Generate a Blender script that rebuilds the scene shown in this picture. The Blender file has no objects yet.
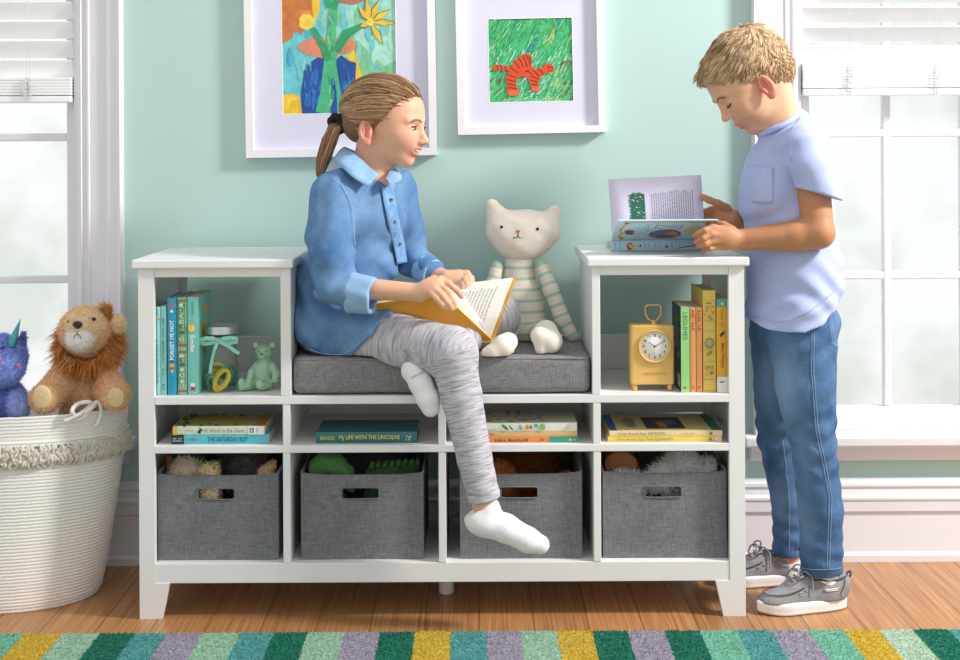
import bpy, bmesh, math, random
import numpy as np
from mathutils import Vector, Matrix, Euler
PI = math.pi
SC = bpy.context.scene
COL = SC.collection
random.seed(7)
RNG = np.random.default_rng(11)

# ---------------------------------------------------------------- camera model (from measurements of the photo)
FOC, CX, CY, CAMD, CAMZ, ROLL = 1372.0, 477.0, 148.0, 3.33, 1.14, 0.005

def P(px, py, Y):
 """world point at depth Y that is seen at photo pixel (px, py)"""
 dx, dy = px - CX, py - CY
 u, v = dx - ROLL * dy, dy + ROLL * dx
 d = Y + CAMD
 return Vector((u * d / FOC, Y, CAMZ - v * d / FOC))

def S(Y):
 return FOC / (Y + CAMD)

def cam():
 c = bpy.data.cameras.new('camera')
 c.sensor_fit = 'HORIZONTAL'
 c.sensor_width = 36.0
 c.lens = FOC * 36.0 / 960.0
 c.shift_x = (480.0 - CX) / 960.0
 c.shift_y = (CY - 330.0) / 960.0
 c.clip_start = 0.05
 o = bpy.data.objects.new('camera', c)
 COL.objects.link(o)
 o.matrix_world = Matrix.Translation((0, -CAMD, CAMZ)) @ Matrix.Rotation(PI / 2, 4, 'X') @ Matrix.Rotation(-ROLL, 4, 'Z')
 SC.camera = o
 return o

# ---------------------------------------------------------------- colours and materials
def lin(h):
 if isinstance(h, str):
  h = h.lstrip('#')
  h = tuple(int(h[i:i + 2], 16) / 255.0 for i in (0, 2, 4))
 return tuple((c / 12.92 if c <= 0.04045 else ((c + 0.055) / 1.055) ** 2.4) for c in h[:3])

def lin4(h):
 return (*lin(h), 1.0)

MATS = {}

def new_mat(name):
 m = bpy.data.materials.new(name)
 m.use_nodes = True
 nt = m.node_tree
 b = nt.nodes['Principled BSDF']
 return m, nt, b

def N(nt, kind, **kw):
 n = nt.nodes.new(kind)
 for k, v in kw.items():
  if k.startswith('i_'):
   key = k[2:]
   key = int(key) if key.isdigit() else key
   n.inputs[key].default_value = v
  else:
   setattr(n, k, v)
 return n

def mat(name, col, rough=0.5, var=0.06, scale=30.0, bump=0.0, bscale=200.0, metallic=0.0, spec=0.5, sheen=0.0,
  stretch=(1, 1, 1), sss=0.0, coat=0.0, attr=None, emis=0.0):
 """procedural surface: base colour varied by noise, with a fine bump"""
 key = name
 if key in MATS:
  return MATS[key]
 m, nt, b = new_mat(name)
 L = nt.links
 tc = N(nt, 'ShaderNodeTexCoord')
 mp = N(nt, 'ShaderNodeMapping')
 mp.inputs['Scale'].default_value = stretch
 L.new(tc.outputs['Object'], mp.inputs['Vector'])
 nz = N(nt, 'ShaderNodeTexNoise')
 nz.inputs['Scale'].default_value = scale
 nz.inputs['Detail'].default_value = 4.0
 L.new(mp.outputs[0], nz.inputs['Vector'])
 rgb = lin(col) if not isinstance(col, tuple) else col
 if attr:
  at = N(nt, 'ShaderNodeAttribute')
  at.attribute_name = attr
  src = at.outputs['Color']
 else:
  c = N(nt, 'ShaderNodeRGB')
  c.outputs[0].default_value = (*rgb, 1)
  src = c.outputs[0]
 mr = N(nt, 'ShaderNodeMapRange')
 mr.inputs['From Min'].default_value = 0.3
 mr.inputs['From Max'].default_value = 0.7
 mr.inputs['To Min'].default_value = 1 - var
 mr.inputs['To Max'].default_value = 1 + var
 L.new(nz.outputs['Fac'], mr.inputs['Value'])
 mx = N(nt, 'ShaderNodeVectorMath', operation='SCALE')
 L.new(src, mx.inputs[0])
 L.new(mr.outputs[0], mx.inputs['Scale'])
 L.new(mx.outputs[0], b.inputs['Base Color'])
 b.inputs['Roughness'].default_value = rough
 b.inputs['Metallic'].default_value = metallic
 b.inputs['Specular IOR Level'].default_value = spec
 if sheen:
  b.inputs['Sheen Weight'].default_value = sheen
  b.inputs['Sheen Roughness'].default_value = 0.6
 if sss:
  b.inputs['Subsurface Weight'].default_value = sss
  b.inputs['Subsurface Radius'].default_value = (0.012, 0.004, 0.002)
  b.inputs['Subsurface Scale'].default_value = 1.0
 if coat:
  b.inputs['Coat Weight'].default_value = coat
  b.inputs['Coat Roughness'].default_value = 0.1
 if bump:
  n2 = N(nt, 'ShaderNodeTexNoise')
  n2.inputs['Scale'].default_value = bscale
  n2.inputs['Detail'].default_value = 3.0
  L.new(mp.outputs[0], n2.inputs['Vector'])
  bp = N(nt, 'ShaderNodeBump')
  bp.inputs['Strength'].default_value = bump
  bp.inputs['Distance'].default_value = 0.004
  L.new(n2.outputs['Fac'], bp.inputs['Height'])
  L.new(bp.outputs[0], b.inputs['Normal'])
 MATS[key] = m
 return m

def fluffy(m, w=0.45):
 """thin yarn and fur let light through: part translucent"""
 nt = m.node_tree
 b = nt.nodes['Principled BSDF']; out = [n for n in nt.nodes if n.type == 'OUTPUT_MATERIAL'][0]
 tr = N(nt, 'ShaderNodeBsdfTranslucent'); mx = N(nt, 'ShaderNodeMixShader'); mx.inputs[0].default_value = w
 src = b.inputs['Base Color'].links[0].from_socket
 nt.links.new(src, tr.inputs['Color']); nt.links.new(b.outputs[0], mx.inputs[1]); nt.links.new(tr.outputs[0], mx.inputs[2]); nt.links.new(mx.outputs[0], out.inputs['Surface'])
 return m

def weave_mat(name, c1, c2, sx=260.0, sz=260.0, contrast=1.0, bump=0.25, rough=0.9, coarse=7.0):
 """heathered woven cloth: two crossed stretched noises"""
 if name in MATS:
  return MATS[name]
 m, nt, b = new_mat(name)
 L = nt.links
 tc = N(nt, 'ShaderNodeTexCoord')
 outs = []
 for st in ((sx * 0.12, sx * 0.12, sz), (sx, sx, sz * 0.12)):
  mp = N(nt, 'ShaderNodeMapping')
  mp.inputs['Scale'].default_value = st
  L.new(tc.outputs['Object'], mp.inputs['Vector'])
  nz = N(nt, 'ShaderNodeTexNoise')
  nz.inputs['Scale'].default_value = 1.0
  nz.inputs['Detail'].default_value = 3.0
  L.new(mp.outputs[0], nz.inputs['Vector'])
  outs.append(nz.outputs['Fac'])
 ad = N(nt, 'ShaderNodeMath', operation='ADD')
 L.new(outs[0], ad.inputs[0]); L.new(outs[1], ad.inputs[1])
 n3 = N(nt, 'ShaderNodeTexNoise')
 n3.inputs['Scale'].default_value = coarse
 L.new(tc.outputs['Object'], n3.inputs['Vector'])
 ad2 = N(nt, 'ShaderNodeMath', operation='MULTIPLY_ADD')
 L.new(n3.outputs['Fac'], ad2.inputs[0]); ad2.inputs[1].default_value = 0.25
 L.new(ad.outputs[0], ad2.inputs[2])
 mr = N(nt, 'ShaderNodeMapRange')
 mr.inputs['From Min'].default_value = 1.125 - 0.28 / contrast
 mr.inputs['From Max'].default_value = 1.125 + 0.28 / contrast
 L.new(ad2.outputs[0], mr.inputs['Value'])
 mx = N(nt, 'ShaderNodeMix', data_type='RGBA')
 mx.inputs[6].default_value = lin4(c1)
 mx.inputs[7].default_value = lin4(c2)
 L.new(mr.outputs[0], mx.inputs[0])
 L.new(mx.outputs[2], b.inputs['Base Color'])
 b.inputs['Roughness'].default_value = rough
 b.inputs['Specular IOR Level'].default_value = 0.2
 bp = N(nt, 'ShaderNodeBump')
 bp.inputs['Strength'].default_value = bump
 bp.inputs['Distance'].default_value = 0.002
 L.new(ad.outputs[0], bp.inputs['Height'])
 L.new(bp.outputs[0], b.inputs['Normal'])
 MATS[name] = m
 return m

# ---------------------------------------------------------------- objects
def tag(o, label=None, cat=None, group=None, kind=None):
 if label: o['label'] = label
 if cat: o['category'] = cat
 if group: o['group'] = group
 if kind: o['kind'] = kind
 return o

def empty(name, loc=(0, 0, 0), label=None, cat=None, group=None, kind=None, rot=(0, 0, 0)):
 o = bpy.data.objects.new(name, None)
 COL.objects.link(o)
 o.location = loc
 o.rotation_euler = rot
 o.empty_display_size = 0.05
 return tag(o, label, cat, group, kind)

def link(name, me, mats, parent=None, world=False):
 """link a mesh; world=True: vertices are given in world space, make them local to the parent"""
 o = bpy.data.objects.new(name, me)
 COL.objects.link(o)
 if not isinstance(mats, (list, tuple)):
  mats = [mats]
 for m in mats:
  me.materials.append(m)
 if parent is not None:
  o.parent = parent
  if world:
   W = Matrix.Identity(4)
   chain = []
   q = parent
   while q is not None:
    chain.append(q); q = q.parent
   for q in reversed(chain):
    W = W @ q.matrix_parent_inverse @ Matrix.LocRotScale(q.location, q.rotation_euler, q.scale)
   me.transform(W.inverted())
 return o

def np_mesh(name, V, F, smooth=True, cols=None, flow=None, fmat=None):
 """mesh from numpy arrays; F (n,4) or (n,3) or list of arrays"""
 me = bpy.data.meshes.new(name)
 V = np.asarray(V, dtype=np.float32)
 Fs = F if isinstance(F, list) else [F]
 Fs = [np.asarray(f, dtype=np.int32) for f in Fs if len(f)]
 me.vertices.add(len(V))
 me.vertices.foreach_set('co', V.ravel())
 loops = np.concatenate([f.ravel() for f in Fs])
 tot = np.concatenate([np.full(len(f), f.shape[1], dtype=np.int32) for f in Fs])
 st = np.concatenate([[0], np.cumsum(tot)[:-1]]).astype(np.int32)
 me.loops.add(len(loops))
 me.loops.foreach_set('vertex_index', loops)
 me.polygons.add(len(tot))
 me.polygons.foreach_set('loop_start', st)
 me.polygons.foreach_set('loop_total', tot)
 if fmat is not None:
  me.polygons.foreach_set('material_index', np.asarray(fmat, dtype=np.int32))
 me.update(calc_edges=True)
 me.polygons.foreach_set('use_smooth', np.full(len(tot), smooth))
 if cols is not None:
  a = me.color_attributes.new('Col', 'FLOAT_COLOR', 'POINT')
  c4 = np.ones((len(V), 4), dtype=np.float32)
  c4[:, :3] = cols
  a.data.foreach_set('color', c4.ravel())
 if flow is not None:
  a = me.attributes.new('Flow', 'FLOAT_VECTOR', 'POINT')
  a.data.foreach_set('vector', np.asarray(flow, dtype=np.float32).ravel())
 me.validate()
 return me

class MB:
 """collects shapes into one mesh"""
 def __init__(self):
  self.V, self.F, self.M, self.n = [], [], [], 0
  self.smooth = []

 def add(self, V, F, mi=0, smooth=False):
  V = [tuple(v) for v in V]
  self.V += V
  for f in F:
   self.F.append([i + self.n for i in f])
   self.M.append(mi)
   self.smooth.append(smooth)
  self.n += len(V)
  return self

 def bm(self, b, mi=0, smooth=False, mtx=None):
  b.verts.ensure_lookup_table()
  b.verts.index_update()
  V = [(mtx @ v.co) if mtx is not None else v.co for v in b.verts]
  self.add(V, [[v.index for v in f.verts] for f in b.faces], mi, smooth)
  b.free()
  return self

 def box(self, lo, hi, bev=0.0, seg=2, mi=0, mtx=None):
  b = bmesh.new()
  bmesh.ops.create_cube(b, size=1.0)
  s = [max(1e-5, hi[i] - lo[i]) for i in range(3)]
  for v in b.verts:
   for i in range(3):
    v.co[i] = (v.co[i]) * s[i] + (lo[i] + hi[i]) / 2
  if bev > 0:
   bmesh.ops.bevel(b, geom=b.edges[:], offset=min(bev, min(s) * 0.45), segments=seg, profile=0.5, affect='EDGES', clamp_overlap=True)
  return self.bm(b, mi, False, mtx)

 def prism(self, pts, axis, a, b_, bev=0.0, mi=0):
  """polygon pts (2D) extruded along axis 'x','y','z' from a to b_"""
  def mk(p, t):
   return {'x': (t, p[0], p[1]), 'y': (p[0], t, p[1]), 'z': (p[0], p[1], t)}[axis]
  b = bmesh.new()
  v0 = [b.verts.new(mk(p, a)) for p in pts]
  v1 = [b.verts.new(mk(p, b_)) for p in pts]
  b.faces.new(v0)
  b.faces.new(v1[::-1])
  n = len(pts)
  for i in range(n):
   b.faces.new((v0[i], v1[i], v1[(i + 1) % n], v0[(i + 1) % n]))
  bmesh.ops.recalc_face_normals(b, faces=b.faces[:])
  if bev > 0:
   bmesh.ops.bevel(b, geom=b.edges[:], offset=bev, segments=2, profile=0.5, affect='EDGES', clamp_overlap=True)
  return self.bm(b, mi)

 def lathe(self, prof, c=(0, 0, 0), seg=32, mi=0, sx=1.0, sy=1.0, smooth=True, mtx=None):
  """profile [(r,z)...] turned about the vertical through c"""
  V, F = [], []
  n = len(prof)
  for r, z in prof:
   for k in range(seg):
    a = 2 * PI * k / seg
    V.append(Vector((c[0] + r * sx * math.cos(a), c[1] + r * sy * math.sin(a), c[2] + z)))
  for i in range(n - 1):
   for k in range(seg):
    k2 = (k + 1) % seg
    F.append([i * seg + k, i * seg + k2, (i + 1) * seg + k2, (i + 1) * seg + k])
  if prof[0][0] > 1e-6:
   F.append([k for k in range(seg)][::-1])
  if prof[-1][0] > 1e-6:
   F.append([(n - 1) * seg + k for k in range(seg)])
  if mtx is not None:
   V = [mtx @ v for v in V]
  return self.add(V, F, mi, smooth)

 def tube(self, pts, r, seg=8, mi=0, closed=False, smooth=True, flat=None):
  """tube through pts; r a number or a list; flat: scale of the second cross axis"""
  pts = [Vector(p) for p in pts]
  n = len(pts)
  rs = r if isinstance(r, (list, tuple)) else [r] * n
  V, F = [], []
  prev = None
  for i, p in enumerate(pts):
   a = pts[(i - 1) % n] if (i > 0 or closed) else p
   c = pts[(i + 1) % n] if (i < n - 1 or closed) else p
   t = (c - a)
   t = t.normalized() if t.length > 1e-9 else Vector((0, 0, 1))
   if prev is None:
    ref = Vector((0, 0, 1)) if abs(t.z) < 0.9 else Vector((1, 0, 0))
    nx = t.cross(ref).normalized()
   else:
    nx = (prev - t * prev.dot(t))
    nx = nx.normalized() if nx.length > 1e-9 else t.orthogonal().normalized()
   prev = nx
   ny = t.cross(nx)
   for k in range(seg):
    ang = 2 * PI * k / seg
    V.append(p + nx * (math.cos(ang) * rs[i]) + ny * (math.sin(ang) * rs[i] * (flat or 1.0)))
  m = n if closed else n - 1
  for i in range(m):
   i2 = (i + 1) % n
   for k in range(seg):
    k2 = (k + 1) % seg
    F.append([i * seg + k, i * seg + k2, i2 * seg + k2, i2 * seg + k])
  if not closed:
   F.append([k for k in range(seg)][::-1])
   F.append([(n - 1) * seg + k for k in range(seg)])
  return self.add(V, F, mi, smooth)

 def sphere(self, c, r, seg=16, rings=10, mi=0, mtx=None):
  if not isinstance(r, (tuple, list)):
   r = (r, r, r)
  V, F = [], []
  for i in range(rings + 1):
   th = PI * i / rings
   for k in range(seg):
    a = 2 * PI * k / seg
    v = Vector((r[0] * math.sin(th) * math.cos(a), r[1] * math.sin(th) * math.sin(a), r[2] * math.cos(th)))
    if mtx is not None:
     v = mtx @ v
    V.append(v + Vector(c))
  for i in range(rings):
   for k in range(seg):
    k2 = (k + 1) % seg
    F.append([i * seg + k, (i + 1) * seg + k, (i + 1) * seg + k2, i * seg + k2])
  return self.add(V, F, mi, True)

 def poly(self, pts, mi=0):
  return self.add(pts, [list(range(len(pts)))], mi)

 def build(self, name, mats, parent=None, world=False, smooth=None):
  me = bpy.data.meshes.new(name)
  me.from_pydata(self.V, [], self.F)
  me.polygons.foreach_set('material_index', np.array(self.M, dtype=np.int32))
  sm = np.array(self.smooth if smooth is None else [smooth] * len(self.F), dtype=bool)
  me.polygons.foreach_set('use_smooth', sm)
  b = bmesh.new(); b.from_mesh(me)
  bmesh.ops.remove_doubles(b, verts=b.verts[:], dist=1e-6)
  bmesh.ops.recalc_face_normals(b, faces=b.faces[:])
  b.to_mesh(me); b.free()
  me.update()
  return link(name, me, mats, parent, world)

def frame_ring(W, H, w, y0, y1, ox=0, oz=0, bev=0.0):
 """rectangular ring in XZ: outer W x H, border w (number or (l,r,b,t)), from y0 to y1"""
 m = MB()
 l, r, b, t = w if isinstance(w, tuple) else (w, w, w, w)
 x0, x1, z0, z1 = ox - W / 2, ox + W / 2, oz - H / 2, oz + H / 2
 o = [(x0, z0), (x1, z0), (x1, z1), (x0, z1)]
 i = [(x0 + l, z0 + b), (x1 - r, z0 + b), (x1 - r, z1 - t), (x0 + l, z1 - t)]
 V = [(p[0], y0, p[1]) for p in o + i] + [(p[0], y1, p[1]) for p in o + i]
 F = []
 for k in range(4):
  k2 = (k + 1) % 4
  F += [[k, k2, 4 + k2, 4 + k], [8 + k, 12 + k, 12 + k2, 8 + k2], [k, 8 + k, 8 + k2, k2], [4 + k, 4 + k2, 12 + k2, 12 + k]]
 m.add(V, F)
 return m

# ---------------------------------------------------------------- lettering
_tcache = {}
def text_verts(s, bold=False):
 key = (s, bold)
 if key not in _tcache:
  cu = bpy.data.curves.new('lettering', 'FONT')
  cu.body = s
  cu.resolution_u = 3
  if bold:
   cu.offset = 0.02
  o = bpy.data.objects.new('lettering', cu)
  COL.objects.link(o)
  dg = bpy.context.evaluated_depsgraph_get()
  me = bpy.data.meshes.new_from_object(o.evaluated_get(dg))
  V = [v.co.copy() for v in me.vertices]
  F = [list(p.vertices) for p in me.polygons]
  bpy.data.objects.remove(o)
  bpy.data.curves.remove(cu)
  bpy.data.meshes.remove(me)
  _tcache[key] = (V, F)
 return _tcache[key]

def text(m, s, org, u, v, w, h, mi=0, lift=0.0004, bold=False):
 """adds lettering to MB m: box with lower left corner org, running along u (width w), height h along v"""
 V, F = text_verts(s, bold)
 xs = [p.x for p in V]; ys = [p.y for p in V]
 x0, x1, y0, y1 = min(xs), max(xs), min(ys), max(ys)
 u = Vector(u).normalized(); v = Vector(v).normalized(); n = u.cross(v)
 org = Vector(org)
 m.add([org + u * ((p.x - x0) / (x1 - x0) * w) + v * ((p.y - y0) / (y1 - y0) * h) + n * lift for p in V], F, mi)
 return m

def patch(m, pts2, org, u, v, mi=0, lift=0.0003):
 """flat painted shape given in (u,v) coordinates"""
 u = Vector(u).normalized(); v = Vector(v).normalized(); n = u.cross(v)
 org = Vector(org)
 m.add([org + u * p[0] + v * p[1] + n * lift for p in pts2], [list(range(len(pts2)))], mi)

def dashes(m, org, u, v, w, h, n, mi=0, lift=0.0003, seed=1):
 """illegible small print"""
 r = random.Random(seed)
 x = 0.0
 step = w / n
 for i in range(n):
  ww = step * r.uniform(0.45, 0.8)
  hh = h * r.uniform(0.6, 1.0)
  if r.random() > 0.12:
   patch(m, [(x, 0), (x + ww, 0), (x + ww, hh), (x, hh)], org, u, v, mi, lift)
  x += step

def circ(cx, cy, rx, ry=None, n=20, rot=0.0):
 ry = ry or rx
 out = []
 for k in range(n):
  a = 2 * PI * k / n
  x, y = rx * math.cos(a), ry * math.sin(a)
  out.append((cx + x * math.cos(rot) - y * math.sin(rot), cy + x * math.sin(rot) + y * math.cos(rot)))
 return out

def stroke(pts, w):
 """2D polyline as a list of quads-polygons (one polygon, outline)"""
 pts = [Vector(p) for p in pts]
 ws = w if isinstance(w, (list, tuple)) else [w] * len(pts)
 L, R = [], []
 for i, p in enumerate(pts):
  a = pts[max(0, i - 1)]; b = pts[min(len(pts) - 1, i + 1)]
  t = (b - a).normalized()
  n = Vector((-t.y, t.x))
  L.append(p + n * ws[i] / 2); R.append(p - n * ws[i] / 2)
 return L, R

def add_stroke(m, pts, w, org, u, v, mi=0, lift=0.0004):
 L, R = stroke(pts, w)
 for i in range(len(L) - 1):
  patch(m, [R[i], R[i + 1], L[i + 1], L[i]], org, u, v, mi, lift)

def copy_tree(o, parent=None):
 c = o.copy()
 COL.objects.link(c)
 if parent is not None:
  c.parent = parent
 for ch in list(o.children):
  copy_tree(ch, c)
 return c
# ---------------------------------------------------------------- smooth solid modelling (signed distances on a grid, meshed by surface nets)
def _v(a):
 return np.array([a[0], a[1], a[2]], dtype=np.float64)

def rot_m(f, u):
 """3x3 rows: local x (forward f), y, z (up u)"""
 f = Vector(f).normalized(); u = Vector(u)
 u = (u - f * u.dot(f)).normalized()
 l = u.cross(f)
 return np.array([f, l, u], dtype=np.float64)

class Prim:
 def __init__(self, fn, lo, hi, col=None, k=0.01, op='u'):
  self.fn, self.lo, self.hi, self.col, self.k, self.op = fn, np.array(lo), np.array(hi), col, k, op

def cone(a, b, r1, r2, R=None, sc=None):
 """capsule with two radii; R, sc: space squeezed along local axes (flattened limbs)"""
 a, b = _v(a), _v(b)
 if sc is not None:
  scv = np.array(sc, dtype=np.float64)
  A, B = (R @ a) / scv, (R @ b) / scv
  smin = scv.min()
 else:
  A, B = a, b
 ab = B - A
 L2 = max(float(ab @ ab), 1e-12)

 def fn(X, Y, Z):
  if sc is not None:
   X, Y, Z = ((R[i, 0] * X + R[i, 1] * Y + R[i, 2] * Z) / scv[i] for i in range(3))
  px, py, pz = X - A[0], Y - A[1], Z - A[2]
  t = np.clip((px * ab[0] + py * ab[1] + pz * ab[2]) / L2, 0, 1)
  d = np.sqrt((px - t * ab[0]) ** 2 + (py - t * ab[1]) ** 2 + (pz - t * ab[2]) ** 2) - (r1 + (r2 - r1) * t)
  return d * smin if sc is not None else d
 rm = max(r1, r2) * (max(sc) if sc is not None else 1)
 return fn, np.minimum(a, b) - rm, np.maximum(a, b) + rm

def ell(c, r, R=None):
 c = _v(c); r = np.array(r if hasattr(r, '__len__') else (r, r, r), dtype=np.float64)
 Rm = np.eye(3) if R is None else R

 def fn(X, Y, Z):
  px, py, pz = X - c[0], Y - c[1], Z - c[2]
  q = [Rm[i, 0] * px + Rm[i, 1] * py + Rm[i, 2] * pz for i in range(3)]
  k0 = np.sqrt(sum((q[i] / r[i]) ** 2 for i in range(3)))
  k1 = np.sqrt(sum((q[i] / r[i] ** 2) ** 2 for i in range(3)))
  return k0 * (k0 - 1.0) / np.maximum(k1, 1e-9)
 e = np.sqrt(((Rm.T * r) ** 2).sum(axis=1))
 return fn, c - e, c + e

def rbox(c, h, rad, R=None):
 c = _v(c); h = np.array(h, dtype=np.float64) - rad
 Rm = np.eye(3) if R is None else R

 def fn(X, Y, Z):
  px, py, pz = X - c[0], Y - c[1], Z - c[2]
  q = [np.abs(Rm[i, 0] * px + Rm[i, 1] * py + Rm[i, 2] * pz) - h[i] for i in range(3)]
  return np.sqrt(sum(np.maximum(a, 0) ** 2 for a in q)) + np.minimum(np.maximum(np.maximum(q[0], q[1]), q[2]), 0) - rad
 e = np.sqrt(((Rm.T * (h + rad)) ** 2).sum(axis=1)) + 0.0
 e = np.abs(Rm.T) @ (h + rad)
 return fn, c - e, c + e

def half(p, n):
 """half space on the side n points to is kept out (use with op 'c' = cut away the side n points to)"""
 p = _v(p); n = _v(n); n = n / np.linalg.norm(n)

 def fn(X, Y, Z):
  return -((X - p[0]) * n[0] + (Y - p[1]) * n[1] + (Z - p[2]) * n[2])
 return fn, np.full(3, -9.0), np.full(3, 9.0)

class Solid:
 def __init__(self, h=0.003):
  self.h = h
  self.prims = []

 def u(self, shape, k=0.012, col=None):
  self.prims.append(Prim(*shape, col=col, k=k, op='u')); return self

 def sub(self, shape, k=0.006, col=None):
  self.prims.append(Prim(*shape, col=col, k=k, op='s')); return self

 def paint(self, shape, col):
  self.prims.append(Prim(*shape, col=col, op='p')); return self

 def chain(self, pts, rs, k=0.012, col=None):
  for i in range(len(pts) - 1):
   self.u(cone(pts[i], pts[i + 1], rs[i], rs[i + 1]), k if i == 0 else min(k, 0.008), col)
  return self

 def disp(self, fn, lo=None, hi=None):
  """distance changed by fn(X,Y,Z) (folds, dimples)"""
  self.prims.append(Prim(fn, lo if lo is not None else np.full(3, -9.0), hi if hi is not None else np.full(3, 9.0), op='d')); return self

 def mesh(self, base=(0.8, 0.8, 0.8), blend=0.004, want_cols=True):
  h = self.h
  us = [p for p in self.prims if p.op == 'u']
  lo = np.min([p.lo for p in us], axis=0) - 0.012
  hi = np.max([p.hi for p in us], axis=0) + 0.012
  n = np.ceil((hi - lo) / h).astype(int) + 1
  ax = [(lo[i] + h * np.arange(n[i])).astype(np.float32) for i in range(3)]
  D = np.full(n, 0.03, dtype=np.float32)
  for p in self.prims:
   if p.op == 'p':
    continue
   pad = 0.028 if p.op in 'us' else 0.0
   i0 = np.clip(np.floor((p.lo - pad - lo) / h).astype(int), 0, n)
   i1 = np.clip(np.ceil((p.hi + pad - lo) / h).astype(int) + 1, 0, n)
   if (i1 <= i0).any():
    continue
   sl = tuple(slice(i0[i], i1[i]) for i in range(3))
   X = ax[0][sl[0]][:, None, None]; Y = ax[1][sl[1]][None, :, None]; Z = ax[2][sl[2]][None, None, :]
   if p.op == 'd':
    D[sl] += p.fn(X, Y, Z).astype(np.float32)
    continue
   d = p.fn(X, Y, Z).astype(np.float32)
   a = D[sl]
   k = max(p.k, 1e-5)
   if p.op == 'u':
    hh = np.maximum(k - np.abs(a - d), 0) / k
    D[sl] = np.minimum(a, d) - hh * hh * k * 0.25
   else:
    d = -d
    hh = np.maximum(k - np.abs(a - d), 0) / k
    D[sl] = np.maximum(a, d) + hh * hh * k * 0.25
  V, Q = surface_nets(D, lo, h)
  cols = None
  if want_cols:
   cols = self.colours(V, base, blend)
  return V, Q, cols

 def colours(self, V, base, blend):
  W = np.zeros(len(V)); C = np.zeros((len(V), 3))
  x, y, z = V[:, 0], V[:, 1], V[:, 2]
  for p in self.prims:
   if p.op != 'u':
    continue
   c = np.array(lin(p.col) if isinstance(p.col, str) else (p.col or base))
   m = np.all((V > p.lo - 0.02) & (V < p.hi + 0.02), axis=1)
   if not m.any():
    continue
   d = p.fn(x[m], y[m], z[m])
   w = np.exp(-np.clip(d, -0.004, 0.05) / blend)
   W[m] += w
   C[m] += w[:, None] * c
  C = np.where(W[:, None] > 1e-9, C / np.maximum(W, 1e-9)[:, None], np.array(base))
  for p in self.prims:
   if p.op == 'p':
    c = np.array(lin(p.col) if isinstance(p.col, str) else p.col)
    d = p.fn(x, y, z)
    w = np.clip(0.5 - d / blend, 0, 1)[:, None]
    C = C * (1 - w) + c * w
  return C

def surface_nets(D, lo, h):
 s = (D < 0)
 nx, ny, nz = D.shape
 c = np.zeros((nx - 1, ny - 1, nz - 1), dtype=np.uint8)
 for i in (0, 1):
  for j in (0, 1):
   for k in (0, 1):
    c += s[i:nx - 1 + i, j:ny - 1 + j, k:nz - 1 + k]
 act = np.flatnonzero((c > 0) & (c < 8))
 del c
 sh = (nx - 1, ny - 1, nz - 1)
 I, J, K = np.unravel_index(act, sh)
 corner = {}
 for i in (0, 1):
  for j in (0, 1):
   for k in (0, 1):
    corner[(i, j, k)] = D[I + i, J + j, K + k].astype(np.float64)
 acc = np.zeros((len(act), 3)); cnt = np.zeros(len(act))
 ks = list(corner)
 for a in ks:
  for b in ks:
   df = [b[t] - a[t] for t in range(3)]
   if sorted(df) != [0, 0, 1]:
    continue
   va, vb = corner[a], corner[b]
   m = (va < 0) != (vb < 0)
   t = np.where(m, va / np.where(m, va - vb, 1), 0)
   for q in range(3):
    acc[:, q] += np.where(m, a[q] + t * df[q], 0)
   cnt += m
 V = (np.stack([I, J, K], axis=1) + acc / cnt[:, None]) * h + np.asarray(lo)
 quads = []
 for axis in range(3):
  sl0 = [slice(1, -1)] * 3; sl1 = [slice(1, -1)] * 3
  sl0[axis] = slice(0, -1); sl1[axis] = slice(1, None)
  a = s[tuple(sl0)]; b = s[tuple(sl1)]
  diff = np.flatnonzero(a != b)
  if len(diff) == 0:
   continue
  ii = list(np.unravel_index(diff, a.shape))
  inside = a.ravel()[diff]
  o = [1, 1, 1]; o[axis] = 0
  ii = [ii[t] + o[t] for t in range(3)]
  u_, w_ = [(1, 2), (2, 0), (0, 1)][axis]
  cs = []
  for du, dw in ((-1, -1), (0, -1), (0, 0), (-1, 0)):
   q = [ii[0].copy(), ii[1].copy(), ii[2].copy()]
   q[u_] = q[u_] + du; q[w_] = q[w_] + dw
   cs.append(np.searchsorted(act, np.ravel_multi_index(q, sh)))
  Q = np.stack(cs, axis=1)
  Q[~inside] = Q[~inside][:, ::-1]
  quads.append(Q)
 return V, np.concatenate(quads)

def vnormals(V, Q):
 n = np.cross(V[Q[:, 2]] - V[Q[:, 0]], V[Q[:, 3 if Q.shape[1] > 3 else 1]] - V[Q[:, 1]]) if Q.shape[1] > 3 else np.cross(V[Q[:, 1]] - V[Q[:, 0]], V[Q[:, 2]] - V[Q[:, 0]])
 N_ = np.zeros_like(V)
 for i in range(Q.shape[1]):
  np.add.at(N_, Q[:, i], n)
 return N_ / np.maximum(np.linalg.norm(N_, axis=1, keepdims=True), 1e-12)

def vsmooth(V, Q, it=1, lam=0.5):
 for _ in range(it):
  A = np.zeros_like(V); c = np.zeros(len(V))
  for i in range(4):
   for j in (i - 1, (i + 1) % 4):
    np.add.at(A, Q[:, i], V[Q[:, j]])
    np.add.at(c, Q[:, i], 1)
  V = V * (1 - lam) + lam * A / c[:, None]
 return V

def build_solid(name, S_, mats, parent=None, base='#cccccc', blend=0.004, smooth=1, flow=None, want=False, post=None):
 b = lin(base) if isinstance(base, str) else base
 V, Q, C = S_.mesh(b, blend)
 if smooth:
  V = vsmooth(V, Q, smooth, 0.5)
 if post is not None:
  V = post(V)
 fl = flow(V) if flow is not None else None
 me = np_mesh(name, V, Q, True, C, fl)
 o = link(name, me, mats, parent, True)
 if want:
  return o, V, Q, C
 return o

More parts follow.
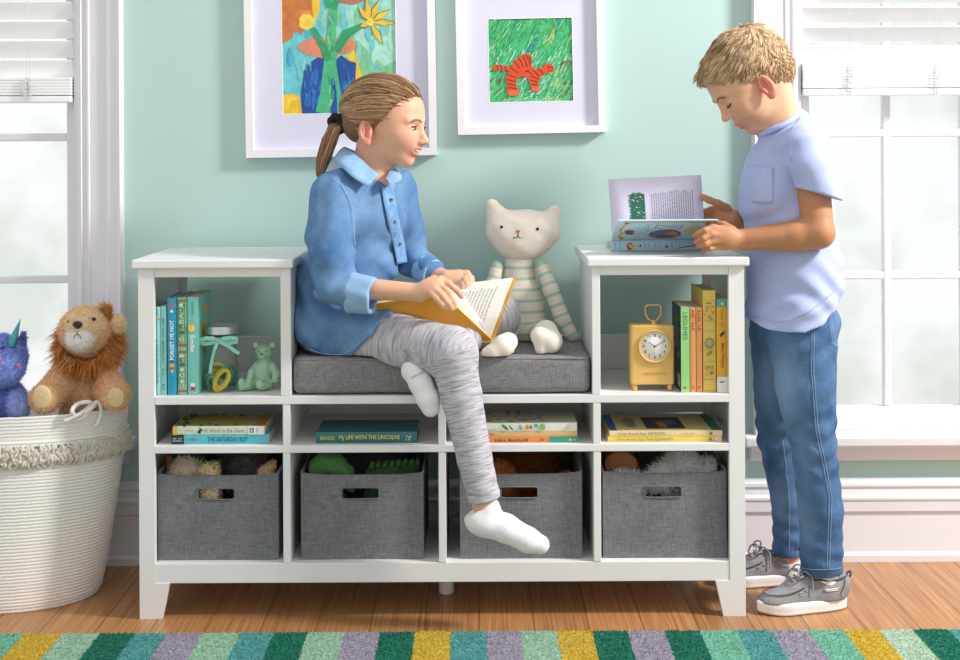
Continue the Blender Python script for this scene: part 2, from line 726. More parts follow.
def blades(name, P0, Nrm, length, width, mats, parent=None, cols=None, lean=None, jitter=0.35, seed=3, curl=0.3, jl=0.35, segs=2, soft=False):
 """fur, pile, tufts: tapered bent blades growing at points P0 along Nrm; all one mesh"""
 r = np.random.default_rng(seed)
 n = len(P0)
 d = Nrm + r.normal(0, jitter, (n, 3))
 if lean is not None:
  d = d + (lean(P0, Nrm) if callable(lean) else np.asarray(lean))
 d /= np.maximum(np.linalg.norm(d, axis=1, keepdims=True), 1e-9)
 L = (length if np.ndim(length) else np.full(n, length)) * (1 + r.uniform(-jl, jl, n))
 side = np.cross(d, r.normal(0, 1, (n, 3)))
 side /= np.maximum(np.linalg.norm(side, axis=1, keepdims=True), 1e-9)
 bend = r.normal(0, curl, (n, 3))
 W = width * (1 + r.uniform(-0.3, 0.3, n))[:, None]
 rows = []
 for s in range(segs + 1):
  t = s / segs
  c = P0 + d * (L * t)[:, None] + bend * (L * t * t * 0.5)[:, None]
  if s < segs:
   w = W * (1 - 0.55 * t)
   rows += [c - side * w / 2, c + side * w / 2]
  else:
   rows.append(c)
 k = 2 * segs + 1
 V = np.stack(rows, axis=1).reshape(-1, 3)
 base = np.arange(n)[:, None] * k
 Q = []
 for s in range(segs - 1):
  Q.append(base + np.array([[2 * s, 2 * s + 1, 2 * s + 3, 2 * s + 2]]))
 T = base + np.array([[2 * segs - 2, 2 * segs - 1, 2 * segs]])
 F = ([np.concatenate(Q)] if Q else []) + [T]
 C = None
 if cols is not None:
  c = np.asarray(cols) * (1 + r.normal(0, 0.12, n))[:, None]
  C = np.repeat(np.clip(c, 0, 1), k, axis=0)
 me = np_mesh(name, V, F, True, C)
 if soft:
  # blades take the normal of the coat they grow from, so the coat shades as one soft surface
  nn = np.asarray(Nrm) * .8 + d * .35
  nn /= np.maximum(np.linalg.norm(nn, axis=1, keepdims=True), 1e-9)
  if len(me.vertices) == n * k:
   me.normals_split_custom_set_from_vertices(np.repeat(nn, k, axis=0).astype(np.float32))
 return link(name, me, mats, parent, True)

def sample(V, Q, n, seed=5, mask=None):
 """n random surface points: positions, vertex index near"""
 r = np.random.default_rng(seed)
 a = np.linalg.norm(np.cross(V[Q[:, 1]] - V[Q[:, 0]], V[Q[:, 3]] - V[Q[:, 0]]), axis=1)
 if mask is not None:
  a = a * mask[Q[:, 0]]
 q = r.choice(len(Q), n, p=a / a.sum())
 w = r.dirichlet((1, 1, 1, 1), n)
 return (V[Q[q]] * w[:, :, None]).sum(axis=1), Q[q, 0]

def strands(name, paths, r, mats, parent, cols, seg=3):
 """many thin tapering tubes, vectorised: paths (n, k, 3)"""
 paths = np.asarray(paths); n, k, _ = paths.shape
 T = np.gradient(paths, axis=1); T /= np.maximum(np.linalg.norm(T, axis=2, keepdims=True), 1e-9)
 ref = np.array([.3, .9, .2]); A = np.cross(T, ref); A /= np.maximum(np.linalg.norm(A, axis=2, keepdims=True), 1e-9); B_ = np.cross(T, A)
 rr = np.asarray(r)
 if rr.ndim == 1: rr = rr[None, :, None]
 V = np.stack([paths + rr * (math.cos(2 * PI * q / seg) * A + math.sin(2 * PI * q / seg) * B_) for q in range(seg)], axis=2).reshape(-1, 3)
 base = (np.arange(n) * k * seg)[:, None, None, None] + (np.arange(k - 1) * seg)[None, :, None, None]
 q = np.arange(seg); q2 = (q + 1) % seg
 F = np.stack([base[..., 0] + q, base[..., 0] + q2, base[..., 0] + seg + q2, base[..., 0] + seg + q], axis=-1).reshape(-1, 4)
 me = np_mesh(name, V, F, True, np.repeat(cols, k * seg, axis=0))
 return link(name, me, mats, parent, True)

# ================================================================ THE ROOM
YW = 0.455           # face of the back wall
cam()

def wall_material():
 m, nt, b = new_mat('mint_wall_paint')
 L = nt.links
 tc = N(nt, 'ShaderNodeTexCoord')
 nz = N(nt, 'ShaderNodeTexNoise', i_Scale=2.2, i_Detail=2.0)
 L.new(tc.outputs['Object'], nz.inputs['Vector'])
 mx = N(nt, 'ShaderNodeMix', data_type='RGBA')
 mx.inputs[6].default_value = lin4('#b9d5d0'); mx.inputs[7].default_value = lin4('#bed9d4')
 L.new(nz.outputs['Fac'], mx.inputs[0])
 L.new(mx.outputs[2], b.inputs['Base Color'])
 b.inputs['Roughness'].default_value = 0.55
 b.inputs['Specular IOR Level'].default_value = 0.3
 n2 = N(nt, 'ShaderNodeTexNoise', i_Scale=260.0, i_Detail=2.0)
 L.new(tc.outputs['Object'], n2.inputs['Vector'])
 bp = N(nt, 'ShaderNodeBump'); bp.inputs['Strength'].default_value = 0.05; bp.inputs['Distance'].default_value = 0.002
 L.new(n2.outputs['Fac'], bp.inputs['Height']); L.new(bp.outputs[0], b.inputs['Normal'])
 return m

def wood_floor_material():
 m, nt, b = new_mat('honey_bamboo_floor')
 L = nt.links
 tc = N(nt, 'ShaderNodeTexCoord')
 sep = N(nt, 'ShaderNodeSeparateXYZ')
 L.new(tc.outputs['Object'], sep.inputs[0])
 pw = 0.13
 dv = N(nt, 'ShaderNodeMath', operation='DIVIDE'); L.new(sep.outputs['X'], dv.inputs[0]); dv.inputs[1].default_value = pw
 fl = N(nt, 'ShaderNodeMath', operation='FLOOR'); L.new(dv.outputs[0], fl.inputs[0])
 fr = N(nt, 'ShaderNodeMath', operation='FRACT'); L.new(dv.outputs[0], fr.inputs[0])
 wn = N(nt, 'ShaderNodeTexWhiteNoise', noise_dimensions='1D'); L.new(fl.outputs[0], wn.inputs['W'])
 # grain: fine lines along Y, shifted per plank
 mp = N(nt, 'ShaderNodeMapping'); mp.inputs['Scale'].default_value = (170, 3.0, 1)
 ofs = N(nt, 'ShaderNodeCombineXYZ'); L.new(wn.outputs['Value'], ofs.inputs['Y'])
 sc = N(nt, 'ShaderNodeVectorMath', operation='SCALE'); sc.inputs['Scale'].default_value = 20.0
 L.new(ofs.outputs[0], sc.inputs[0])
 ad = N(nt, 'ShaderNodeVectorMath', operation='ADD'); L.new(tc.outputs['Object'], ad.inputs[0]); L.new(sc.outputs[0], ad.inputs[1])
 L.new(ad.outputs[0], mp.inputs['Vector'])
 g = N(nt, 'ShaderNodeTexNoise', i_Scale=1.0, i_Detail=4.0); L.new(mp.outputs[0], g.inputs['Vector'])
 cr = N(nt, 'ShaderNodeValToRGB')
 cr.color_ramp.elements[0].position = 0.3; cr.color_ramp.elements[0].color = lin4('#976439')
 cr.color_ramp.elements[1].position = 0.72; cr.color_ramp.elements[1].color = lin4('#c99562')
 L.new(g.outputs['Fac'], cr.inputs[0])
 hs = N(nt, 'ShaderNodeHueSaturation')
 mr = N(nt, 'ShaderNodeMapRange'); mr.inputs['To Min'].default_value = 0.82; mr.inputs['To Max'].default_value = 1.08
 L.new(wn.outputs['Value'], mr.inputs['Value']); L.new(mr.outputs[0], hs.inputs['Value']); L.new(cr.outputs[0], hs.inputs['Color'])
 # plank gaps
 pp = N(nt, 'ShaderNodeMath', operation='PINGPONG'); L.new(fr.outputs[0], pp.inputs[0]); pp.inputs[1].default_value = 0.5
 gt = N(nt, 'ShaderNodeMapRange'); gt.inputs['From Min'].default_value = 0.0; gt.inputs['From Max'].default_value = 0.028
 gt.inputs['To Min'].default_value = 0.45; L.new(pp.outputs[0], gt.inputs['Value'])
 ml = N(nt, 'ShaderNodeVectorMath', operation='SCALE'); L.new(hs.outputs[0], ml.inputs[0]); L.new(gt.outputs[0], ml.inputs['Scale'])
 L.new(ml.outputs[0], b.inputs['Base Color'])
 b.inputs['Roughness'].default_value = 0.32
 b.inputs['Specular IOR Level'].default_value = 0.45
 bp = N(nt, 'ShaderNodeBump'); bp.inputs['Strength'].default_value = 0.1; bp.inputs['Distance'].default_value = 0.002
 L.new(gt.outputs[0], bp.inputs['Height']); L.new(bp.outputs[0], b.inputs['Normal'])
 return m

WHITE = mat('white_trim_paint', '#e9e7ed', 0.42, 0.01, 8, 0.02, 90, spec=0.4)
WALL = wall_material()

# windows: opening (X range, Z range)
ZS, ZT = P(880, 436.5, YW - 0.058).z, 2.10
WIN = {2: (P(796, 200, YW).x, P(796, 200, YW).x + 0.74), 1: (P(80, 200, YW).x - 0.74, P(80, 200, YW).x)}

def wall_with_openings():
 m = MB()
 X0, X1, Z1 = -2.3, 2.3, 2.6
 xs = [X0, WIN[1][0], WIN[1][1], WIN[2][0], WIN[2][1], X1]
 t = 0.16
 m.box((xs[0], YW, 0), (xs[1], YW + t, Z1)); m.box((xs[2], YW, 0), (xs[3], YW + t, Z1)); m.box((xs[4], YW, 0), (xs[5], YW + t, Z1))
 for a, b in ((xs[1], xs[2]), (xs[3], xs[4])):
  m.box((a, YW, 0), (b, YW + t, ZS - 0.012)); m.box((a, YW, ZT), (b, YW + t, Z1))
 return m.build('wall_back', WALL)
tag(wall_with_openings(), kind='structure')

fl = MB().box((-2.3, -3.7, -0.04), (2.3, YW + 0.16, 0)).build('floor', wood_floor_material())
tag(fl, kind='structure')

# baseboard: tall board, moulded cap and shoe strip
bb = MB()
prof = [(YW, 0.0), (YW - 0.026, 0.0), (YW - 0.026, 0.018), (YW - 0.018, 0.026), (YW - 0.015, 0.128), (YW - 0.015, 0.134), (YW - 0.021, 0.138), (YW - 0.021, 0.166),
  (YW - 0.024, 0.170), (YW - 0.024, 0.176), (YW - 0.016, 0.183), (YW - 0.013, 0.200), (YW - 0.018, 0.206), (YW - 0.017, 0.214), (YW - 0.006, 0.226), (YW, 0.226)]
bb.prism(prof, 'x', -2.3, 2.3)
tag(bb.build('baseboard_back', WHITE), kind='structure')

def facing_fresnel(nt):
 lw = N(nt, 'ShaderNodeLayerWeight'); lw.inputs['Blend'].default_value = 0.5
 pw = N(nt, 'ShaderNodeMath', operation='POWER'); pw.inputs[1].default_value = 4.0
 ma = N(nt, 'ShaderNodeMath', operation='MULTIPLY_ADD'); ma.inputs[1].default_value = 0.75; ma.inputs[2].default_value = 0.035
 nt.links.new(lw.outputs['Facing'], pw.inputs[0]); nt.links.new(pw.outputs[0], ma.inputs[0])
 return ma.outputs[0]

def glass_mat():
 m = bpy.data.materials.new('window_glass'); m.use_nodes = True
 nt = m.node_tree; nt.nodes.clear()
 o = N(nt, 'ShaderNodeOutputMaterial'); mx = N(nt, 'ShaderNodeMixShader'); t = N(nt, 'ShaderNodeBsdfTransparent'); g = N(nt, 'ShaderNodeBsdfGlossy')
 t.inputs[0].default_value = (0.99, 1.0, 0.995, 1); g.inputs['Roughness'].default_value = 0.02
 nt.links.new(facing_fresnel(nt), mx.inputs[0]); nt.links.new(t.outputs[0], mx.inputs[1]); nt.links.new(g.outputs[0], mx.inputs[2]); nt.links.new(mx.outputs[0], o.inputs[0])
 return m
GLASS = glass_mat()

def window(n, side):
 x0, x1 = WIN[n]
 root = empty('window_%d' % n, (x0, YW, ZS), kind='structure')
 cw = 0.120
 # casing: stepped boards on both sides and on top
 for s, name in ((-1, 'casing'), (1, 'casing')):
  a = x0 - cw if s < 0 else x1
  m = MB()
  inner = x0 if s < 0 else x1
  d = -s
  def X(t): return inner + s * t
  prof = [(X(-0.004), YW), (X(-0.004), YW - 0.013), (X(0.008), YW - 0.017), (X(0.012), YW - 0.011), (X(0.022), YW - 0.011), (X(0.026), YW - 0.018), (X(0.030), YW - 0.018),
    (X(0.032), YW - 0.014), (X(0.076), YW - 0.017), (X(0.079), YW - 0.022), (X(0.084), YW - 0.026), (X(0.109), YW - 0.028), (X(0.119), YW - 0.036), (X(0.122), YW - 0.030), (X(0.122), YW)]
  m.prism(prof, 'z', ZS - 0.01, ZT + 0.1)
  m.build(name, WHITE, root, True)
 MB().box((x0 - cw, YW - 0.026, ZT), (x1 + cw, YW, ZT + 0.12), 0.004).build('head_casing', WHITE, root, True)
 # jambs lining the opening
 j = MB()
 j.box((x0 - 0.004, YW - 0.004, ZS), (x0 + 0.014, YW + 0.15, ZT)); j.box((x1 - 0.014, YW - 0.004, ZS), (x1 + 0.004, YW + 0.15, ZT))
 j.box((x0, YW - 0.004, ZT - 0.014), (x1, YW + 0.15, ZT))
 j.build('jamb', WHITE, root, True)
 # sill and apron
 MB().box((x0 - cw - 0.035, YW - 0.058, ZS - 0.030), (x1 + cw + 0.035, YW + 0.10, ZS), 0.006).build('sill', WHITE, root, True)
 ap = MB()
 ap.prism([(YW, ZS - 0.075), (YW - 0.014, ZS - 0.075), (YW - 0.022, ZS - 0.064), (YW - 0.024, ZS - 0.045), (YW - 0.034, ZS - 0.030), (YW, ZS - 0.030)], 'x', x0 - cw - 0.012, x1 + cw + 0.012)
 ap.build('apron', WHITE, root, True)
 # sash
 sx0, sx1, sz0, sz1 = x0 + 0.010, x1 - 0.010, ZS, ZT - 0.014
 ys0, ys1 = YW + 0.032, YW + 0.068
 st = 0.036; rb = 0.064
 m = MB()
 m.box((sx0, ys0, sz0), (sx0 + st, ys1, sz1), 0.004); m.box((sx1 - st, ys0, sz0), (sx1, ys1, sz1), 0.004)
 m.box((sx0 + st - .002, ys0 + .001, sz0), (sx1 - st + .002, ys1, sz0 + rb), 0.004); m.box((sx0 + st - .002, ys0 + .001, sz1 - 0.05), (sx1 - st + .002, ys1, sz1), 0.004)
 m.build('sash', WHITE, root, True)
 px = []
 mun = MB()
 w = (sx1 - sx0 - 2 * st)
 for k in (1, 2):
  c = sx0 + st + w * k / 3
  mun.box((c - 0.011, ys0 + 0.004, sz0 + rb), (c + 0.011, ys1 - 0.008, sz1 - 0.05), 0.004)
 zr = [P(880, 275.5, ys0).z, P(880, 133, ys0).z]
 zr.append(2 * zr[1] - zr[0]); zr.append(2 * zr[2] - zr[1])
 for z in zr:
  mun.box((sx0 + st, ys0 + 0.005, z - 0.011), (sx1 - st, ys1 - 0.009, z + 0.011), 0.004)
 mun.build('muntin', WHITE, root, True)
 MB().box((sx0 + st - .004, ys0 + 0.016, sz0 + rb - .004), (sx1 - st + .004, ys0 + 0.020, sz1 - 0.046)).build('pane', GLASS, root, True)
 return root
window(1, -1); window(2, 1)

# blinds ---------------------------------------------------------
BLIND = mat('white_blind_slat', '#fbfbfc', 0.4, 0.01, 10, spec=0.35)
CORD = mat('white_blind_cord', '#eeeeee', 0.7, 0.05, 300, 0.2, 800)
def make_blind(n, pxs, ybot, ytop, label):
 x0, x1 = WIN[n]
 yb = YW + 0.004
 zb, zt = P(477, ybot, yb).z, P(477, ytop, yb).z
 if n == 2:
  zb -= ROLL * (878 - 477) / S(yb); zt -= ROLL * (878 - 477) / S(yb)
 else:
  zb += ROLL * (477 - 40) / S(yb); zt += ROLL * (477 - 40) / S(yb)
 root = empty('window_blind', ((x0 + x1) / 2, yb, zb), label, 'blind', 'white slatted blinds half raised')
 a, b = x0 + 0.017, x1 - 0.017
 hd = MB().box((a, yb - 0.024, ZT - 0.075), (b, yb + 0.026, ZT - 0.018), 0.003).build('head_rail', BLIND, root, True)
 MB().box((a, yb - 0.024, zb), (b, yb + 0.022, zb + 0.019), 0.004).build('bottom_rail', BLIND, root, True)
 # gathered slats stacked above the rail
 ns = int((zt - zb - 0.021) / 0.0075)
 k = 0
 z = zb + 0.0205
 for i in range(ns):
  t = 0.0076
  m = MB().box((a + random.uniform(-.0004, .0004), yb - 0.025 + random.uniform(-.0006, .0006), z), (b, yb + 0.025, z + t), 0.001, 1)
  m.build('slat', BLIND, root, True)
  z += (zt - zb - 0.021) / ns
 # open slats
 z = zt + 0.024
 pitch = 19.4 / S(yb)
 ang = math.radians(50 if n == 2 else 66)
 while z < ZT - 0.09:
  M = Matrix.Translation(((a + b) / 2, yb, z)) @ Matrix.Rotation(-ang, 4, 'X')
  w = (b - a) / 2
  MB().box((-w, -0.0255, -0.0016), (w, 0.0255, 0.0016), 0.001, 1, mtx=M).build('slat', BLIND, root, True)
  z += pitch
 # ladder cords with the slack hanging in knotted loops over the gathered slats
 for px in pxs:
  cx = P(px, ybot - 15, yb - 0.03).x
  m = MB()
  for dx in (-0.004, 0.004):
   m.tube([(cx + dx, yb - 0.027, zb + 0.004), (cx + dx, yb - 0.027, ZT - 0.04)], 0.0008, 5)
  rr = random.Random(px)
  for q in range(9):
   zc = zb + 0.014 + (zt - zb - 0.02) * (q + 0.5) / 9
   r1 = rr.uniform(0.008, 0.017)
   loop = [(cx + math.cos(t) * r1 + rr.uniform(-.003, .003), yb - 0.030 - abs(math.sin(t * 2)) * 0.006, zc + math.sin(t) * 0.006 + rr.uniform(-.002, .002)) for t in [2 * PI * j / 12 for j in range(12)]]
   m.tube(loop, 0.0009, 5, closed=True)
  m.build('ladder_cord', CORD, root, True)
 return root
make_blind(1, [28], 103, 77.5, 'half raised white slatted blind at the window behind the basket of plush animals')
make_blind(2, [851, 938], 95.5, 62, 'half raised white slatted blind at the window behind the boy')

# ---------------------------------------------------------------- striped rug
RUGC = {'a': '#93cfb9', 'y': '#e0c556', 's': '#b4d6c0', 'g': '#378a75', 't': '#70b6b5', 'l': '#b9b3c2', 'p': '#c8ddcb'}
stripes = 'aysgtlstgslgytlsyglgatlaypgt'
bounds_px = [-12, 25, 63, 100, 135, 167, 202, 240, 274, 308, 345, 380, 415, 451, 487, 521, 557, 592, 627, 664, 699, 736, 771, 808, 843, 878, 912, 947, 984]
YR = -0.125
xs = [P(p, 634, YR).x for p in bounds_px]
pre = [('l', 6), ('g', 5), ('y', 4), ('s', 3), ('t', 2), ('g', 1)]
cols_seq = [c for c, _ in pre] + list(stripes) + ['y', 's', 'l', 'g', 'a']
w0 = (xs[-1] - xs[0]) / (len(xs) - 1)
xs = [xs[0] - w0 * k for k in range(6, 0, -1)] + xs + [xs[-1] + w0 * k for k in range(1, 6)]
def make_rug():
 rm = fluffy(mat('rug_wool', '#888888', 0.95, 0.12, 160, spec=0.1, attr='Col'), .4)
 nx = 4
 X, C = [], []
 for i in range(len(cols_seq)):
  for k in range(nx):
   X.append(xs[i] + (xs[i + 1] - xs[i]) * k / nx); C.append(i)
 X.append(xs[-1])
 ny = 60
 Ys = [YR - 1.35 * j / ny for j in range(ny + 1)]
 V, F, CC = [], [], []
 # separate faces per stripe column so that colours stay crisp
 for i in range(len(X) - 1):
  for j in range(ny + 1):
   for q in (0, 1):
    V.append((X[i + q] + 0.0012 * math.sin(j * 2.1 + i), Ys[j] + (0.002 * math.sin(X[i + q] * 90) + 0.001 * math.sin(X[i + q] * 231) if j == 0 else 0), 0.010))
    CC.append(lin(RUGC[cols_seq[C[i]]]))
  b = i * (ny + 1) * 2
  for j in range(ny):
   F.append((b + 2 * j, b + 2 * j + 2, b + 2 * j + 3, b + 2 * j + 1))
  # back edge down to the floor
 V = np.array(V); F = np.array(F)[:, ::-1]
 r = np.random.default_rng(2)
 me = np_mesh('pile_base', V, F, True, np.array(CC))
 root = empty('striped_rug', (0, YR - 0.67, 0), 'striped rug in green, teal, yellow and lavender lying on the wooden floor', 'rug')
 o = link('pile_base', me, rm, root, True)
 MB().box((xs[0], YR - 1.35, 0.0), (xs[-1], YR - 0.003, 0.0095)).build('backing', mat('rug_backing', '#b9b3a2', 0.9), root, True)
 # pile tufts over the strip that shows
 n = 90000
 px = r.uniform(xs[0], xs[-1], n); py = YR - r.uniform(0, 1, n) * 0.42
 ci = np.clip(np.searchsorted(np.array(xs), px) - 1, 0, len(cols_seq) - 1)
 pal = np.array([lin(RUGC[c]) for c in cols_seq])
 cc = pal[ci]
 PP = np.stack([px, py, np.full(n, 0.009)], axis=1)
 NN = np.tile([0, 0.0, 1.0], (n, 1))
 f = blades('pile', PP, NN, 0.005, 0.0045, rm, root, cc, jitter=0.5, seed=9)
 f['kind'] = 'stuff'
 return root
make_rug()
# ================================================================ STORAGE BENCH (bookcase with a seat in the middle)
CASEW = mat('white_cabinet_paint', '#ebeaea', 0.38, 0.012, 12, 0.015, 120, spec=0.45)
FD = 0.40
BX0, BX1 = -0.8245, 0.647
D1, DC, D3 = -0.466, -0.0885, 0.288
ZB0, ZB1 = 0.086, 0.134      # bottom rail
ZM0, ZM1 = 0.402, 0.420      # middle shelf
ZH0, ZH1 = 0.520, 0.540      # bench shelf
ZU0, ZU1 = 0.851, 0.873      # top boards
case = empty('storage_bench', ((BX0 + BX1) / 2, 0.2, 0), 'long white cubby bookcase with a cushioned bench seat in its middle', 'bookcase')
LW = 0.038
def cbox(name, lo, hi, bev=0.0015):
 return MB().box(lo, hi, bev).build(name, CASEW, case, True)
for s in (0, 1):
 # front legs widen into bracket feet
 a = BX0 if s == 0 else BX1
 d = 1 if s == 0 else -1
 pts = [(a, 0), (a + d * 0.054, 0), (a + d * 0.073, ZB0), (a + d * 0.073, ZB0 + 0.001), (a + d * LW, ZB0 + 0.0012), (a + d * LW, ZU0), (a, ZU0)]
 for y0, y1, nm in ((0.0, 0.020, 'leg'), (FD - 0.02, FD, 'leg')):
  MB().prism(pts, 'y', y0, y1, 0.0012).build(nm, CASEW, case, True)
 x0, x1 = (BX0, BX0 + 0.017) if s == 0 else (BX1 - 0.017, BX1)
 cbox('side_panel', (x0, 0.0205, ZB0), (x1, FD - 0.0205, ZU0))
 # inner side panel of the tower
 xa, xb = (D1 - 0.013, D1 + 0.012) if s == 0 else (D3 - 0.011, D3 + 0.009)
 cbox('tower_panel', (xa, 0.0, ZH1), (xb, FD, ZU0))
 # top board
 t0, t1 = (-0.838, -0.447) if s == 0 else (0.265, 0.658)
 cbox('top_board', (t0, -0.012, ZU0), (t1, FD + 0.003, ZU1), 0.004)
 r0, r1 = (BX0 + LW, xa) if s == 0 else (xb, BX1 - LW)
 cbox('top_rail', (r0, 0.003, ZU0 - 0.0215), (r1, 0.022, ZU0))
 q0, q1 = (BX0 + 0.017, xa) if s == 0 else (xb, BX1 - 0.017)
 cbox('back_rail', (q0, FD - 0.014, ZH1), (q1, FD, 0.633))
cbox('back_rail', (D1 + 0.012, FD - 0.014, ZH1), (D3 - 0.011, FD, 0.633))
cbox('back_rail', (BX0 + 0.017, FD - 0.013, ZM1), (BX1 - 0.017, FD - 0.001, ZH0))
for x in (D1, DC, D3):
 cbox('divider', (x - 0.009, 0.001, ZB1), (x + 0.009, FD - 0.02, ZM0))
 cbox('divider', (x - 0.009, 0.001, ZM1), (x + 0.009, FD - 0.02, ZH0))
cbox('bench_shelf', (BX0 + LW, 0.0, ZH0), (BX1 - LW, FD, ZH1))
cbox('middle_shelf', (BX0 + LW, 0.0, ZM0), (BX1 - LW, FD - 0.02, ZM1))
cbox('bottom_shelf', (BX0 + LW, 0.019, ZB1 - 0.018), (BX1 - LW, FD, ZB1))
cbox('bottom_rail', (BX0 + LW, 0.002, ZB0), (BX1 - LW, 0.019, ZB1))
cbox('bottom_rail', (BX0 + LW, FD - 0.02, ZB0), (BX1 - LW, FD - 0.002, ZB1 - 0.018))
MB().lathe([(0.017, 0.0), (0.019, 0.002), (0.019, ZB1 - 0.018)], (DC + 0.004, 0.19, 0), 24).build('centre_foot', CASEW, case, True)

# ---------------------------------------------------------------- seat cushion
LINEN = weave_mat('charcoal_linen', '#66676a', '#8c8c8f', 420, 420, 0.8, 0.25)
LINEN2 = weave_mat('grey_seat_linen', '#6b6a6c', '#969597', 420, 420, 0.8, 0.25)
cu = empty('seat_cushion', (-0.089, 0.2, ZH1), 'thick grey linen seat cushion lying on the bench between the two towers', 'cushion')
cs = Solid(0.005)
cs.u(rbox((-0.089, 0.1935, ZH1 + 0.0478), (0.3625, 0.1885, 0.0455), 0.017), 0.001)
cs.disp(lambda X, Y, Z: 0.0016 * np.sin(X * 21 + Y * 9) * np.sin(Y * 26 - X * 7))
build_solid('cushion_cover', cs, LINEN2, cu, '#777777')
z = ZH1 + 0.0925 - 0.006
pp = []
cx, cy, hw, hd, r = -0.089, 0.1935, 0.3585, 0.1845, 0.014
for ax, ay, a0 in ((1, -1, -90), (1, 1, 0), (-1, 1, 90), (-1, -1, 180)):
 for k in range(5):
  a = math.radians(a0 + 22.5 * k)
  pp.append((cx + ax * (hw - r) + r * math.cos(a), cy + ay * (hd - r) + r * math.sin(a), z))
MB().tube(pp, 0.0028, 6, closed=True).build('seam', LINEN2, cu, True)

# ---------------------------------------------------------------- fabric bins
def make_bin(px0, px1, label):
 y0 = 0.030
 xa, xb = P(px0, 520, y0).x, P(px1, 520, y0).x
 W = xb - xa; H = 0.210; D = 0.335; t = 0.004
 root = empty('storage_bin', ((xa + xb) / 2, y0 + D / 2, ZB1), label, 'bin', 'grey fabric bins in the bottom row of the bookcase')
 X0, Z0 = xa, ZB1 + 0.001
 # front panel with a rounded hand hole
 hx, hz, hw, hh, hr = W / 2 - 0.004, H - 0.047, 0.0455, 0.0148, 0.006
 hole, outer = [], []
 n = 64
 for k in range(n):
  a = 2 * PI * (k + 0.5) / n
  c, s = math.cos(a), math.sin(a)
  e = 8
  rr = (abs(c) ** e + abs(s) ** e) ** (-1 / e)
  hole.append((hx + hw * c * rr, hz + hh * s * rr))
  # outer rectangle along the same direction from the hole centre
  dx, dz = hw * c * rr, hh * s * rr * 4.5
  tx = ((W - hx) if dx > 0 else hx) / max(abs(dx), 1e-9)
  tz = ((H - hz) if dz > 0 else hz) / max(abs(dz), 1e-9)
  q = min(tx, tz)
  outer.append((hx + dx * q, hz + dz * q))
 # snap the nearest ring points to the rectangle's corners
 for cxr, czr in ((0, 0), (W, 0), (W, H), (0, H)):
  i = min(range(n), key=lambda k: (outer[k][0] - cxr) ** 2 + (outer[k][1] - czr) ** 2)
  outer[i] = (cxr, czr)
 def sag(p):
  x, zz = p
  f = max(0, (zz - H * 0.75) / (H * 0.25))
  return (x, zz - f * 0.006 * (1 - ((x - W / 2) / (W / 2)) ** 4))
 rings = [[sag(p) for p in hole]]
 for q in (0.3, 0.65, 1.0):
  rings.append([sag((hole[k][0] * (1 - q) + outer[k][0] * q, hole[k][1] * (1 - q) + outer[k][1] * q)) for k in range(n)])
 V, F = [], []
 for y in (y0, y0 + t):
  for rg in rings:
   for x, zz in rg:
    bow = -0.003 * math.sin(PI * x / W) * math.sin(PI * min(1, zz / H)) 
    V.append((X0 + x, y + bow, Z0 + zz))
 R_ = len(rings)
 for s in (0, 1):
  for i in range(R_ - 1):
   for k in range(n):
    k2 = (k + 1) % n
    b = s * R_ * n
    f = [b + i * n + k, b + (i + 1) * n + k, b + (i + 1) * n + k2, b + i * n + k2]
    F.append(f if s == 0 else f[::-1])
 for i in (0, R_ - 1):
  for k in range(n):
   k2 = (k + 1) % n
   F.append([i * n + k, i * n + k2, R_ * n + i * n + k2, R_ * n + i * n + k])
 MB().add(V, F).build('front_panel', LINEN, root, True)
 # rim of the hand hole
 hp = [(X0 + p[0], y0 - 0.0006 - 0.003 * math.sin(PI * p[0] / W), Z0 + sag(p)[1]) for p in hole]
 MB().tube(hp, 0.0016, 5, closed=True).build('hole_binding', LINEN, root, True)
 for nm, lo, hi in (('side_panel', (X0, y0 + t, Z0), (X0 + t, y0 + D, Z0 + H + 0.004)), ('side_panel', (X0 + W - t, y0 + t, Z0), (X0 + W, y0 + D, Z0 + H + 0.004)),
        ('back_panel', (X0 + t, y0 + D - t, Z0), (X0 + W - t, y0 + D, Z0 + H + 0.004)), ('bottom_panel', (X0 + t, y0 + t, Z0), (X0 + W - t, y0 + D - t, Z0 + 0.005))):
  MB().box(lo, hi, 0.0015).build(nm, LINEN, root, True)
 # bound top edge
 e = [(X0, y0 + D, Z0 + H + 0.004), (X0, y0 + 0.02, Z0 + H + 0.003)] + [(X0 + x, y0 + 0.002 - 0.0, Z0 + sag((x, H))[1]) for x in [W * k / 16 for k in range(17)]] + [(X0 + W, y0 + 0.02, Z0 + H + 0.003), (X0 + W, y0 + D, Z0 + H + 0.004)]
 MB().tube(e, 0.0026, 6, closed=True).build('edge_binding', LINEN, root, True)
 return xa, xb, y0, D
BINS = [make_bin(157.5, 278.5, 'grey fabric bin under the two blue books, holding a pink fleecy plush'),
  make_bin(301, 423.5, 'grey fabric bin under the single teal book, holding green plush reptiles'),
  make_bin(460, 582, 'grey fabric bin behind the hanging sock foot, holding a brown plush bear'),
  make_bin(603, 726.5, 'grey fabric bin under the two yellow books, holding white fluffy plush')]
# ================================================================ BOOKS
PAPER = mat('book_paper', '#e9e2d0', 0.85, 0.06, 60, 0.1, 300)
PAGES = mat('page_block_edge', '#d8cdb6', 0.9, 0.12, 1, 0.3, 600, stretch=(900, 3, 3))
def cmat(c, rough=0.45):
 return mat('cover_' + c.lstrip('#'), c, rough, 0.05, 40, 0.03, 300)
def ink(c):
 return mat('ink_' + c.lstrip('#'), c, 0.5, 0.02, 40)

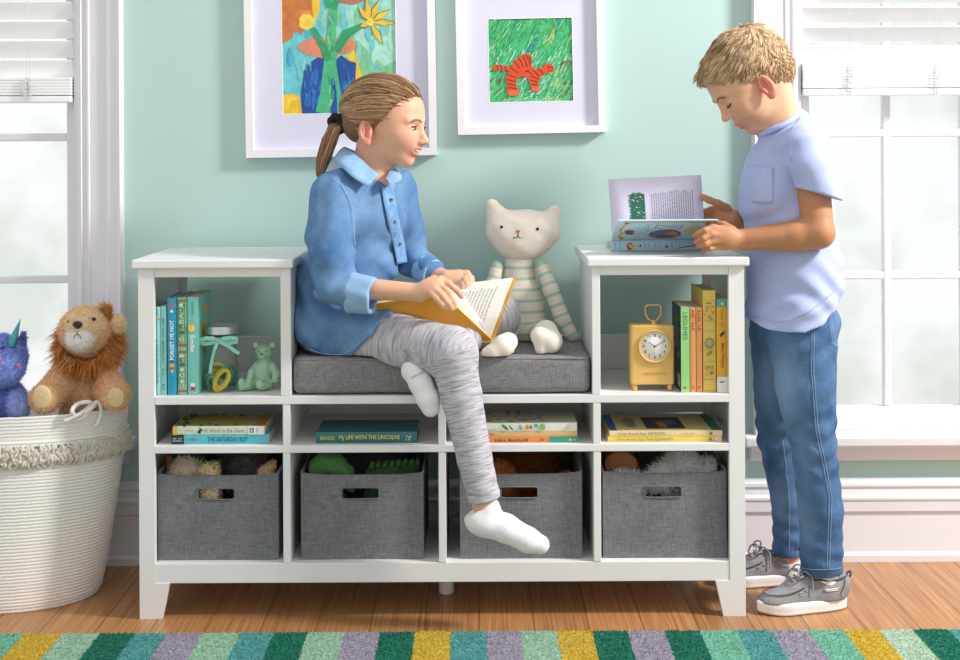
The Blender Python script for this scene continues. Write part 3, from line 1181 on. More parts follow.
def make_book(loc, t, h, d, cover, label, group, lying=False, hard=True, deco=None, name='book', rot=None):
 """local frame: spine faces -y, thickness along x, height along z (lying: turned flat, front cover up)"""
 root = empty(name, loc, label, 'book', group)
 root.rotation_euler = rot if rot is not None else ((0, -PI / 2, 0) if lying else (0, 0, 0))
 c = 0.0022 if hard else 0.0009
 ov = 0.003 if hard else 0.0
 m = MB()
 # boards and rounded spine as one bent sheet
 n = 7
 bulge = 0.0025 if hard else 0.0008
 sp = [(t * k / n, -bulge * math.sin(PI * k / n)) for k in range(n + 1)]
 outer = [(0, d)] + sp + [(t, d)]
 inner = [(c, d)] + [(min(max(x, c), t - c), y + c) for x, y in sp] + [(t - c, d)]
 nn = len(outer)
 V, F = [], []
 for z in (0, h):
  V += [(x, y, z) for x, y in outer] + [(x, y, z) for x, y in inner]
 for k in range(nn - 1):
  F += [[k, k + 1, 2 * nn + k + 1, 2 * nn + k], [nn + k, 3 * nn + k, 3 * nn + k + 1, nn + k + 1], [k, nn + k, nn + k + 1, k + 1], [2 * nn + k, 2 * nn + k + 1, 3 * nn + k + 1, 3 * nn + k]]
 for k in (0, nn - 1):
  F.append([k, 2 * nn + k, 3 * nn + k, nn + k])
 m.add(V, F)
 m.build('cover', cmat(cover), root)
 MB().box((c, c + 0.001, ov), (t - c, d - ov - 0.001, h - ov)).build('page_block', PAGES, root)
 if deco:
  deco(root, t, h, d)
 return root

LIFT = 0.0031
# decoration helpers: on the spine (u across thickness, v up) and on the front cover (x = t side)
class Deco:
 def __init__(s, root, t, h, d):
  s.root, s.t, s.h, s.d = root, t, h, d
 def spine_text(s, str_, z0, z1, wfrac, col, flip=False, name='title', x0=None, bold=False):
  """lettering running down the spine between z1 (start) and z0"""
  m = MB()
  hh = s.t * wfrac
  xa = (s.t - hh) / 2 if x0 is None else x0
  if not flip:
   text(m, str_, (xa, -LIFT, z1), (0, 0, -1), (1, 0, 0), z1 - z0, hh, 0, 0.0003, bold)
  else:
   text(m, str_, (s.t - xa, -LIFT, z0), (0, 0, 1), (-1, 0, 0), z1 - z0, hh, 0, 0.0003, bold)
  m.build(name, ink(col), s.root)
 def spine_dash(s, z0, z1, wfrac, col, n=10, seed=1, name='small_print', x0=None):
  m = MB(); hh = s.t * wfrac
  xa = (s.t - hh) / 2 if x0 is None else x0
  dashes(m, (xa, -LIFT, z1), (0, 0, -1), (1, 0, 0), z1 - z0, hh, n, 0, 0.0003, seed)
  m.build(name, ink(col), s.root)
 def spine_rect(s, z0, z1, col, name='spine_band', x0=0.02, x1=0.98, lift=0.0):
  m = MB()
  a, b = s.t * x0, s.t * x1
  m.box((a, -LIFT - lift + 0.0002, z0), (b, 0.001, z1))
  m.build(name, cmat(col), s.root)
 def spine_shapes(s, shapes, name='emblem'):
  """shapes: list of (points in (across, up) metres, colour)"""
  m = MB(); mats = []
  for i, (pts, col) in enumerate(shapes):
   mm = ink(col)
   if mm not in mats: mats.append(mm)
   patch(m, pts, (0, -LIFT, 0), (1, 0, 0), (0, 0, 1), mats.index(mm), 0.0003 + 0.00005 * i)
  m.build(name, mats, s.root)
 def cover_shapes(s, shapes, name='cover_picture'):
  """on the front cover: (points (depth from spine, up), colour)"""
  m = MB(); mats = []
  for i, (pts, col) in enumerate(shapes):
   mm = ink(col)
   if mm not in mats: mats.append(mm)
   patch(m, pts, (s.t, 0, 0), (0, 1, 0), (0, 0, 1), mats.index(mm), 0.0003 + 0.00005 * i)
  m.build(name, mats, s.root)
 def back_shapes(s, shapes, name='cover_picture'):
  m = MB(); mats = []
  for i, (pts, col) in enumerate(shapes):
   mm = ink(col)
   if mm not in mats: mats.append(mm)
   patch(m, [(-p[0], p[1]) for p in pts], (0, 0, 0), (0, -1, 0), (0, 0, 1), mats.index(mm), 0.0003 + 0.00005 * i)
  m.build(name, mats, s.root)

def rect(x0, y0, x1, y1):
 return [(x0, y0), (x1, y0), (x1, y1), (x0, y1)]
def blob(cx, cy, rx, ry, seed, n=14, amp=0.3):
 r = random.Random(seed)
 return [(cx + rx * math.cos(2 * PI * k / n) * (1 + r.uniform(-amp, amp)), cy + ry * math.sin(2 * PI * k / n) * (1 + r.uniform(-amp, amp))) for k in range(n)]

YB = 0.0245
G1 = 'upright books in the left tower'
def up(px0, px1, ptop, d, cover, label, group, deco, hard=True, pbot=395.0, yb=YB):
 x0, x1 = P(px0, 350, yb).x, P(px1, 350, yb).x
 h = P(px0, ptop, yb).z - P(px0, pbot, yb).z
 return make_book((x0, yb, ZH1 + 0.0004), x1 - x0 - 0.0005, h, d, cover, label, group, False, hard, deco)

def dk1(root, t, h, d):
 D = Deco(root, t, h, d)
 D.spine_rect(h * 0.86, h * 0.875, '#b7b04a')
 D.spine_dash(h * 0.10, h * 0.62, 0.34, '#5d8f92', 22, 3); D.spine_dash(h * 0.90, h * 0.97, 0.4, '#5d8f92', 3, 4, 'publisher_mark')
def dk2(root, t, h, d):
 D = Deco(root, t, h, d)
 D.spine_dash(h * 0.22, h * 0.86, 0.36, '#4f7f80', 24, 5); D.spine_dash(h * 0.05, h * 0.12, 0.4, '#4f7f80', 3, 6, 'publisher_mark')
def dk3(root, t, h, d):
 D = Deco(root, t, h, d)
 D.spine_text('FORGET ME NOT', h * 0.36, h * 0.77, 0.42, '#f4fbfb', flip=True, bold=True)
 D.spine_shapes([(rect(t * .3, h * .925, t * .7, h * .955), '#d6505a'), (rect(t * .32, h * .885, t * .68, h * .91), '#d6505a'), (rect(t * .36, h * .85, t * .64, h * .875), '#eef6f6')], 'publisher_mark')
 D.spine_shapes([(circ(t * .5, h * .335, t * .2, t * .26), '#7a3f86'), (circ(t * .5, h * .30, t * .26, t * .3), '#e8b23c'), (circ(t * .45, h * .27, t * .2, t * .2), '#c83a62'), (circ(t * .52, h * .245, t * .14, t * .18), '#e8d23c')], 'emblem')
 D.spine_dash(h * 0.04, h * 0.19, 0.22, '#1689b3', 8, 8)
def dk4(root, t, h, d):
 D = Deco(root, t, h, d)
 for a, b in ((.955, .975), (.50, .525), (.43, .45), (.03, .05)):
  D.spine_rect(h * a, h * b, '#a1673a')
 r = random.Random(4)
 sh = []
 for z in [0.10, 0.14, 0.20, 0.26, 0.31, 0.36, 0.40, 0.57, 0.64, 0.70, 0.75, 0.81, 0.87, 0.92]:
  sh.append((circ(t * .5, h * z, t * r.uniform(.22, .4), h * .018, 8), '#cfe0c4' if r.random() < .5 else '#47785f'))
  sh.append((circ(t * r.uniform(.3, .7), h * z, t * .12, h * .01, 8), '#35664f' if r.random() < .5 else '#d8d3a2'))
 sh.append((rect(t * .12, h * .10, t * .2, h * .42), '#47785f')); sh.append((rect(t * .8, h * .10, t * .88, h * .42), '#47785f'))
 sh.append((rect(t * .12, h * .54, t * .2, h * .94), '#47785f')); sh.append((rect(t * .8, h * .54, t * .88, h * .94), '#47785f'))
 D.spine_shapes(sh, 'ornament')
def dk5(root, t, h, d):
 D = Deco(root, t, h, d)
 D.spine_text('Smile', h * 0.44, h * 0.615, 0.42, '#f2fbf6', bold=True)
 D.spine_dash(h * 0.78, h * 0.95, 0.2, '#3f8d86', 9, 11, 'author_name')
 D.spine_shapes([(circ(t * .42, h * .685, t * .34, t * .36), '#f0cf3c'), (rect(t * .5, h * .66, t * .62, h * .70), '#e9f6ef')], 'emblem')
 D.spine_shapes([(rect(t * .3, h * .085, t * .72, h * .12), '#e9f0ee'), (rect(t * .3, h * .045, t * .72, h * .082), '#c8324a')], 'publisher_mark')
 D.cover_shapes([(blob(d * .5, h * .60, d * .22, h * .14, 3), '#e6c043'), (blob(d * .5, h * .42, d * .2, h * .05, 5), '#b98a3a'), (rect(d * .35, h * .80, d * .9, h * .86), '#e6c043')])
up(154.9, 160.6, 307, 0.150, '#8fcfcd', 'pale aqua thin book at the left end of the upright row', G1, dk1)
up(160.9, 166.6, 306.5, 0.150, '#86c6c0', 'thin grey-green aqua book second from the left wall of the tower', G1, dk2, False)
up(167.6, 176.9, 298, 0.150, '#1d9fc6', 'bright blue book with white lettering FORGET ME NOT on its spine', G1, dk3)
up(177.6, 187.0, 297.5, 0.165, '#84b79a', 'green book with ornate patterned spine and brown bands', G1, dk4)
up(187.6, 198.4, 297.5, 0.165, '#7cc9bd', 'mint green book titled Smile with a yellow face on its spine', G1, dk5, False)

G2 = 'upright books in the right tower'
def dg(root, t, h, d):
 D = Deco(root, t, h, d)
 D.spine_rect(0, h, '#98cf84', 'spine_panel', 0.0, 1.0)
 D.spine_text('LEGUMES', h * 0.62, h * 0.94, 0.5, '#4f8b4a')
 D.spine_dash(h * 0.04, h * 0.07, 0.5, '#b5673c', 3, 4, 'publisher_mark')
 D.back_shapes([(blob(d * .5, h * .8, d * .3, h * .1, 8), '#3c6a4c'), (rect(d * .12, h * .05, d * .4, h * .2), '#c9d2cf'), (circ(d * .25, h * .42, d * .12, h * .035), '#a7c94a')] +
      [(rect(d * .2, h * (.5 + .035 * k), d * (.75 - .1 * (k % 3)), h * (.515 + .035 * k)), '#a8b4b4') for k in range(7)])
def do(seed):
 def f(root, t, h, d):
  D = Deco(root, t, h, d)
  D.spine_dash(h * 0.72, h * 0.97, 0.5, '#a85f2c', 7, seed); D.spine_dash(h * 0.04, h * 0.07, 0.6, '#a85f2c', 2, seed, 'publisher_mark')
 return f
def dy(root, t, h, d):
 D = Deco(root, t, h, d)
 sh = []
 for z in (.015, .125, .30, .42, .60, .70, .845, .905):
  sh.append((rect(t * .04, h * z, t * .96, h * (z + .004)), '#a98a3c'))
 r = random.Random(6)
 for a, b in ((.15, .28), (.72, .84)):
  for k in range(16):
   sh.append((circ(t * r.uniform(.15, .85), h * r.uniform(a, b), t * .07, t * .07, 6), ['#b4683a', '#7c8a4a', '#a9853a'][k % 3]))
 sh += [(circ(t * .5, h * .485, t * .38, t * .40), '#7c7a4c'), (circ(t * .5, h * .485, t * .27, t * .28), '#a7a06a'), (add_leaf(t * .5, h * .385, t * .3, t * .12, .6), '#8a8a42')]
 D.spine_shapes(sh, 'gilt_ornament')
 D.spine_dash(h * .865, h * .89, 0.6, '#a07c30', 5, 2, 'author_name')
def add_leaf(cx, cy, a, b, rot):
 return circ(cx, cy, a, b, 10, rot)
def dw(root, t, h, d):
 D = Deco(root, t, h, d)
 D.spine_rect(h * .925, h, '#4aa39b', 'spine_band', 0.0, 1.0)
 D.spine_rect(0, h * .165, '#eceae6', 'library_sticker', 0.02, .98)
 D.spine_text('Mary Wesley', h * .26, h * .53, 0.36, '#c0572a', bold=True)
 D.spine_dash(h * .7, h * .9, 0.2, '#b98b2a', 8, 9, 'author_name')
 D.spine_shapes([(circ(t * .5, h * .63, t * .28, t * .12, 10, .7), '#2c3a35'), (circ(t * .62, h * .655, t * .1, t * .1), '#c0572a'), (circ(t * .42, h * .605, t * .12, t * .05, 8, 1.2), '#2c3a35')], 'emblem')
 D.spine_dash(h * .10, h * .13, 0.5, '#444444', 3, 2, 'sticker_print', None); D.spine_shapes([(circ(t * .5, h * .955, t * .14, t * .14), '#d9c24a')], 'publisher_mark')
up(680.9, 689.6, 309, 0.150, '#27323a', 'dark backed book with a green spine standing beside the mustard clock', G2, dg, False, 394)
up(690.2, 696.0, 309.5, 0.150, '#e09a5e', 'first of two thin orange books, next to the green spine', G2, do(5), False, 394)
up(696.4, 702.4, 309.5, 0.150, '#dd945a', 'second of two thin orange books, touching the tall gilt yellow book', G2, do(8), False, 394)
up(703.1, 715.8, 292.3, 0.185, '#ddbd5c', 'tallest book, pale yellow cloth with gilt ornament on its spine', G2, dy, True, 394)
up(716.6, 728.2, 301, 0.150, '#e5b033', 'yellow book with a teal top band and white sticker, lettered Mary Wesley', G2, dw, False, 393.6)

# lying stacks --------------------------------------------------
def lie(px0, px1, py0, py1, d, cover, label, group, deco, hard, ybase=None, zbase=None, yb=0.022):
 xa, xb = P(px0, py1, yb).x, P(px1, py1, yb).x
 t = (py1 - py0) / S(yb)
 z = zbase if zbase is not None else ZM1 + 0.0003
 make_book((xb, yb, z), t - 0.0003, xb - xa, d, cover, label, group, True, hard, deco)
 return z + t

GS = 'books lying in the middle row'
def ds1(root, t, h, d):
 D = Deco(root, t, h, d)
 D.spine_rect(h * .875, h, '#1d2b36', 'spine_panel', 0, 1)
 D.spine_text('THE SATURDAY BOY', h * .215, h * .63, 0.5, '#1f6d86', bold=True)
 D.spine_dash(h * .73, h * .85, 0.22, '#b5394c', 6, 3, 'author_name'); D.spine_dash(h * .89, h * .985, 0.16, '#b9c6cc', 7, 5, 'small_print', t * .55); D.spine_dash(h * .89, h * .985, 0.16, '#b9c6cc', 7, 6, 'small_print', t * .3)
def ds2(root, t, h, d):
 D = Deco(root, t, h, d)
 D.spine_rect(h * .95, h, '#d6b24a', 'spine_panel', 0, 1); D.spine_rect(0, h * .175, '#f0eeec', 'library_sticker', 0.0, 1)
 D.spine_text('A Wind in the Door', h * .21, h * .655, 0.5, '#8d7f55')
 D.spine_dash(h * .77, h * .92, 0.25, '#b8b489', 8, 3, 'author_name')
 D.spine_shapes([(circ(t * .35, h * .71, t * .22, h * .018, 10, .4), '#2c3330'), (circ(t * .62, h * .70, t * .28, h * .009, 10, .2), '#2c3330'), (circ(t * .55, h * .685, t * .1, h * .02, 8, .2), '#2c3330')], 'emblem')
 D.spine_shapes([(rect(t * .5, h * .145, t * .8, h * .16), '#777777'), (rect(t * .2, h * .145, t * .45, h * .16), '#777777'), (rect(t * .5, h * .115, t * .8, h * .135), '#777777'), (rect(t * .2, h * .115, t * .45, h * .135), '#777777'), (rect(t * .2, h * .07, t * .8, h * .085), '#bbbbbb')], 'sticker_print')
 sh = [(rect(0.002, h * .13, d * .98, h * .99), '#b3a75c'), (rect(0.002, h * .0, d * .98, h * .13), '#b78a3a')]
 r = random.Random(3)
 for k in range(46):
  e = k % 2
  if e == 0: p = (r.uniform(0, .18) * d if r.random() < .5 else r.uniform(.8, .97) * d, h * r.uniform(.3, .98))
  else: p = (r.uniform(.05, .95) * d, h * r.uniform(.84, .98))
  sh.append((blob(p[0], p[1], d * .05, h * .02, k), ['#3c4a32', '#55683d', '#6d8a4c'][k % 3]))
 D.cover_shapes(sh)
z = lie(171.8, 269, 434.2, 443.6, 0.135, '#57bccb', 'turquoise paperback THE SATURDAY BOY lying under the cream book', GS, ds1, False)
lie(173, 264.6, 425.6, 434.0, 0.150, '#d8e6cf', 'cream spined book A Wind in the Door lying on the turquoise paperback', GS, ds2, False, zbase=z + .0002)
def ds3(root, t, h, d):
 D = Deco(root, t, h, d)
 D.spine_text('My LIFE WITH THE LINCOLNS', h * .17, h * .77, 0.5, '#e3c765', bold=True)
 D.spine_text('BRANDEIS', h * .81, h * .955, 0.34, '#e3c765', name='author_name'); D.spine_dash(h * .05, h * .12, 0.2, '#e3c765', 4, 2, 'small_print', t * .5); D.spine_dash(h * .06, h * .11, 0.2, '#e3c765', 4, 3, 'small_print', t * .25)
lie(316, 417, 433.2, 444.4, 0.150, '#2f6f73', 'single dark teal hardback with gold lettering lying in the middle row', GS, ds3, True)
def ds4(root, t, h, d):
 D = Deco(root, t, h, d)
 D.spine_dash(h * .02, h * .07, 0.2, '#d9e8d4', 3, 2, 'publisher_mark')
 D.spine_rect(0, h * .27, '#2d9a80', 'spine_panel', 0, 1)
 D.spine_dash(h * .48, h * .80, 0.5, '#7a3f1c', 15, 21, 'title')
 D.spine_shapes([(circ(t * .5, h * .35, t * .3, t * .3), '#c8452f'), (circ(t * .5, h * .08, t * .24, t * .3), '#e3a58a')], 'emblem')
 D.spine_rect(h * .93, h * .955, '#e9e5dc', 'spine_band', 0.1, .9)
def ds5(root, t, h, d):
 D = Deco(root, t, h, d); D.spine_dash(h * .80, h * .95, 0.3, '#8a6a45', 7, 4, 'author_name')
def ds6(root, t, h, d):
 D = Deco(root, t, h, d)
 D.spine_dash(h * .78, h * .92, 0.14, '#8f8c80', 14, 4, 'author_name', t * .12)
 D.spine_shapes([(circ(t * .5, h * .70, t * .55, h * .014, 10, .9), '#3f8a4a'), (circ(t * .4, h * .64, t * .4, h * .008, 10, .7), '#4a7a42'), (circ(t * .45, h * .55, t * .35, h * .018, 10, .3), '#62b89a'),
     (circ(t * .5, h * .485, t * .32, h * .016), '#d98a4a'), (circ(t * .5, h * .45, t * .25, h * .014), '#c8663a'), (circ(t * .68, h * .40, t * .24, h * .02), '#5aa6d6'), (circ(t * .5, h * .34, t * .42, h * .032, 10, .3), '#7fc04a')], 'floral_pattern')
 D.spine_shapes([(circ(t * .5, h * .085, t * .26, h * .018), '#8a8a84'), (circ(t * .5, h * .085, t * .18, h * .012), '#ece9df')], 'publisher_mark')
 sh = [(rect(0.002, 0.002, d * .99, h * .995), '#cfcbb4')]
 r = random.Random(13)
 for k in range(44):
  sh.append((circ(d * r.uniform(.08, .92), h * r.uniform(.3, .97), d * r.uniform(.02, .06), h * r.uniform(.01, .035), 9, r.uniform(0, 3)), ['#6d8a55', '#a7685c', '#8d7a9c', '#4f7a55', '#b9905a', '#9aa07c'][k % 6]))
 D.cover_shapes(sh)
z = lie(474, 578.4, 438.6, 444, 0.150, '#dd8a44', 'orange and green paperback at the bottom of the stack of three', GS, ds4, False)
z = lie(474, 577.2, 432.6, 438.4, 0.150, '#dcb27c', 'tan paperback in the middle of the stack of three', GS, ds5, False, zbase=z + .0002)
lie(474, 577, 424.2, 432.4, 0.150, '#ece9df', 'white book with a floral cover on top of the stack of three', GS, ds6, False, zbase=z + .0002)
def dsy(title, top):
 def f(root, t, h, d):
  D = Deco(root, t, h, d)
  D.spine_text('How Artists See', h * .68, h * .92, 0.5, '#8f7440'); D.spine_text(title, h * (.43 if len(title) > 8 else .51), h * .665, 0.5, '#8f7440', name='title')
  D.spine_rect(0, h * .06, '#e7c7a0', 'spine_panel', 0, 1)
  D.spine_shapes([(circ(t * .5, h * .10, t * .3, h * .014), '#8a7a55')], 'publisher_mark')
  if top:
   D.spine_dash(h * .24, h * .36, 0.25, '#c3a678', 7, 4, 'author_name')
   D.cover_shapes([(rect(0.002, h * .95 - .0, d * .99, h * .998), '#2f6ea8'), (rect(0.002, h * .93, d * .99, h * .95), '#2f6ea8'), (rect(.002, h * .0, d * .99, h * .09), '#3a7a56'), (rect(d * .12, h * .31, d * .82, h * .66), '#3a3f49'),
       (blob(d * .4, h * .5, d * .2, h * .05, 3), '#b9803a'), (blob(d * .5, h * .42, d * .15, h * .06, 6), '#4f7a9a'), (blob(d * .6, h * .56, d * .12, h * .05, 9), '#6a4a4a')] +
         [(rect(d * (.2 + .05 * k), h * .74, d * (.225 + .05 * k), h * (.82 + .02 * (k % 3))), '#8d8a76') for k in range(11)])
 return f
z = lie(608, 721.6, 438.2, 443.6, 0.205, '#e6c45a', 'yellow paperback How Artists See THE ELEMENTS under its twin', GS, dsy('THE ELEMENTS', False), False)
lie(609.6, 722, 432.2, 438, 0.200, '#e3cf98', 'yellow spined paperback How Artists See ARTISTS lying on its twin', GS, dsy('ARTISTS', True), False, zbase=z + .0002)
# ================================================================ THINGS IN THE TOWERS
# jar with thread -------------------------------------------------
def jar_glass():
 m = bpy.data.materials.new('clear_jar_glass'); m.use_nodes = True
 nt = m.node_tree; nt.nodes.clear()
 o = N(nt, 'ShaderNodeOutputMaterial'); mx = N(nt, 'ShaderNodeMixShader'); t = N(nt, 'ShaderNodeBsdfTransparent'); g = N(nt, 'ShaderNodeBsdfGlossy')
 t.inputs[0].default_value = (0.975, 0.99, 0.985, 1); g.inputs['Roughness'].default_value = 0.04
 f = facing_fresnel(nt)
 nt.links.new(f, mx.inputs[0]); nt.links.new(t.outputs[0], mx.inputs[1]); nt.links.new(g.outputs[0], mx.inputs[2]); nt.links.new(mx.outputs[0], o.inputs[0])
 return m
yj = 0.085
jc = P(221.5, 393, yj); jc.z = ZH1
jr = 0.0415
jar = empty('glass_jar', jc, 'clear glass jar with a silver lid and mint ribbon bow', 'jar')
prof = [(0.030, 0.0), (jr - .004, 0.003), (jr, 0.012), (jr, 0.100), (jr - .004, 0.114), (jr - 0.009, 0.122), (jr - 0.009, 0.142), (jr - 0.012, 0.142), (jr - 0.012, 0.122), (jr - .007, 0.113), (jr - .003, 0.100), (jr - .003, 0.012), (jr - .006, 0.006), (0.0, 0.005)]
MB().lathe(prof, (0, 0, 0.0005), 40).build('jar_body', jar_glass(), jar)
SILVER = mat('brushed_silver_lid', '#c9c9cb', 0.28, 0.05, 120, 0.05, 400, metallic=0.9)
lid = MB().lathe([(0.0, 0.1645), (jr - .006, 0.1645), (jr - .002, 0.162), (jr - .001, 0.158), (jr - .001, 0.146), (jr + .0005, 0.144), (jr - .001, 0.142), (jr - .003, 0.1425)], (0, 0, 0), 40).build('lid', SILVER, jar)
RIB = mat('mint_satin_ribbon', '#8fd9c4', 0.4, 0.05, 40, spec=0.5)
m = MB()
m.lathe([(jr - 0.0075, 0.125), (jr - 0.0070, 0.131), (jr - 0.0075, 0.1375), (jr - .0085, 0.131), (jr - 0.0075, 0.125)], (0, 0, 0), 40)
def ribbon(m, pts, w):
 pts = [Vector(p) for p in pts]
 V, F = [], []
 for i, p in enumerate(pts):
  a = pts[max(0, i - 1)]; b = pts[min(len(pts) - 1, i + 1)]
  t = (b - a).normalized(); s = t.cross(Vector((0, -1, 0.15))).normalized()
  nn = s.cross(t).normalized() * 0.0004
  for q, e in ((1, 1), (-1, 1), (-1, -1), (1, -1)):
   V.append(p + s * q * w / 2 + nn * e)
 for i in range(len(pts) - 1):
  for k in range(4):
   F.append([4 * i + k, 4 * i + (k + 1) % 4, 4 * i + 4 + (k + 1) % 4, 4 * i + 4 + k])
 F += [[0, 1, 2, 3], [len(V) - 1, len(V) - 2, len(V) - 3, len(V) - 4]]
 m.add(V, F, 0, False)
fy = -jr + 0.004
ribbon(m, [(0, fy, .130), (-.012, fy - .010, .136), (-.030, fy - .010, .136), (-.046, fy - .006, .131), (-.047, fy - .003, .125), (-.030, fy - .004, .122), (-.010, fy - .005, .126), (0, fy - .003, .130)], .010)
ribbon(m, [(0, fy, .130), (.014, fy - .010, .135), (.034, fy - .008, .137), (.046, fy - .005, .134), (.046, fy - .002, .127), (.030, fy - .004, .124), (.010, fy - .006, .127), (0, fy - .003, .130)], .010)
ribbon(m, [(0, fy - .005, .129), (-.006, fy - .010, .112), (-.013, fy - .006, .09), (-.018, fy - .006, .066), (-.019, fy - .008, .050)], .008)
ribbon(m, [(0, fy - .005, .129), (.012, fy - .010, .124), (.028, fy - .010, .116), (.042, fy - .008, .104), (.052, fy - .006, .098)], .009)
m.sphere((0, fy - .006, .130), (.006, .005, .006), 10, 6)
m.build('ribbon_bow', RIB, jar)
THY = mat('yellow_cotton_thread', '#e8d23f', 0.7, 0.1, 300, 0.4, 900)
THG = mat('green_cotton_thread', '#6fb68c', 0.7, 0.1, 300, 0.4, 900)
THD = mat('deep_green_cotton_thread', '#3f8f72', 0.7, 0.1, 300, 0.4, 900)
def skein(name, c, rx, rz, tilt, n, mt, label, seed, th=0.0027):
 r = random.Random(seed)
 root = empty(name, Vector(c), label, 'thread', 'thread skeins inside the glass jar')
 m = MB()
 M = Matrix.Rotation(tilt[2], 3, 'Z') @ Matrix.Rotation(tilt[0], 3, 'X') @ Matrix.Rotation(tilt[1], 3, 'Y')
 for k in range(n):
  o = Vector((r.uniform(-.004, .004), r.uniform(-.009, .009), r.uniform(-.003, .003)))
  a, b = rx * r.uniform(.8, 1.05), rz * r.uniform(.8, 1.05)
  m.tube([M @ (Vector((a * math.cos(t), .002 * math.sin(2 * t + k), b * math.sin(t))) + o) for t in [2 * PI * j / 22 for j in range(22)]], th, 6, closed=True)
 m.build('strands', mt, root)
 return root
skein('embroidery_thread', jc + Vector((.004, -.017, .030)), .015, .027, (-.1, .55, .3), 16, THY, 'yellow thread skein curled at the front of the glass jar', 1)
skein('embroidery_thread', jc + Vector((-.022, -.004, .026)), .013, .021, (.5, -.5, .6), 14, THG, 'light green thread skein at the left inside the glass jar', 2)
skein('embroidery_thread', jc + Vector((.023, .006, .032)), .013, .024, (.2, .3, -.7), 14, THD, 'deep green thread skein at the right inside the glass jar', 3)
skein('embroidery_thread', jc + Vector((-.004, .020, .042)), .022, .016, (.9, .2, .1), 12, THG, 'green thread skein behind the yellow one in the glass jar', 4)
skein('embroidery_thread', jc + Vector((-.012, .002, .058)), .016, .010, (.3, .1, .5), 7, THY, 'small yellow thread skein on top inside the glass jar', 6, .0018)

# green bear figurine ------------------------------------------------
yb = 0.105
bc = P(258, 393.5, yb - 0.03); bc = Vector((bc.x, yb, ZH1))
def B(px, py, dy=0.0):
 p = P(px, py, yb + dy)
 return p
GLZ = mat('celadon_glaze', '#9cc3a6', 0.22, 0.10, 60, 0.05, 200, coat=0.6)
bear = empty('bear_figurine', bc, 'small glossy green ceramic bear sitting beside the glass jar', 'figurine')
b = Solid(0.0016)
b.u(ell(B(263, 377), (.027, .026, .034)), .01)
b.u(ell(B(265, 367), (.021, .022, .022)), .014)
b.u(ell(B(263.5, 354.5, -.006), (.0215, .021, .020)), .008)
b.u(ell(B(262, 358, -.026), (.0105, .011, .009)), .008)
b.u(ell(B(255.5, 347.2), (.0075, .0055, .0075)), .004); b.u(ell(B(272.5, 347.5), (.0075, .0055, .0075)), .004)
b.sub(ell(B(255.5, 347.2, -.006), (.004, .003, .004)), .003); b.sub(ell(B(272.5, 347.5, -.006), (.004, .003, .004)), .003)
b.chain([B(256, 368, -.008), B(251.5, 374, -.020), B(250, 380, -.028)], [.009, .0085, .009], .006)
b.chain([B(273, 368, -.008), B(276, 375, -.018), B(275, 382, -.026)], [.009, .0085, .009], .006)
b.chain([B(255, 386, -.012), B(247, 387, -.030), B(242.5, 388.5, -.036)], [.014, .012, .011], .006); b.u(ell(B(241.5, 385, -.042), (.009, .008, .0125)), .005)
b.chain([B(268, 386, -.016), B(262, 387.5, -.036)], [.014, .012], .006); b.u(ell(B(259.5, 386.5, -.044), (.010, .008, .0125)), .005)
b.chain([B(278, 382, .0), B(279.5, 384, .005)], [.006, .004], .005)
o, V, Q, C = build_solid('bear_body', b, GLZ, bear, '#8fbf9c', want=True, post=lambda V: np.stack([np.minimum(V[:, 0], D1 - .0145), V[:, 1], V[:, 2]], axis=1))
mn = V[:, 2].min()
bear.location.z += ZH1 - mn + .0006
nb = MB(); nb.sphere(B(261.5, 356.5, -.037) - bc, (.004, .0025, .003), 10, 6); nb.sphere(B(258.5, 353.5, -.027) - bc, .0016, 8, 6); nb.sphere(B(266.5, 353.5, -.027) - bc, .0016, 8, 6)
nb.build('face', mat('dark_green_glaze', '#4f7a5c', 0.25, 0.05), bear)

# mustard clock --------------------------------------------------------
MUS = mat('mustard_enamel', '#dfb566', 0.42, 0.03, 30, 0.03, 200, spec=0.45)
yc = 0.043
cx0, cx1 = P(631.2, 350, yc).x, P(674.2, 350, yc).x
cz0, cz1 = P(650, 385.2, yc).z, P(650, 325.6, yc).z
cw, ch, cd = cx1 - cx0, cz1 - cz0, 0.052
fz = P(650, 391.5, yc).z
clock = empty('mantel_clock', ((cx0 + cx1) / 2, yc + cd / 2, ZH1), 'mustard yellow table clock with a ring handle standing beside the upright books', 'clock')
ccx, ccz = P(654.6, 346, yc).x, P(654.8, 346.5, yc).z
dzc = ZH1 - fz
def CZ(z): return z + dzc
MB().box((cx0, yc, CZ(cz0)), (cx1, yc + cd, CZ(cz1)), 0.005, 3).build('clock_case', MUS, clock, True)
for ix in (0, 1):
 for iy in (0, 1):
  fx = cx0 + .010 if ix == 0 else cx1 - .010
  fy = yc + .010 if iy == 0 else yc + cd - .010
  hgt = CZ(cz0) - ZH1
  MB().lathe([(.0, .0), (.0045, .0), (.0062, .004), (.0065, hgt * .6), (.0055, hgt + .001)], (fx, fy, ZH1 + .0002), 14).build('foot', MUS, clock, True)
MF = Matrix.Translation((ccx, yc, CZ(ccz))) @ Matrix.Rotation(PI / 2, 4, 'X')
rr = 16.6 / S(yc)
MB().lathe([(rr - .0045, .001), (rr - .0045, .004), (rr - .003, .0062), (rr - .001, .006), (rr, .003), (rr, -.002)], (0, 0, 0), 48, mtx=MF).build('bezel', MUS, clock, True)
dial = MB().lathe([(0.0, 0.0014), (rr - .003, 0.0014), (rr - .003, 0.0)], (0, 0, 0), 48, mtx=MF).build('dial', mat('white_dial', '#f1efec', 0.5, 0.01), clock, True)
BLK = mat('black_ink', '#24241f', 0.5, 0.03)
m = MB()
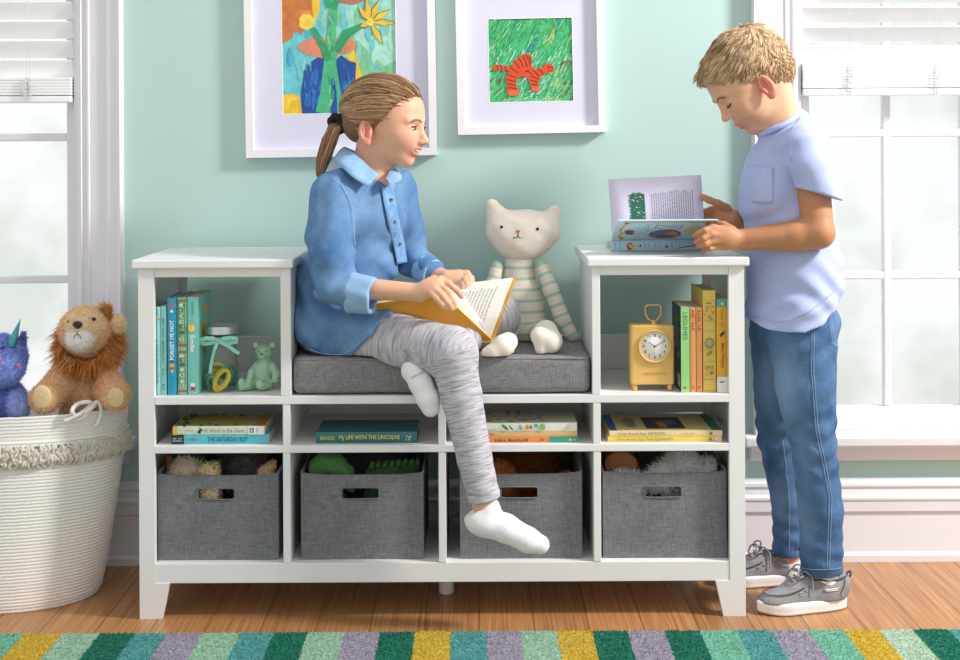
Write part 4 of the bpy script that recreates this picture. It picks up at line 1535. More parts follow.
for k in range(12):
 a = PI / 2 - 2 * PI * (k + 1) / 12
 rn = rr * .66
 s_ = str(k + 1)
 hh = rr * .17; ww = hh * (0.62 if len(s_) == 1 else 1.05)
 text(m, s_, (ccx + rn * math.cos(a) - ww / 2, yc - .0016, CZ(ccz) + rn * math.sin(a) - hh / 2), (1, 0, 0), (0, 0, 1), ww * (0.5 if s_ == '1' else 1), hh, 0, .0002, True)
for k in range(60):
 a = 2 * PI * k / 60
 r1 = rr * (.80)
 r0 = rr * (.77)
 t = (-math.sin(a) * .0002, math.cos(a) * .0002)
 c, s = math.cos(a), math.sin(a)
 patch(m, [(r0 * c - t[0], r0 * s - t[1]), (r1 * c - t[0], r1 * s - t[1]), (r1 * c + t[0], r1 * s + t[1]), (r0 * c + t[0], r0 * s + t[1])], (ccx, yc - .0016, CZ(ccz)), (1, 0, 0), (0, 0, 1), 0, .0002)
m.build('numerals', BLK, clock, True)
def hand(nm, ang, L, w, mt, y):
 a = math.radians(90 - ang)
 c, s = math.cos(a), math.sin(a)
 m = MB()
 pts = [(-L * .15, -w / 2), (L, -w * .3), (L * 1.05, 0), (L, w * .3), (-L * .15, w / 2)]
 pr = [(p[0] * c - p[1] * s, p[0] * s + p[1] * c) for p in pts]
 m.prism([(ccx + q[0], CZ(ccz) + q[1]) for q in pr], 'y', yc - y - .0005, yc - y)
 m.build(nm, mt, clock, True)
hand('hour_hand', 304, rr * .45, .0016, BLK, .0024)
hand('minute_hand', 62, rr * .66, .0013, BLK, .003)
hand('second_hand', 185, rr * .5, .0006, MUS, .0034)
MB().sphere((ccx, yc - .0038, CZ(ccz)), (.0022, .0012, .0022), 12, 8).build('hub', BLK, clock, True)
# finial and ring handle
ztop = CZ(cz1)
MB().lathe([(.0075, -.001), (.0075, .001), (.0045, .003), (.0055, .006), (.003, .0095), (.0, .011)], (ccx, yc + cd / 2, ztop), 20).build('finial', MUS, clock, True)
hw_ = 8.0 / S(yc + cd / 2)
hz0 = ztop + .006
hp = [(ccx - .003, yc + cd / 2, hz0 + .001), (ccx - hw_ * .62, yc + cd / 2, hz0 + .006), (ccx - hw_ * .95, yc + cd / 2, hz0 + .018), (ccx - hw_, yc + cd / 2, hz0 + .034), (ccx - hw_ * .88, yc + cd / 2, hz0 + .039), (ccx - hw_ * .6, yc + cd / 2, hz0 + .041),
   (ccx + hw_ * .6, yc + cd / 2, hz0 + .041), (ccx + hw_ * .88, yc + cd / 2, hz0 + .039), (ccx + hw_, yc + cd / 2, hz0 + .034), (ccx + hw_ * .95, yc + cd / 2, hz0 + .018), (ccx + hw_ * .62, yc + cd / 2, hz0 + .006), (ccx + .003, yc + cd / 2, hz0 + .001)]
MB().tube(hp, .0019, 10).build('ring_handle', MUS, clock, True)
m = MB(); tz = P(650, 375.5, yc).z
text(m, 'NEWGATE', (ccx - .028, yc - .0001, CZ(tz)), (1, 0, 0), (0, 0, 1), .056, .0062, 0, .0004)
m.build('embossed_lettering', mat('mustard_emboss', '#b98d3e', 0.45, 0.03), clock, True)

# ================================================================ PICTURES
MATB = mat('lavender_mat_board', '#dedcf0', 0.8, 0.015, 20, 0.03, 400)
FRW = mat('white_picture_frame', '#f3f1f4', 0.38, 0.01, 20)
def stripe_brush(m, r, cols, x0, y0, x1, y1, n, L, w, ang, aj, org, base=1):
 for k in range(n):
  a = ang + r.uniform(-aj, aj)
  x, y = r.uniform(x0, x1), r.uniform(y0, y1)
  l = L * r.uniform(.4, 1.2)
  p = [(x - math.cos(a) * l / 2, y - math.sin(a) * l / 2), (x + r.uniform(-.1, .1) * l, y + r.uniform(-.1, .1) * l), (x + math.cos(a) * l / 2, y + math.sin(a) * l / 2)]
  p = [(min(max(q[0], x0), x1), min(max(q[1], y0), y1)) for q in p]
  if (Vector(p[0]) - Vector(p[2])).length < .002 or (Vector(p[0]) - Vector(p[1])).length < .0005 or (Vector(p[1]) - Vector(p[2])).length < .0005: continue
  add_stroke(m, p, [w * .3, w, w * .4], org, (1, 0, 0), (0, 0, 1), r.choice(cols), .0004 + .000002 * k * base)
def picture(corner_bl, corner_br, height, fw, art, paint, label, tilt):
 """corner_*: outer lower corners in photo pixels; art: (l, r, b) opening in pixels, height of the opening"""
 yf = YW - 0.028
 a = P(*corner_bl, yf); b_ = P(*corner_br, yf)
 W = (b_ - a).length
 root = empty('framed_picture', ((a + b_) / 2 + Vector((0, 0.027, 0))), label, 'picture', 'framed pictures on the mint wall')
 root.rotation_euler = (0, -math.atan2(b_.z - a.z, b_.x - a.x), 0)
 H = height
 frame_ring(W, H, fw, -0.027, 0.0, 0, H / 2).build('frame', FRW, root)
 l, r, bt, tp = art
 il, ir, ib, it = W / 2 + l, r, bt, tp
 frame_ring(W - 2 * fw + .002, H - 2 * fw + .002, (l + W / 2 - fw + .001, W / 2 - r - fw + .001, bt - fw + .001, H - tp - fw + .001), -0.0095, -0.006, 0, H / 2).build('mat_board', MATB, root)
 frame_ring(r - l + .004, tp - bt + .004, .0022, -0.0100, -0.0058, (l + r) / 2, (bt + tp) / 2).build('mat_bevel', mat('mat_bevel_white', '#f4f4f2', 0.8, 0.01), root)
 MB().box((l - .004, -0.0055, bt - .004), (r + .004, -0.0025, tp + .004)).build('paper', PAPER, root)
 paint(root, l, r, bt, tp)
 return root
def art_flowers(root, l, r, b, t):
 W, H = r - l, t - b
 pal = ['#8fd3c2', '#6cc7d0', '#4fb0cf', '#7fc79a', '#c9783f', '#dd8a4a', '#eabf35', '#f0d04a', '#2f9d68', '#4fb57f', '#1f4f9e', '#2a6bc0', '#2f86c6', '#d98a68', '#45506a', '#a9cfa8', '#b5705a', '#a7dcca']
 mats = [mat('poster_paint_' + c[1:], c, 0.6, 0.16, 45, 0.1, 120) for c in pal]
 ix = {c: i for i, c in enumerate(pal)}
 m = MB(); org = (l, -0.0056, b)
 cnt = [0]
 def pt(pts, c, lift=None):
  cnt[0] += 1
  patch(m, [(min(max(x, 0), 1) * W, min(max(y, 0), 1) * H) for x, y in pts], org, (1, 0, 0), (0, 0, 1), ix[c], .0001 + .000009 * cnt[0])
 def st(pts, w, c):
  cnt[0] += 1
  add_stroke(m, [(x * W, y * H) for x, y in pts], [q * W for q in w] if isinstance(w, (list, tuple)) else w * W, org, (1, 0, 0), (0, 0, 1), ix[c], .0001 + .000009 * cnt[0])
 rr = random.Random(5)
 # y scale: measured picture shows px 0..113 of its height; Z(py) turns a photo row into a fraction
 k = 369.0
 def Z(py): return (113 - py) / k / H
 def X(px): return (px - 283) / 114.0
 def p2(*pp): return [(X(x), Z(y)) for x, y in pp]
 pt([(0, 0), (1, 0), (1, 1), (0, 1)], '#8fd3c2')
 pt(p2((283, 113), (283, 40), (300, 22), (322, 20), (330, 60), (318, 113)), '#6cc7d0')
 pt(p2((352, 113), (352, 40), (372, 20), (397, 18), (397, 113)), '#7fc79a')
 pt(p2((355, 36), (372, 10), (397, 8), (397, 60), (385, 66)), '#a7dcca')
 for q in range(120):
  x, y = rr.uniform(287, 393), rr.uniform(-60, 88)
  dx = rr.uniform(-5, 5); L_ = rr.uniform(10, 24)
  st(p2((x, y), (x + dx * .4, y + L_ * .33), (x + dx * .8, y + L_ * .66), (x + dx, y + L_)), [.01, .045, .05, .015], rr.choice(['#8fd3c2', '#6cc7d0', '#7fc79a', '#a7dcca'] if x > 330 else ['#6cc7d0', '#8fd3c2', '#4fb0cf']))
 pt(blob_px(X, Z, 296, -8, 20, 40, 3), '#c9783f'); pt(p2((283, 42), (283, -10), (312, -10), (316, 12), (298, 20), (293, 36)), '#c9783f')
 pt(p2((302, 8), (312, 8), (314, 20), (303, 24)), '#dd8a4a')
 pt(blob_px(X, Z, 308, 20, 8, 8, 9), '#f0d04a'); pt(p2((313, -10), (322, -10), (321, 10), (317, 20), (314, 10)), '#eabf35')
 pt(blob_px(X, Z, 324, 46, 24, 11, 4, .12), '#d98a68'); pt(blob_px(X, Z, 345, 44, 12, 9, 5, .12), '#d98a68')
 pt(blob_px(X, Z, 352, -6, 17, 9, 7, .15), '#b5705a')
 pt(p2((283, 113), (283, 94), (292, 92), (300, 96), (302, 113)), '#eabf35'); st(p2((286, 111), (290, 98), (298, 98)), .03, '#f0d04a')
 pt(p2((348, 56), (355, 48), (364, 80), (366, 113), (352, 113)), '#eabf35')
 # vase
 pt(p2((302, 113), (301, 92), (305, 72), (312, 70), (312, 60), (318, 56), (326, 58), (328, 70), (326, 113)), '#1f4f9e')
 pt(p2((333, 113), (338, 72), (336, 60), (342, 54), (350, 60), (357, 62), (356, 80), (348, 92), (346, 113)), '#1f4f9e')
 for q in range(110):
  x = rr.choice([rr.uniform(305, 324), rr.uniform(341, 353)]); y = rr.uniform(62, 99)
  dx = rr.uniform(-2, 2); L_ = rr.uniform(8, 13)
  st(p2((x, y), (x + dx * .4, y + L_ * .33), (x + dx * .8, y + L_ * .66), (x + dx, y + L_)), [.01, .03, .03, .01], rr.choice(['#2a6bc0', '#1f4f9e', '#1f4f9e', '#2a6bc0', '#2f86c6'] if rr.random() < .6 else ['#1f4f9e', '#2a6bc0']))
 # stems
 st(p2((322, 113), (328, 92), (331, 60), (333, 30), (335, 8), (333, -20)), [.12, .13, .11, .07, .07, .06], '#4fb57f')
 st(p2((338, 113), (336, 88), (333, 60)), [.09, .08, .06], '#4fb57f')
 st(p2((330, 60), (324, 44), (313, 26)), [.07, .06, .05], '#2f9d68')
 st(p2((337, 50), (348, 32), (364, 24)), [.07, .08, .04], '#2f9d68'); st(p2((331, 6), (328, -8), (326, -24)), .05, '#2f9d68'); st(p2((335, 8), (340, -10)), .06, '#2f9d68')
 st(p2((334, 113), (334, 90), (333, 78)), [.06, .05, .03], '#1f4f9e')
 for q in range(16):
  y = rr.uniform(10, 105)
  st(p2((332 + rr.uniform(-3, 3), y), (332 + rr.uniform(-3, 3), y + 9)), .015, rr.choice(['#2f9d68', '#7fc79a']))
 # yellow star flower
 for a, L in ((100, 26), (68, 24), (32, 24), (-3, 26), (-62, 26), (128, 20), (205, 12)):
  ar = math.radians(a)
  cx_, cy_ = 372, 21
  tip = (cx_ + L * math.cos(ar), cy_ - L * math.sin(ar)); mid = (cx_ + L * .5 * math.cos(ar), cy_ - L * .5 * math.sin(ar))
  nx, ny = -math.sin(ar) * 3.2, -math.cos(ar) * 3.2
  pp = [(cx_, cy_), (mid[0] + nx, mid[1] + ny), tip, (mid[0] - nx, mid[1] - ny)]
  pt(p2(*pp), '#eabf35')
  st(p2((cx_, cy_), (mid[0] + nx, mid[1] + ny), tip), .006, '#45506a')
 pt(blob_px(X, Z, 372, 21, 4, 4, 2), '#f0d04a')
 for q in range(5):
  pt(blob_px(X, Z, 300 + 20 * q, -70 - 12 * (q % 2), 16, 14, 20 + q, .2), ['#dd8a4a', '#eabf35', '#c9783f', '#d98a68', '#f0d04a'][q])
 m.build('child_painting', mats, root)
def blob_px(X, Z, cx, cy, rx, ry, seed, amp=.15):
 return [(X(x), Z(y)) for x, y in blob(cx, cy, rx, ry, seed, 16, amp)]
def art_tiger(root, l, r, b, t):
 W, H = r - l, t - b
 pal = ['#48bd7c', '#3db36d', '#56c98a', '#a8dcb9', '#cfe6d6', '#3f9f90', '#7fc94a', '#e04a24', '#c93a1a', '#2e1a18', '#8a4a32', '#2f7fa0', '#c9c84a', '#f06a3a']
 mats = [mat('crayon_' + c[1:], c, 0.75, 0.14, 120, 0.1, 300) for c in pal]
 ix = {c: i for i, c in enumerate(pal)}
 m = MB(); org = (l, -0.0056, b)
 cnt = [0]
 def X(px): return (px - 490.5) / 84.0 * W
 def Z(py): return (101.5 - py) / 83.5 * H
 def pt(pts, c):
  cnt[0] += 1
  patch(m, [(min(max(X(x), 0), W), min(max(Z(y), 0), H)) for x, y in pts], org, (1, 0, 0), (0, 0, 1), ix[c], .0001 + .000006 * cnt[0])
 def st(pts, w, c):
  cnt[0] += 1
  q = [(min(max(X(x), 0), W), min(max(Z(y), 0), H)) for x, y in pts]
  if (Vector(q[0]) - Vector(q[-1])).length < .003: return
  add_stroke(m, q, w, org, (1, 0, 0), (0, 0, 1), ix[c], .0001 + .000006 * cnt[0])
 pt([(490.5, 101.5), (574.5, 101.5), (574.5, 18), (490.5, 18)], '#48bd7c')
 rr = random.Random(8)
 for q in range(620):
  x, y = rr.uniform(488, 577), rr.uniform(16, 103)
  a = math.radians(rr.uniform(35, 75)); L = rr.uniform(4, 13)
  if y < 50: c = rr.choice(['#48bd7c', '#3db36d', '#56c98a', '#a8dcb9', '#3f9f90', '#7fc94a', '#3db36d', '#2f7fa0'])
  else: c = rr.choice(['#48bd7c', '#3db36d', '#56c98a', '#a8dcb9', '#cfe6d6', '#a8dcb9', '#56c98a'])
  if x > 562 and y > 60 and rr.random() < .45: c = '#8a4a32'
  if x < 506 and y > 78 and rr.random() < .3: c = '#8a4a32'
  if 552 < x < 562 and rr.random() < .35: c = '#c9c84a'
  dx, dy = math.cos(a) * L / 2, math.sin(a) * L / 2
  st([(x - dx, y + dy), (x + rr.uniform(-.6, .6), y), (x + dx, y - dy)], rr.uniform(.001, .003), c)
 R = '#e04a24'
 pt([(494, 64), (500, 64), (512, 66), (513, 70), (504, 70), (495, 69.5)], R)
 pt([(510, 72), (516, 60), (526, 53), (531, 54), (534, 57), (533, 66), (541, 72), (542, 79), (539, 83), (541, 91), (533, 91), (531, 80), (526, 76), (519, 77), (517, 84), (520, 92), (519.5, 95), (509, 95), (508, 84), (507, 77)], R)
 pt([(537, 70), (546, 66), (548, 63), (553, 64), (556, 68), (555, 72), (549, 73), (543, 76)], R)
 pt([(509, 90), (520, 90), (519.5, 95), (510, 95)], '#f06a3a'); pt([(533, 87), (540.5, 87), (541, 91), (534, 91)], '#f06a3a')
 for x0, y0, x1, y1 in ((498, 64, 499, 70), (502, 64, 503, 70), (506, 65, 507, 70), (516, 61, 521, 68), (520, 57, 525, 67), (524, 54, 529, 67), (528, 54, 532, 66), (531, 56, 533, 64), (512, 67, 519, 73), (509, 74, 517, 77), (508, 79, 517, 81), (508, 83, 517, 85), (509, 87, 518, 88), (532, 76, 540, 79), (532, 80, 539, 82), (533, 84, 540, 85), (528, 70, 533, 74), (526, 72, 530, 70), (535, 70, 540, 77), (540, 69, 545, 74)):
  st([(x0, y0), ((x0 + x1) / 2 + .5, (y0 + y1) / 2), (x1, y1)], .0022, '#2e1a18')
 pt(circ(550, 67, .9, .9, 8), '#2e1a18'); pt(circ(553.5, 67.5, .8, .8, 8), '#2e1a18'); st([(549, 71), (555, 71)], .0015, '#2e1a18')
 m.build('child_drawing', mats, root)
s = S(YW - .02)
picture((246, 158), (437, 155), 0.62, 7.6 / s, ((283 - 341.5) / s, (397 - 341.5) / s, (156.5 - 113) / s, (156.5 + 110) / s), art_flowers, 'white framed child painting of yellow flowers in a blue vase on the mint wall', 0)
picture((458, 135), (606, 132), 0.49, 7.0 / s, ((490.5 - 532) / s, (574.5 - 532) / s, (133.5 - 101.5) / s, (133.5 - 18) / s), art_tiger, 'white framed child drawing of a red striped animal on green scribble', 0)
# ================================================================ ROPE BASKET AND THE PLUSH IN IT
ROPE = mat('white_cotton_rope', '#f3eeeb', 0.9, 0.04, 160, 0.4, 500, spec=0.15)
def make_basket():
 c = Vector((P(8, 500, 0.21).x, 0.205, 0))
 root = empty('rope_basket', c, 'large white rope basket with a fringed band holding plush animals', 'basket')
 H = 0.488
 prof_r = [(0.0, .86), (0.02, .885), (0.08, .915), (0.20, .945), (0.32, .975), (0.42, .99), (0.488, 1.0)]
 def rad(z):
  for (z0, r0), (z1, r1) in zip(prof_r, prof_r[1:]):
   if z <= z1:
    return r0 + (r1 - r0) * (z - z0) / (z1 - z0)
  return 1.0
 RX, RY = 0.312, 0.192
 def rx(z): return RX * (rad(z) * 1.0 - 0.13 * (1 - z / H))
 def ry(z): return RY * rad(z)
 coils = 58
 seg = 112
 V, F = [], []
 rows = []
 for i in range(coils):
  for k in range(5):
   t = k / 5
   z = H * (i + t) / coils
   rows.append((z, 0.0019 * math.sin(PI * t)))
 rows.append((H, 0.0))
 inner = [(H - 0.002, -0.009), (H - .01, -0.011)] + [(H * q, -0.012) for q in (0.9, 0.8, 0.7, 0.6)]
 # bulging seat of stuffing the plush sit on
 allr = [(z, rx(z) + b, ry(z) + b) for z, b in rows] + [(z, rx(z) + b, ry(z) + b) for z, b in inner]
 last = allr[-1]
 allr += [(last[0] + .002, last[1] * .6, last[2] * .6), (last[0] + .003, last[1] * .2, last[2] * .2)]
 for z, a, b in allr:
  for k in range(seg):
   th = 2 * PI * k / seg
   w = 1 + 0.006 * math.sin(3 * th + z * 7)
   V.append((a * w * math.cos(th), b * w * math.sin(th), z + 0.0005 * math.sin(50 * th)))
 n = len(allr)
 for i in range(n - 1):
  for k in range(seg):
   k2 = (k + 1) % seg
   F.append((i * seg + k, i * seg + k2, (i + 1) * seg + k2, (i + 1) * seg + k))
 m = MB(); m.add(V, F, 0, True); m.add([V[k] for k in range(seg)], [list(range(seg))[::-1]]); m.add([V[(n - 1) * seg + k] for k in range(seg)], [list(range(seg))])
 m.build('coiled_body', ROPE, root)
 # stitching: short slanted threads over every coil at the visible side
 r = np.random.default_rng(4)
 st = []
 for i in range(coils):
  z = H * (i + .5) / coils
  nth = 110
  for k in range(nth):
   th = -PI + PI * (k + 0.5 * (i % 2)) / nth
   st.append((rx(z) * math.cos(th) + .0035 * math.cos(th), ry(z) * math.sin(th) + .0035 * math.sin(th), z, th))
 A = np.array([s[:3] for s in st]); T = np.array([[math.cos(s[3]), math.sin(s[3]), 0.0] for s in st])
 # fringe band
 nf = 1500
 th = r.uniform(-PI * 1.02, PI * .02, nf)
 zc = H - 0.068 - r.uniform(0, 1, nf) * 0.034
 ts = np.linspace(0, 1, 7)
 ln = r.uniform(.016, .030, nf)
 amp = r.normal(0, .0025, (nf, 2)); ph = r.uniform(0, 6, nf)
 Zs = zc[:, None] - ln[:, None] * ts
 outw = .004 + .010 * np.sin(PI * np.clip(ts * .8 + .1, 0, 1))[None, :] * r.uniform(.4, 1.3, nf)[:, None] + amp[:, :1] * np.sin(ts * 7)[None, :]
 T2 = th[:, None] + amp[:, 1:] * 6 * np.sin(ts * 6 + 1)[None, :]
 RXs = np.array([rx(z) for z in Zs.ravel()]).reshape(Zs.shape); RYs = np.array([ry(z) for z in Zs.ravel()]).reshape(Zs.shape)
 pth = np.stack([c.x + (RXs + outw) * np.cos(T2), c.y + (RYs + outw) * np.sin(T2), Zs], axis=2)
 fm = fluffy(mat('cream_fringe_yarn', '#f4ede4', 0.95, 0.05, 100, attr='Col'), .3)
 strands('fringe', pth, .0031 * np.array([.9, 1, 1, 1, 1, .9, .5]), fm, root, np.tile(lin('#f4ede3'), (nf, 1)) * r.uniform(.93, 1.0, (nf, 1)), 6)
 m = MB()
 for zz in (H - 0.064, H - 0.071):
  m.tube([(( rx(zz) + .004) * math.cos(2 * PI * k / 90), (ry(zz) + .004) * math.sin(2 * PI * k / 90), zz) for k in range(90)], 0.004, 6, closed=True)
 m.build('fringe_cord', ROPE, root)
 # knotted rope handle at the rim
 def on(px, py, out=0.006):
  x = P(px, py, 0.1).x - c.x
  z = P(px, py, 0.1).z
  zz = min(z, H)
  a, bb = rx(zz) + .004, ry(zz) + .004
  q = max(-1, min(1, x / a))
  y = -bb * math.sqrt(max(0.0, 1 - q * q))
  p = P(px, py, c.y + y - out) - c
  return p
 h = MB()
 pts = [(64, 421), (72, 418), (80, 414), (88, 408), (92, 404), (88, 402), (80, 403), (74, 407), (72, 412), (76, 415), (83, 414), (90, 409), (95, 405)]
 h.tube(smooth_path([on(*p, out=.006 + .006 * (i % 3)) for i, p in enumerate(pts)], 5), .0052, 8)
 pts = [(76, 420), (84, 417), (90, 411), (93, 405), (97, 402), (100, 405), (101, 412), (99, 420), (97, 425), (95, 426)]
 h.tube(smooth_path([on(*p, out=.010 + .004 * (i % 2)) for i, p in enumerate(pts)], 5), .0050, 8)
 h.build('rope_handle', ROPE, root)
 return root, c, H
def smooth_path(pts, n=6):
 pts = [Vector(p) for p in pts]
 out = []
 for i in range(len(pts) - 1):
  p0 = pts[max(0, i - 1)]; p1 = pts[i]; p2 = pts[i + 1]; p3 = pts[min(len(pts) - 1, i + 2)]
  for k in range(n):
   t = k / n
   out.append(0.5 * ((2 * p1) + (-p0 + p2) * t + (2 * p0 - 5 * p1 + 4 * p2 - p3) * t * t + (-p0 + 3 * p1 - 3 * p2 + p3) * t ** 3))
 out.append(pts[-1])
 return out
BASKET, BASC, BASH = make_basket()

FUR = fluffy(mat('plush_fur', '#bbbbbb', 0.95, 0.06, 80, spec=0.1, attr='Col', sheen=0.2), .5)
PLUSH = mat('plush_cloth', '#bbbbbb', 0.95, 0.05, 200, 0.4, 900, spec=0.1, attr='Col', sheen=0.2)
def fuzz(name, V, Q, C, root, n, length, width, seed, mask=None, lean=None, jitter=.45, curl=.5, col=None):
 p, vi = sample(V, Q, n, seed, mask)
 nr = vnormals(V, Q)[vi]
 return blades(name, p - nr * .001, nr, length, width, FUR, root, np.clip(C[vi] * 1.3, 0, .95) if col is None else np.tile(lin(col), (n, 1)), lean=lean, jitter=jitter, seed=seed, curl=curl)

# lion -------------------------------------------------------------------
def make_lion():
 Y = 0.16
 def L(px, py, dy=0.0): return P(px, py, Y + dy)
 s = S(Y)
 root = empty('plush_lion', Vector((L(84, 400).x, Y, BASH * 0.62)), 'tan plush lion with a shaggy orange brown mane sitting in the rope basket', 'plush toy')
 TAN, LT, ORG, WH = '#e6c09a', '#ecceac', '#c9873f', '#f6f3ee'
 b = Solid(0.003)
 b.u(ell(L(84, 392, .05), (.066, .062, .085)), .02, TAN)
 b.u(ell(L(84, 430, .05), (.070, .062, .07)), .02, TAN)
 b.u(ell(L(86, 331), (.067, .060, .062)), .02, TAN)          # head
 b.u(ell(L(85, 326, -.030), (.050, .035, .038)), .012, LT)
 b.u(ell(L(80, 326, -.050), (.030, .026, .018)), .010, LT)   # muzzle top
 b.u(ell(L(80, 338.5, -.053), (.034, .027, .030)), .008, WH)   # muzzle
 b.u(ell(L(118, 324, -.002), (.020, .014, .024)), .006, LT)  # near ear
  # hind legs forward over the rim
 b.chain([L(66, 385, .0), L(52, 392, -.05), L(45, 398, -.085)], [.034, .034, .036], .012, TAN)
 b.chain([L(104, 388, .0), L(114, 393, -.045), L(116, 396, -.065)], [.032, .033, .035], .012, TAN)
 # arms
 b.chain([L(64, 368, .0), L(56, 380, -.03), L(50, 388, -.06)], [.024, .024, .022], .012, TAN)
 b.chain([L(104, 370, .0), L(112, 382, -.02)], [.024, .026], .012, TAN)
 o, V, Q, C = build_solid('body', b, PLUSH, root, TAN, .003, want=True)
 fuzz('coat', V, Q, C, root, 30000, .0065, .0024, 3)
 # mane round the face, falling to the chest
 hc = np.array(L(87, 336))
 r = np.random.default_rng(8)
 pts, nr = [], []
 for k in range(5200):
  a = r.uniform(0, 2 * PI); t = r.uniform(0, 1)
  rad = .052 + .018 * t
  x, z = rad * math.cos(a) * 1.05, rad * math.sin(a)
  if z > 0.030 and abs(x) < 0.045: continue
  if z > .048: continue
  y = .0 + .050 * t
  pts.append(hc + np.array([x * .97, y - .012, z])); nr.append([math.cos(a) * .55, .1, math.sin(a) * .45 - .35])
 for k in range(2600):
  a = r.uniform(PI * 1.05, PI * 1.95)
  pts.append(hc + np.array([.058 * math.cos(a), r.uniform(-.035, .03), .052 * math.sin(a) - .008])); nr.append([.5 * math.cos(a), -.35, -.4])
 # tuft by the ear
 for k in range(500):
  pts.append(np.array(L(105 + r.uniform(-6, 6), 318 + r.uniform(-5, 6), r.uniform(-.01, .02)))); nr.append([.1, -.1, 1.0])
 pts, nr = np.array(pts), np.array(nr)
 cc = np.array([lin(x) for x in ('#d9954c', '#e2a75f', '#c98440', '#eabb7c')])[r.integers(0, 4, len(pts))]
 down = lambda p, q: np.stack([q[:, 0] * .1, np.full(len(p), -.05), np.full(len(p), -.75) + (q[:, 2] > .9) * 1.3], axis=1)
 blades('mane', pts, nr, np.where(nr[:, 2] > .9, .026, .040), .0030, FUR, root, cc, lean=down, jitter=.25, seed=4, curl=.45, segs=3)
 n_ = MB(); n_.sphere(L(77.5, 324.5, -.0745), (.0125, .008, .0088), 16, 10); n_.sphere(L(77.5, 326.5, -.076), (.007, .006, .006), 12, 8)
 n_.build('nose', mat('brown_black_nose', '#2a2120', 0.4, 0.05), root, True)
 for q, r_ in ((L(94, 319.0, -.058), .0055), (L(68.5, 322, -.056), .0038)):
  MB().sphere(q, (r_, .004, .0045), 12, 8).build('eye', mat('black_toy_eye', '#17130f', 0.15, 0.02, coat=.5), root, True)
 q = MB()
 q.tube([L(77, 331, -.0795), L(77, 335, -.081)], .0009, 6); q.tube(smooth_path([L(73.5, 338.5, -.080), L(75, 335.5, -.0815), L(77, 334.6, -.082), L(79.5, 335.5, -.0815), L(81, 338.5, -.080)], 4), .0009, 6)
 q.build('mouth', mat('brown_stitching', '#3a2a22', 0.8), root, True)
 pad = mat('cream_foot_pad', '#e2c89a', 0.9, 0.1, 120, .3, 600)
 for (px, py, dy, rx_, rz_) in ((42, 397, -.119, .0235, .0285), (115.5, 397.5, -.097, .0225, .0245)):
  pm = MB(); pm.sphere(L(px, py, dy), (rx_, .0055, rz_), 20, 10); pm.build('foot_pad', pad, root, True)
 return root
make_lion()

def make_unicorn():
 Y = 0.13
 def L(px, py, dy=0.0): return P(px - 3, py, Y + dy)
 root = empty('plush_unicorn', Vector((L(2, 400).x, Y, BASH * 0.62)), 'fuzzy blue plush unicorn with a shiny horn beside the lion in the basket', 'plush toy')
 BL, LB = '#8494cf', '#9fb0e0'
 b = Solid(0.003)
 b.u(ell(L(0, 405, .03), (.075, .060, .075)), .02, BL)
 b.u(ell(L(-4, 438, .03), (.085, .065, .06)), .02, BL)
 b.u(ell(L(2, 357, .0), (.070, .055, .056)), .02, BL)
 b.u(ell(L(-1, 369, -.03), (.070, .045, .045)), .014, '#8fa2da')
 b.u(cone(L(24, 343, .01), L(27, 333, .012), .012, .006), .008, '#5d6bb0')
 b.u(cone(L(-16, 343, .01), L(-20, 333, .012), .012, .006), .008, '#5d6bb0')
 b.chain([L(20, 400, -.02), L(22, 410, -.05)], [.026, .024], .01, LB)
 b.chain([L(-12, 405, -.02), L(-12, 412, -.05)], [.026, .024], .01, LB)
 o, V, Q, C = build_solid('body', b, PLUSH, root, BL, .008, want=True)
 fuzz('coat', V, Q, C, root, 24000, .007, .0024, 13)
 hm = mat('iridescent_horn', '#2f9fae', 0.25, 0.35, 26, 0.2, 60, metallic=0.5, coat=0.6)
 a, t = L(14, 346, -.022), L(23.5, 319, -.022)
 h = MB(); n = 18
 h.tube([a.lerp(t, k / n) for k in range(n + 1)], [(.0135 * (1 - k / n) + .0006) * (1 + .07 * math.cos(k * 2.2)) for k in range(n + 1)], 14)
 h.build('horn', hm, root, True)
 e = MB(); e.sphere(L(6, 347.5, -.049), (.006, .004, .003), 12, 8); e.build('eye', mat('black_toy_eye', '#17130f', .15), root, True)
 for q in (L(21, 365.5, -.060), L(2.5, 359, -.072)):
  MB().sphere(q, (.0055, .004, .0062), 12, 8).build('nostril_patch', mat('pink_felt', '#d0698f', .9, .05, 100), root, True)
 return root
make_unicorn()

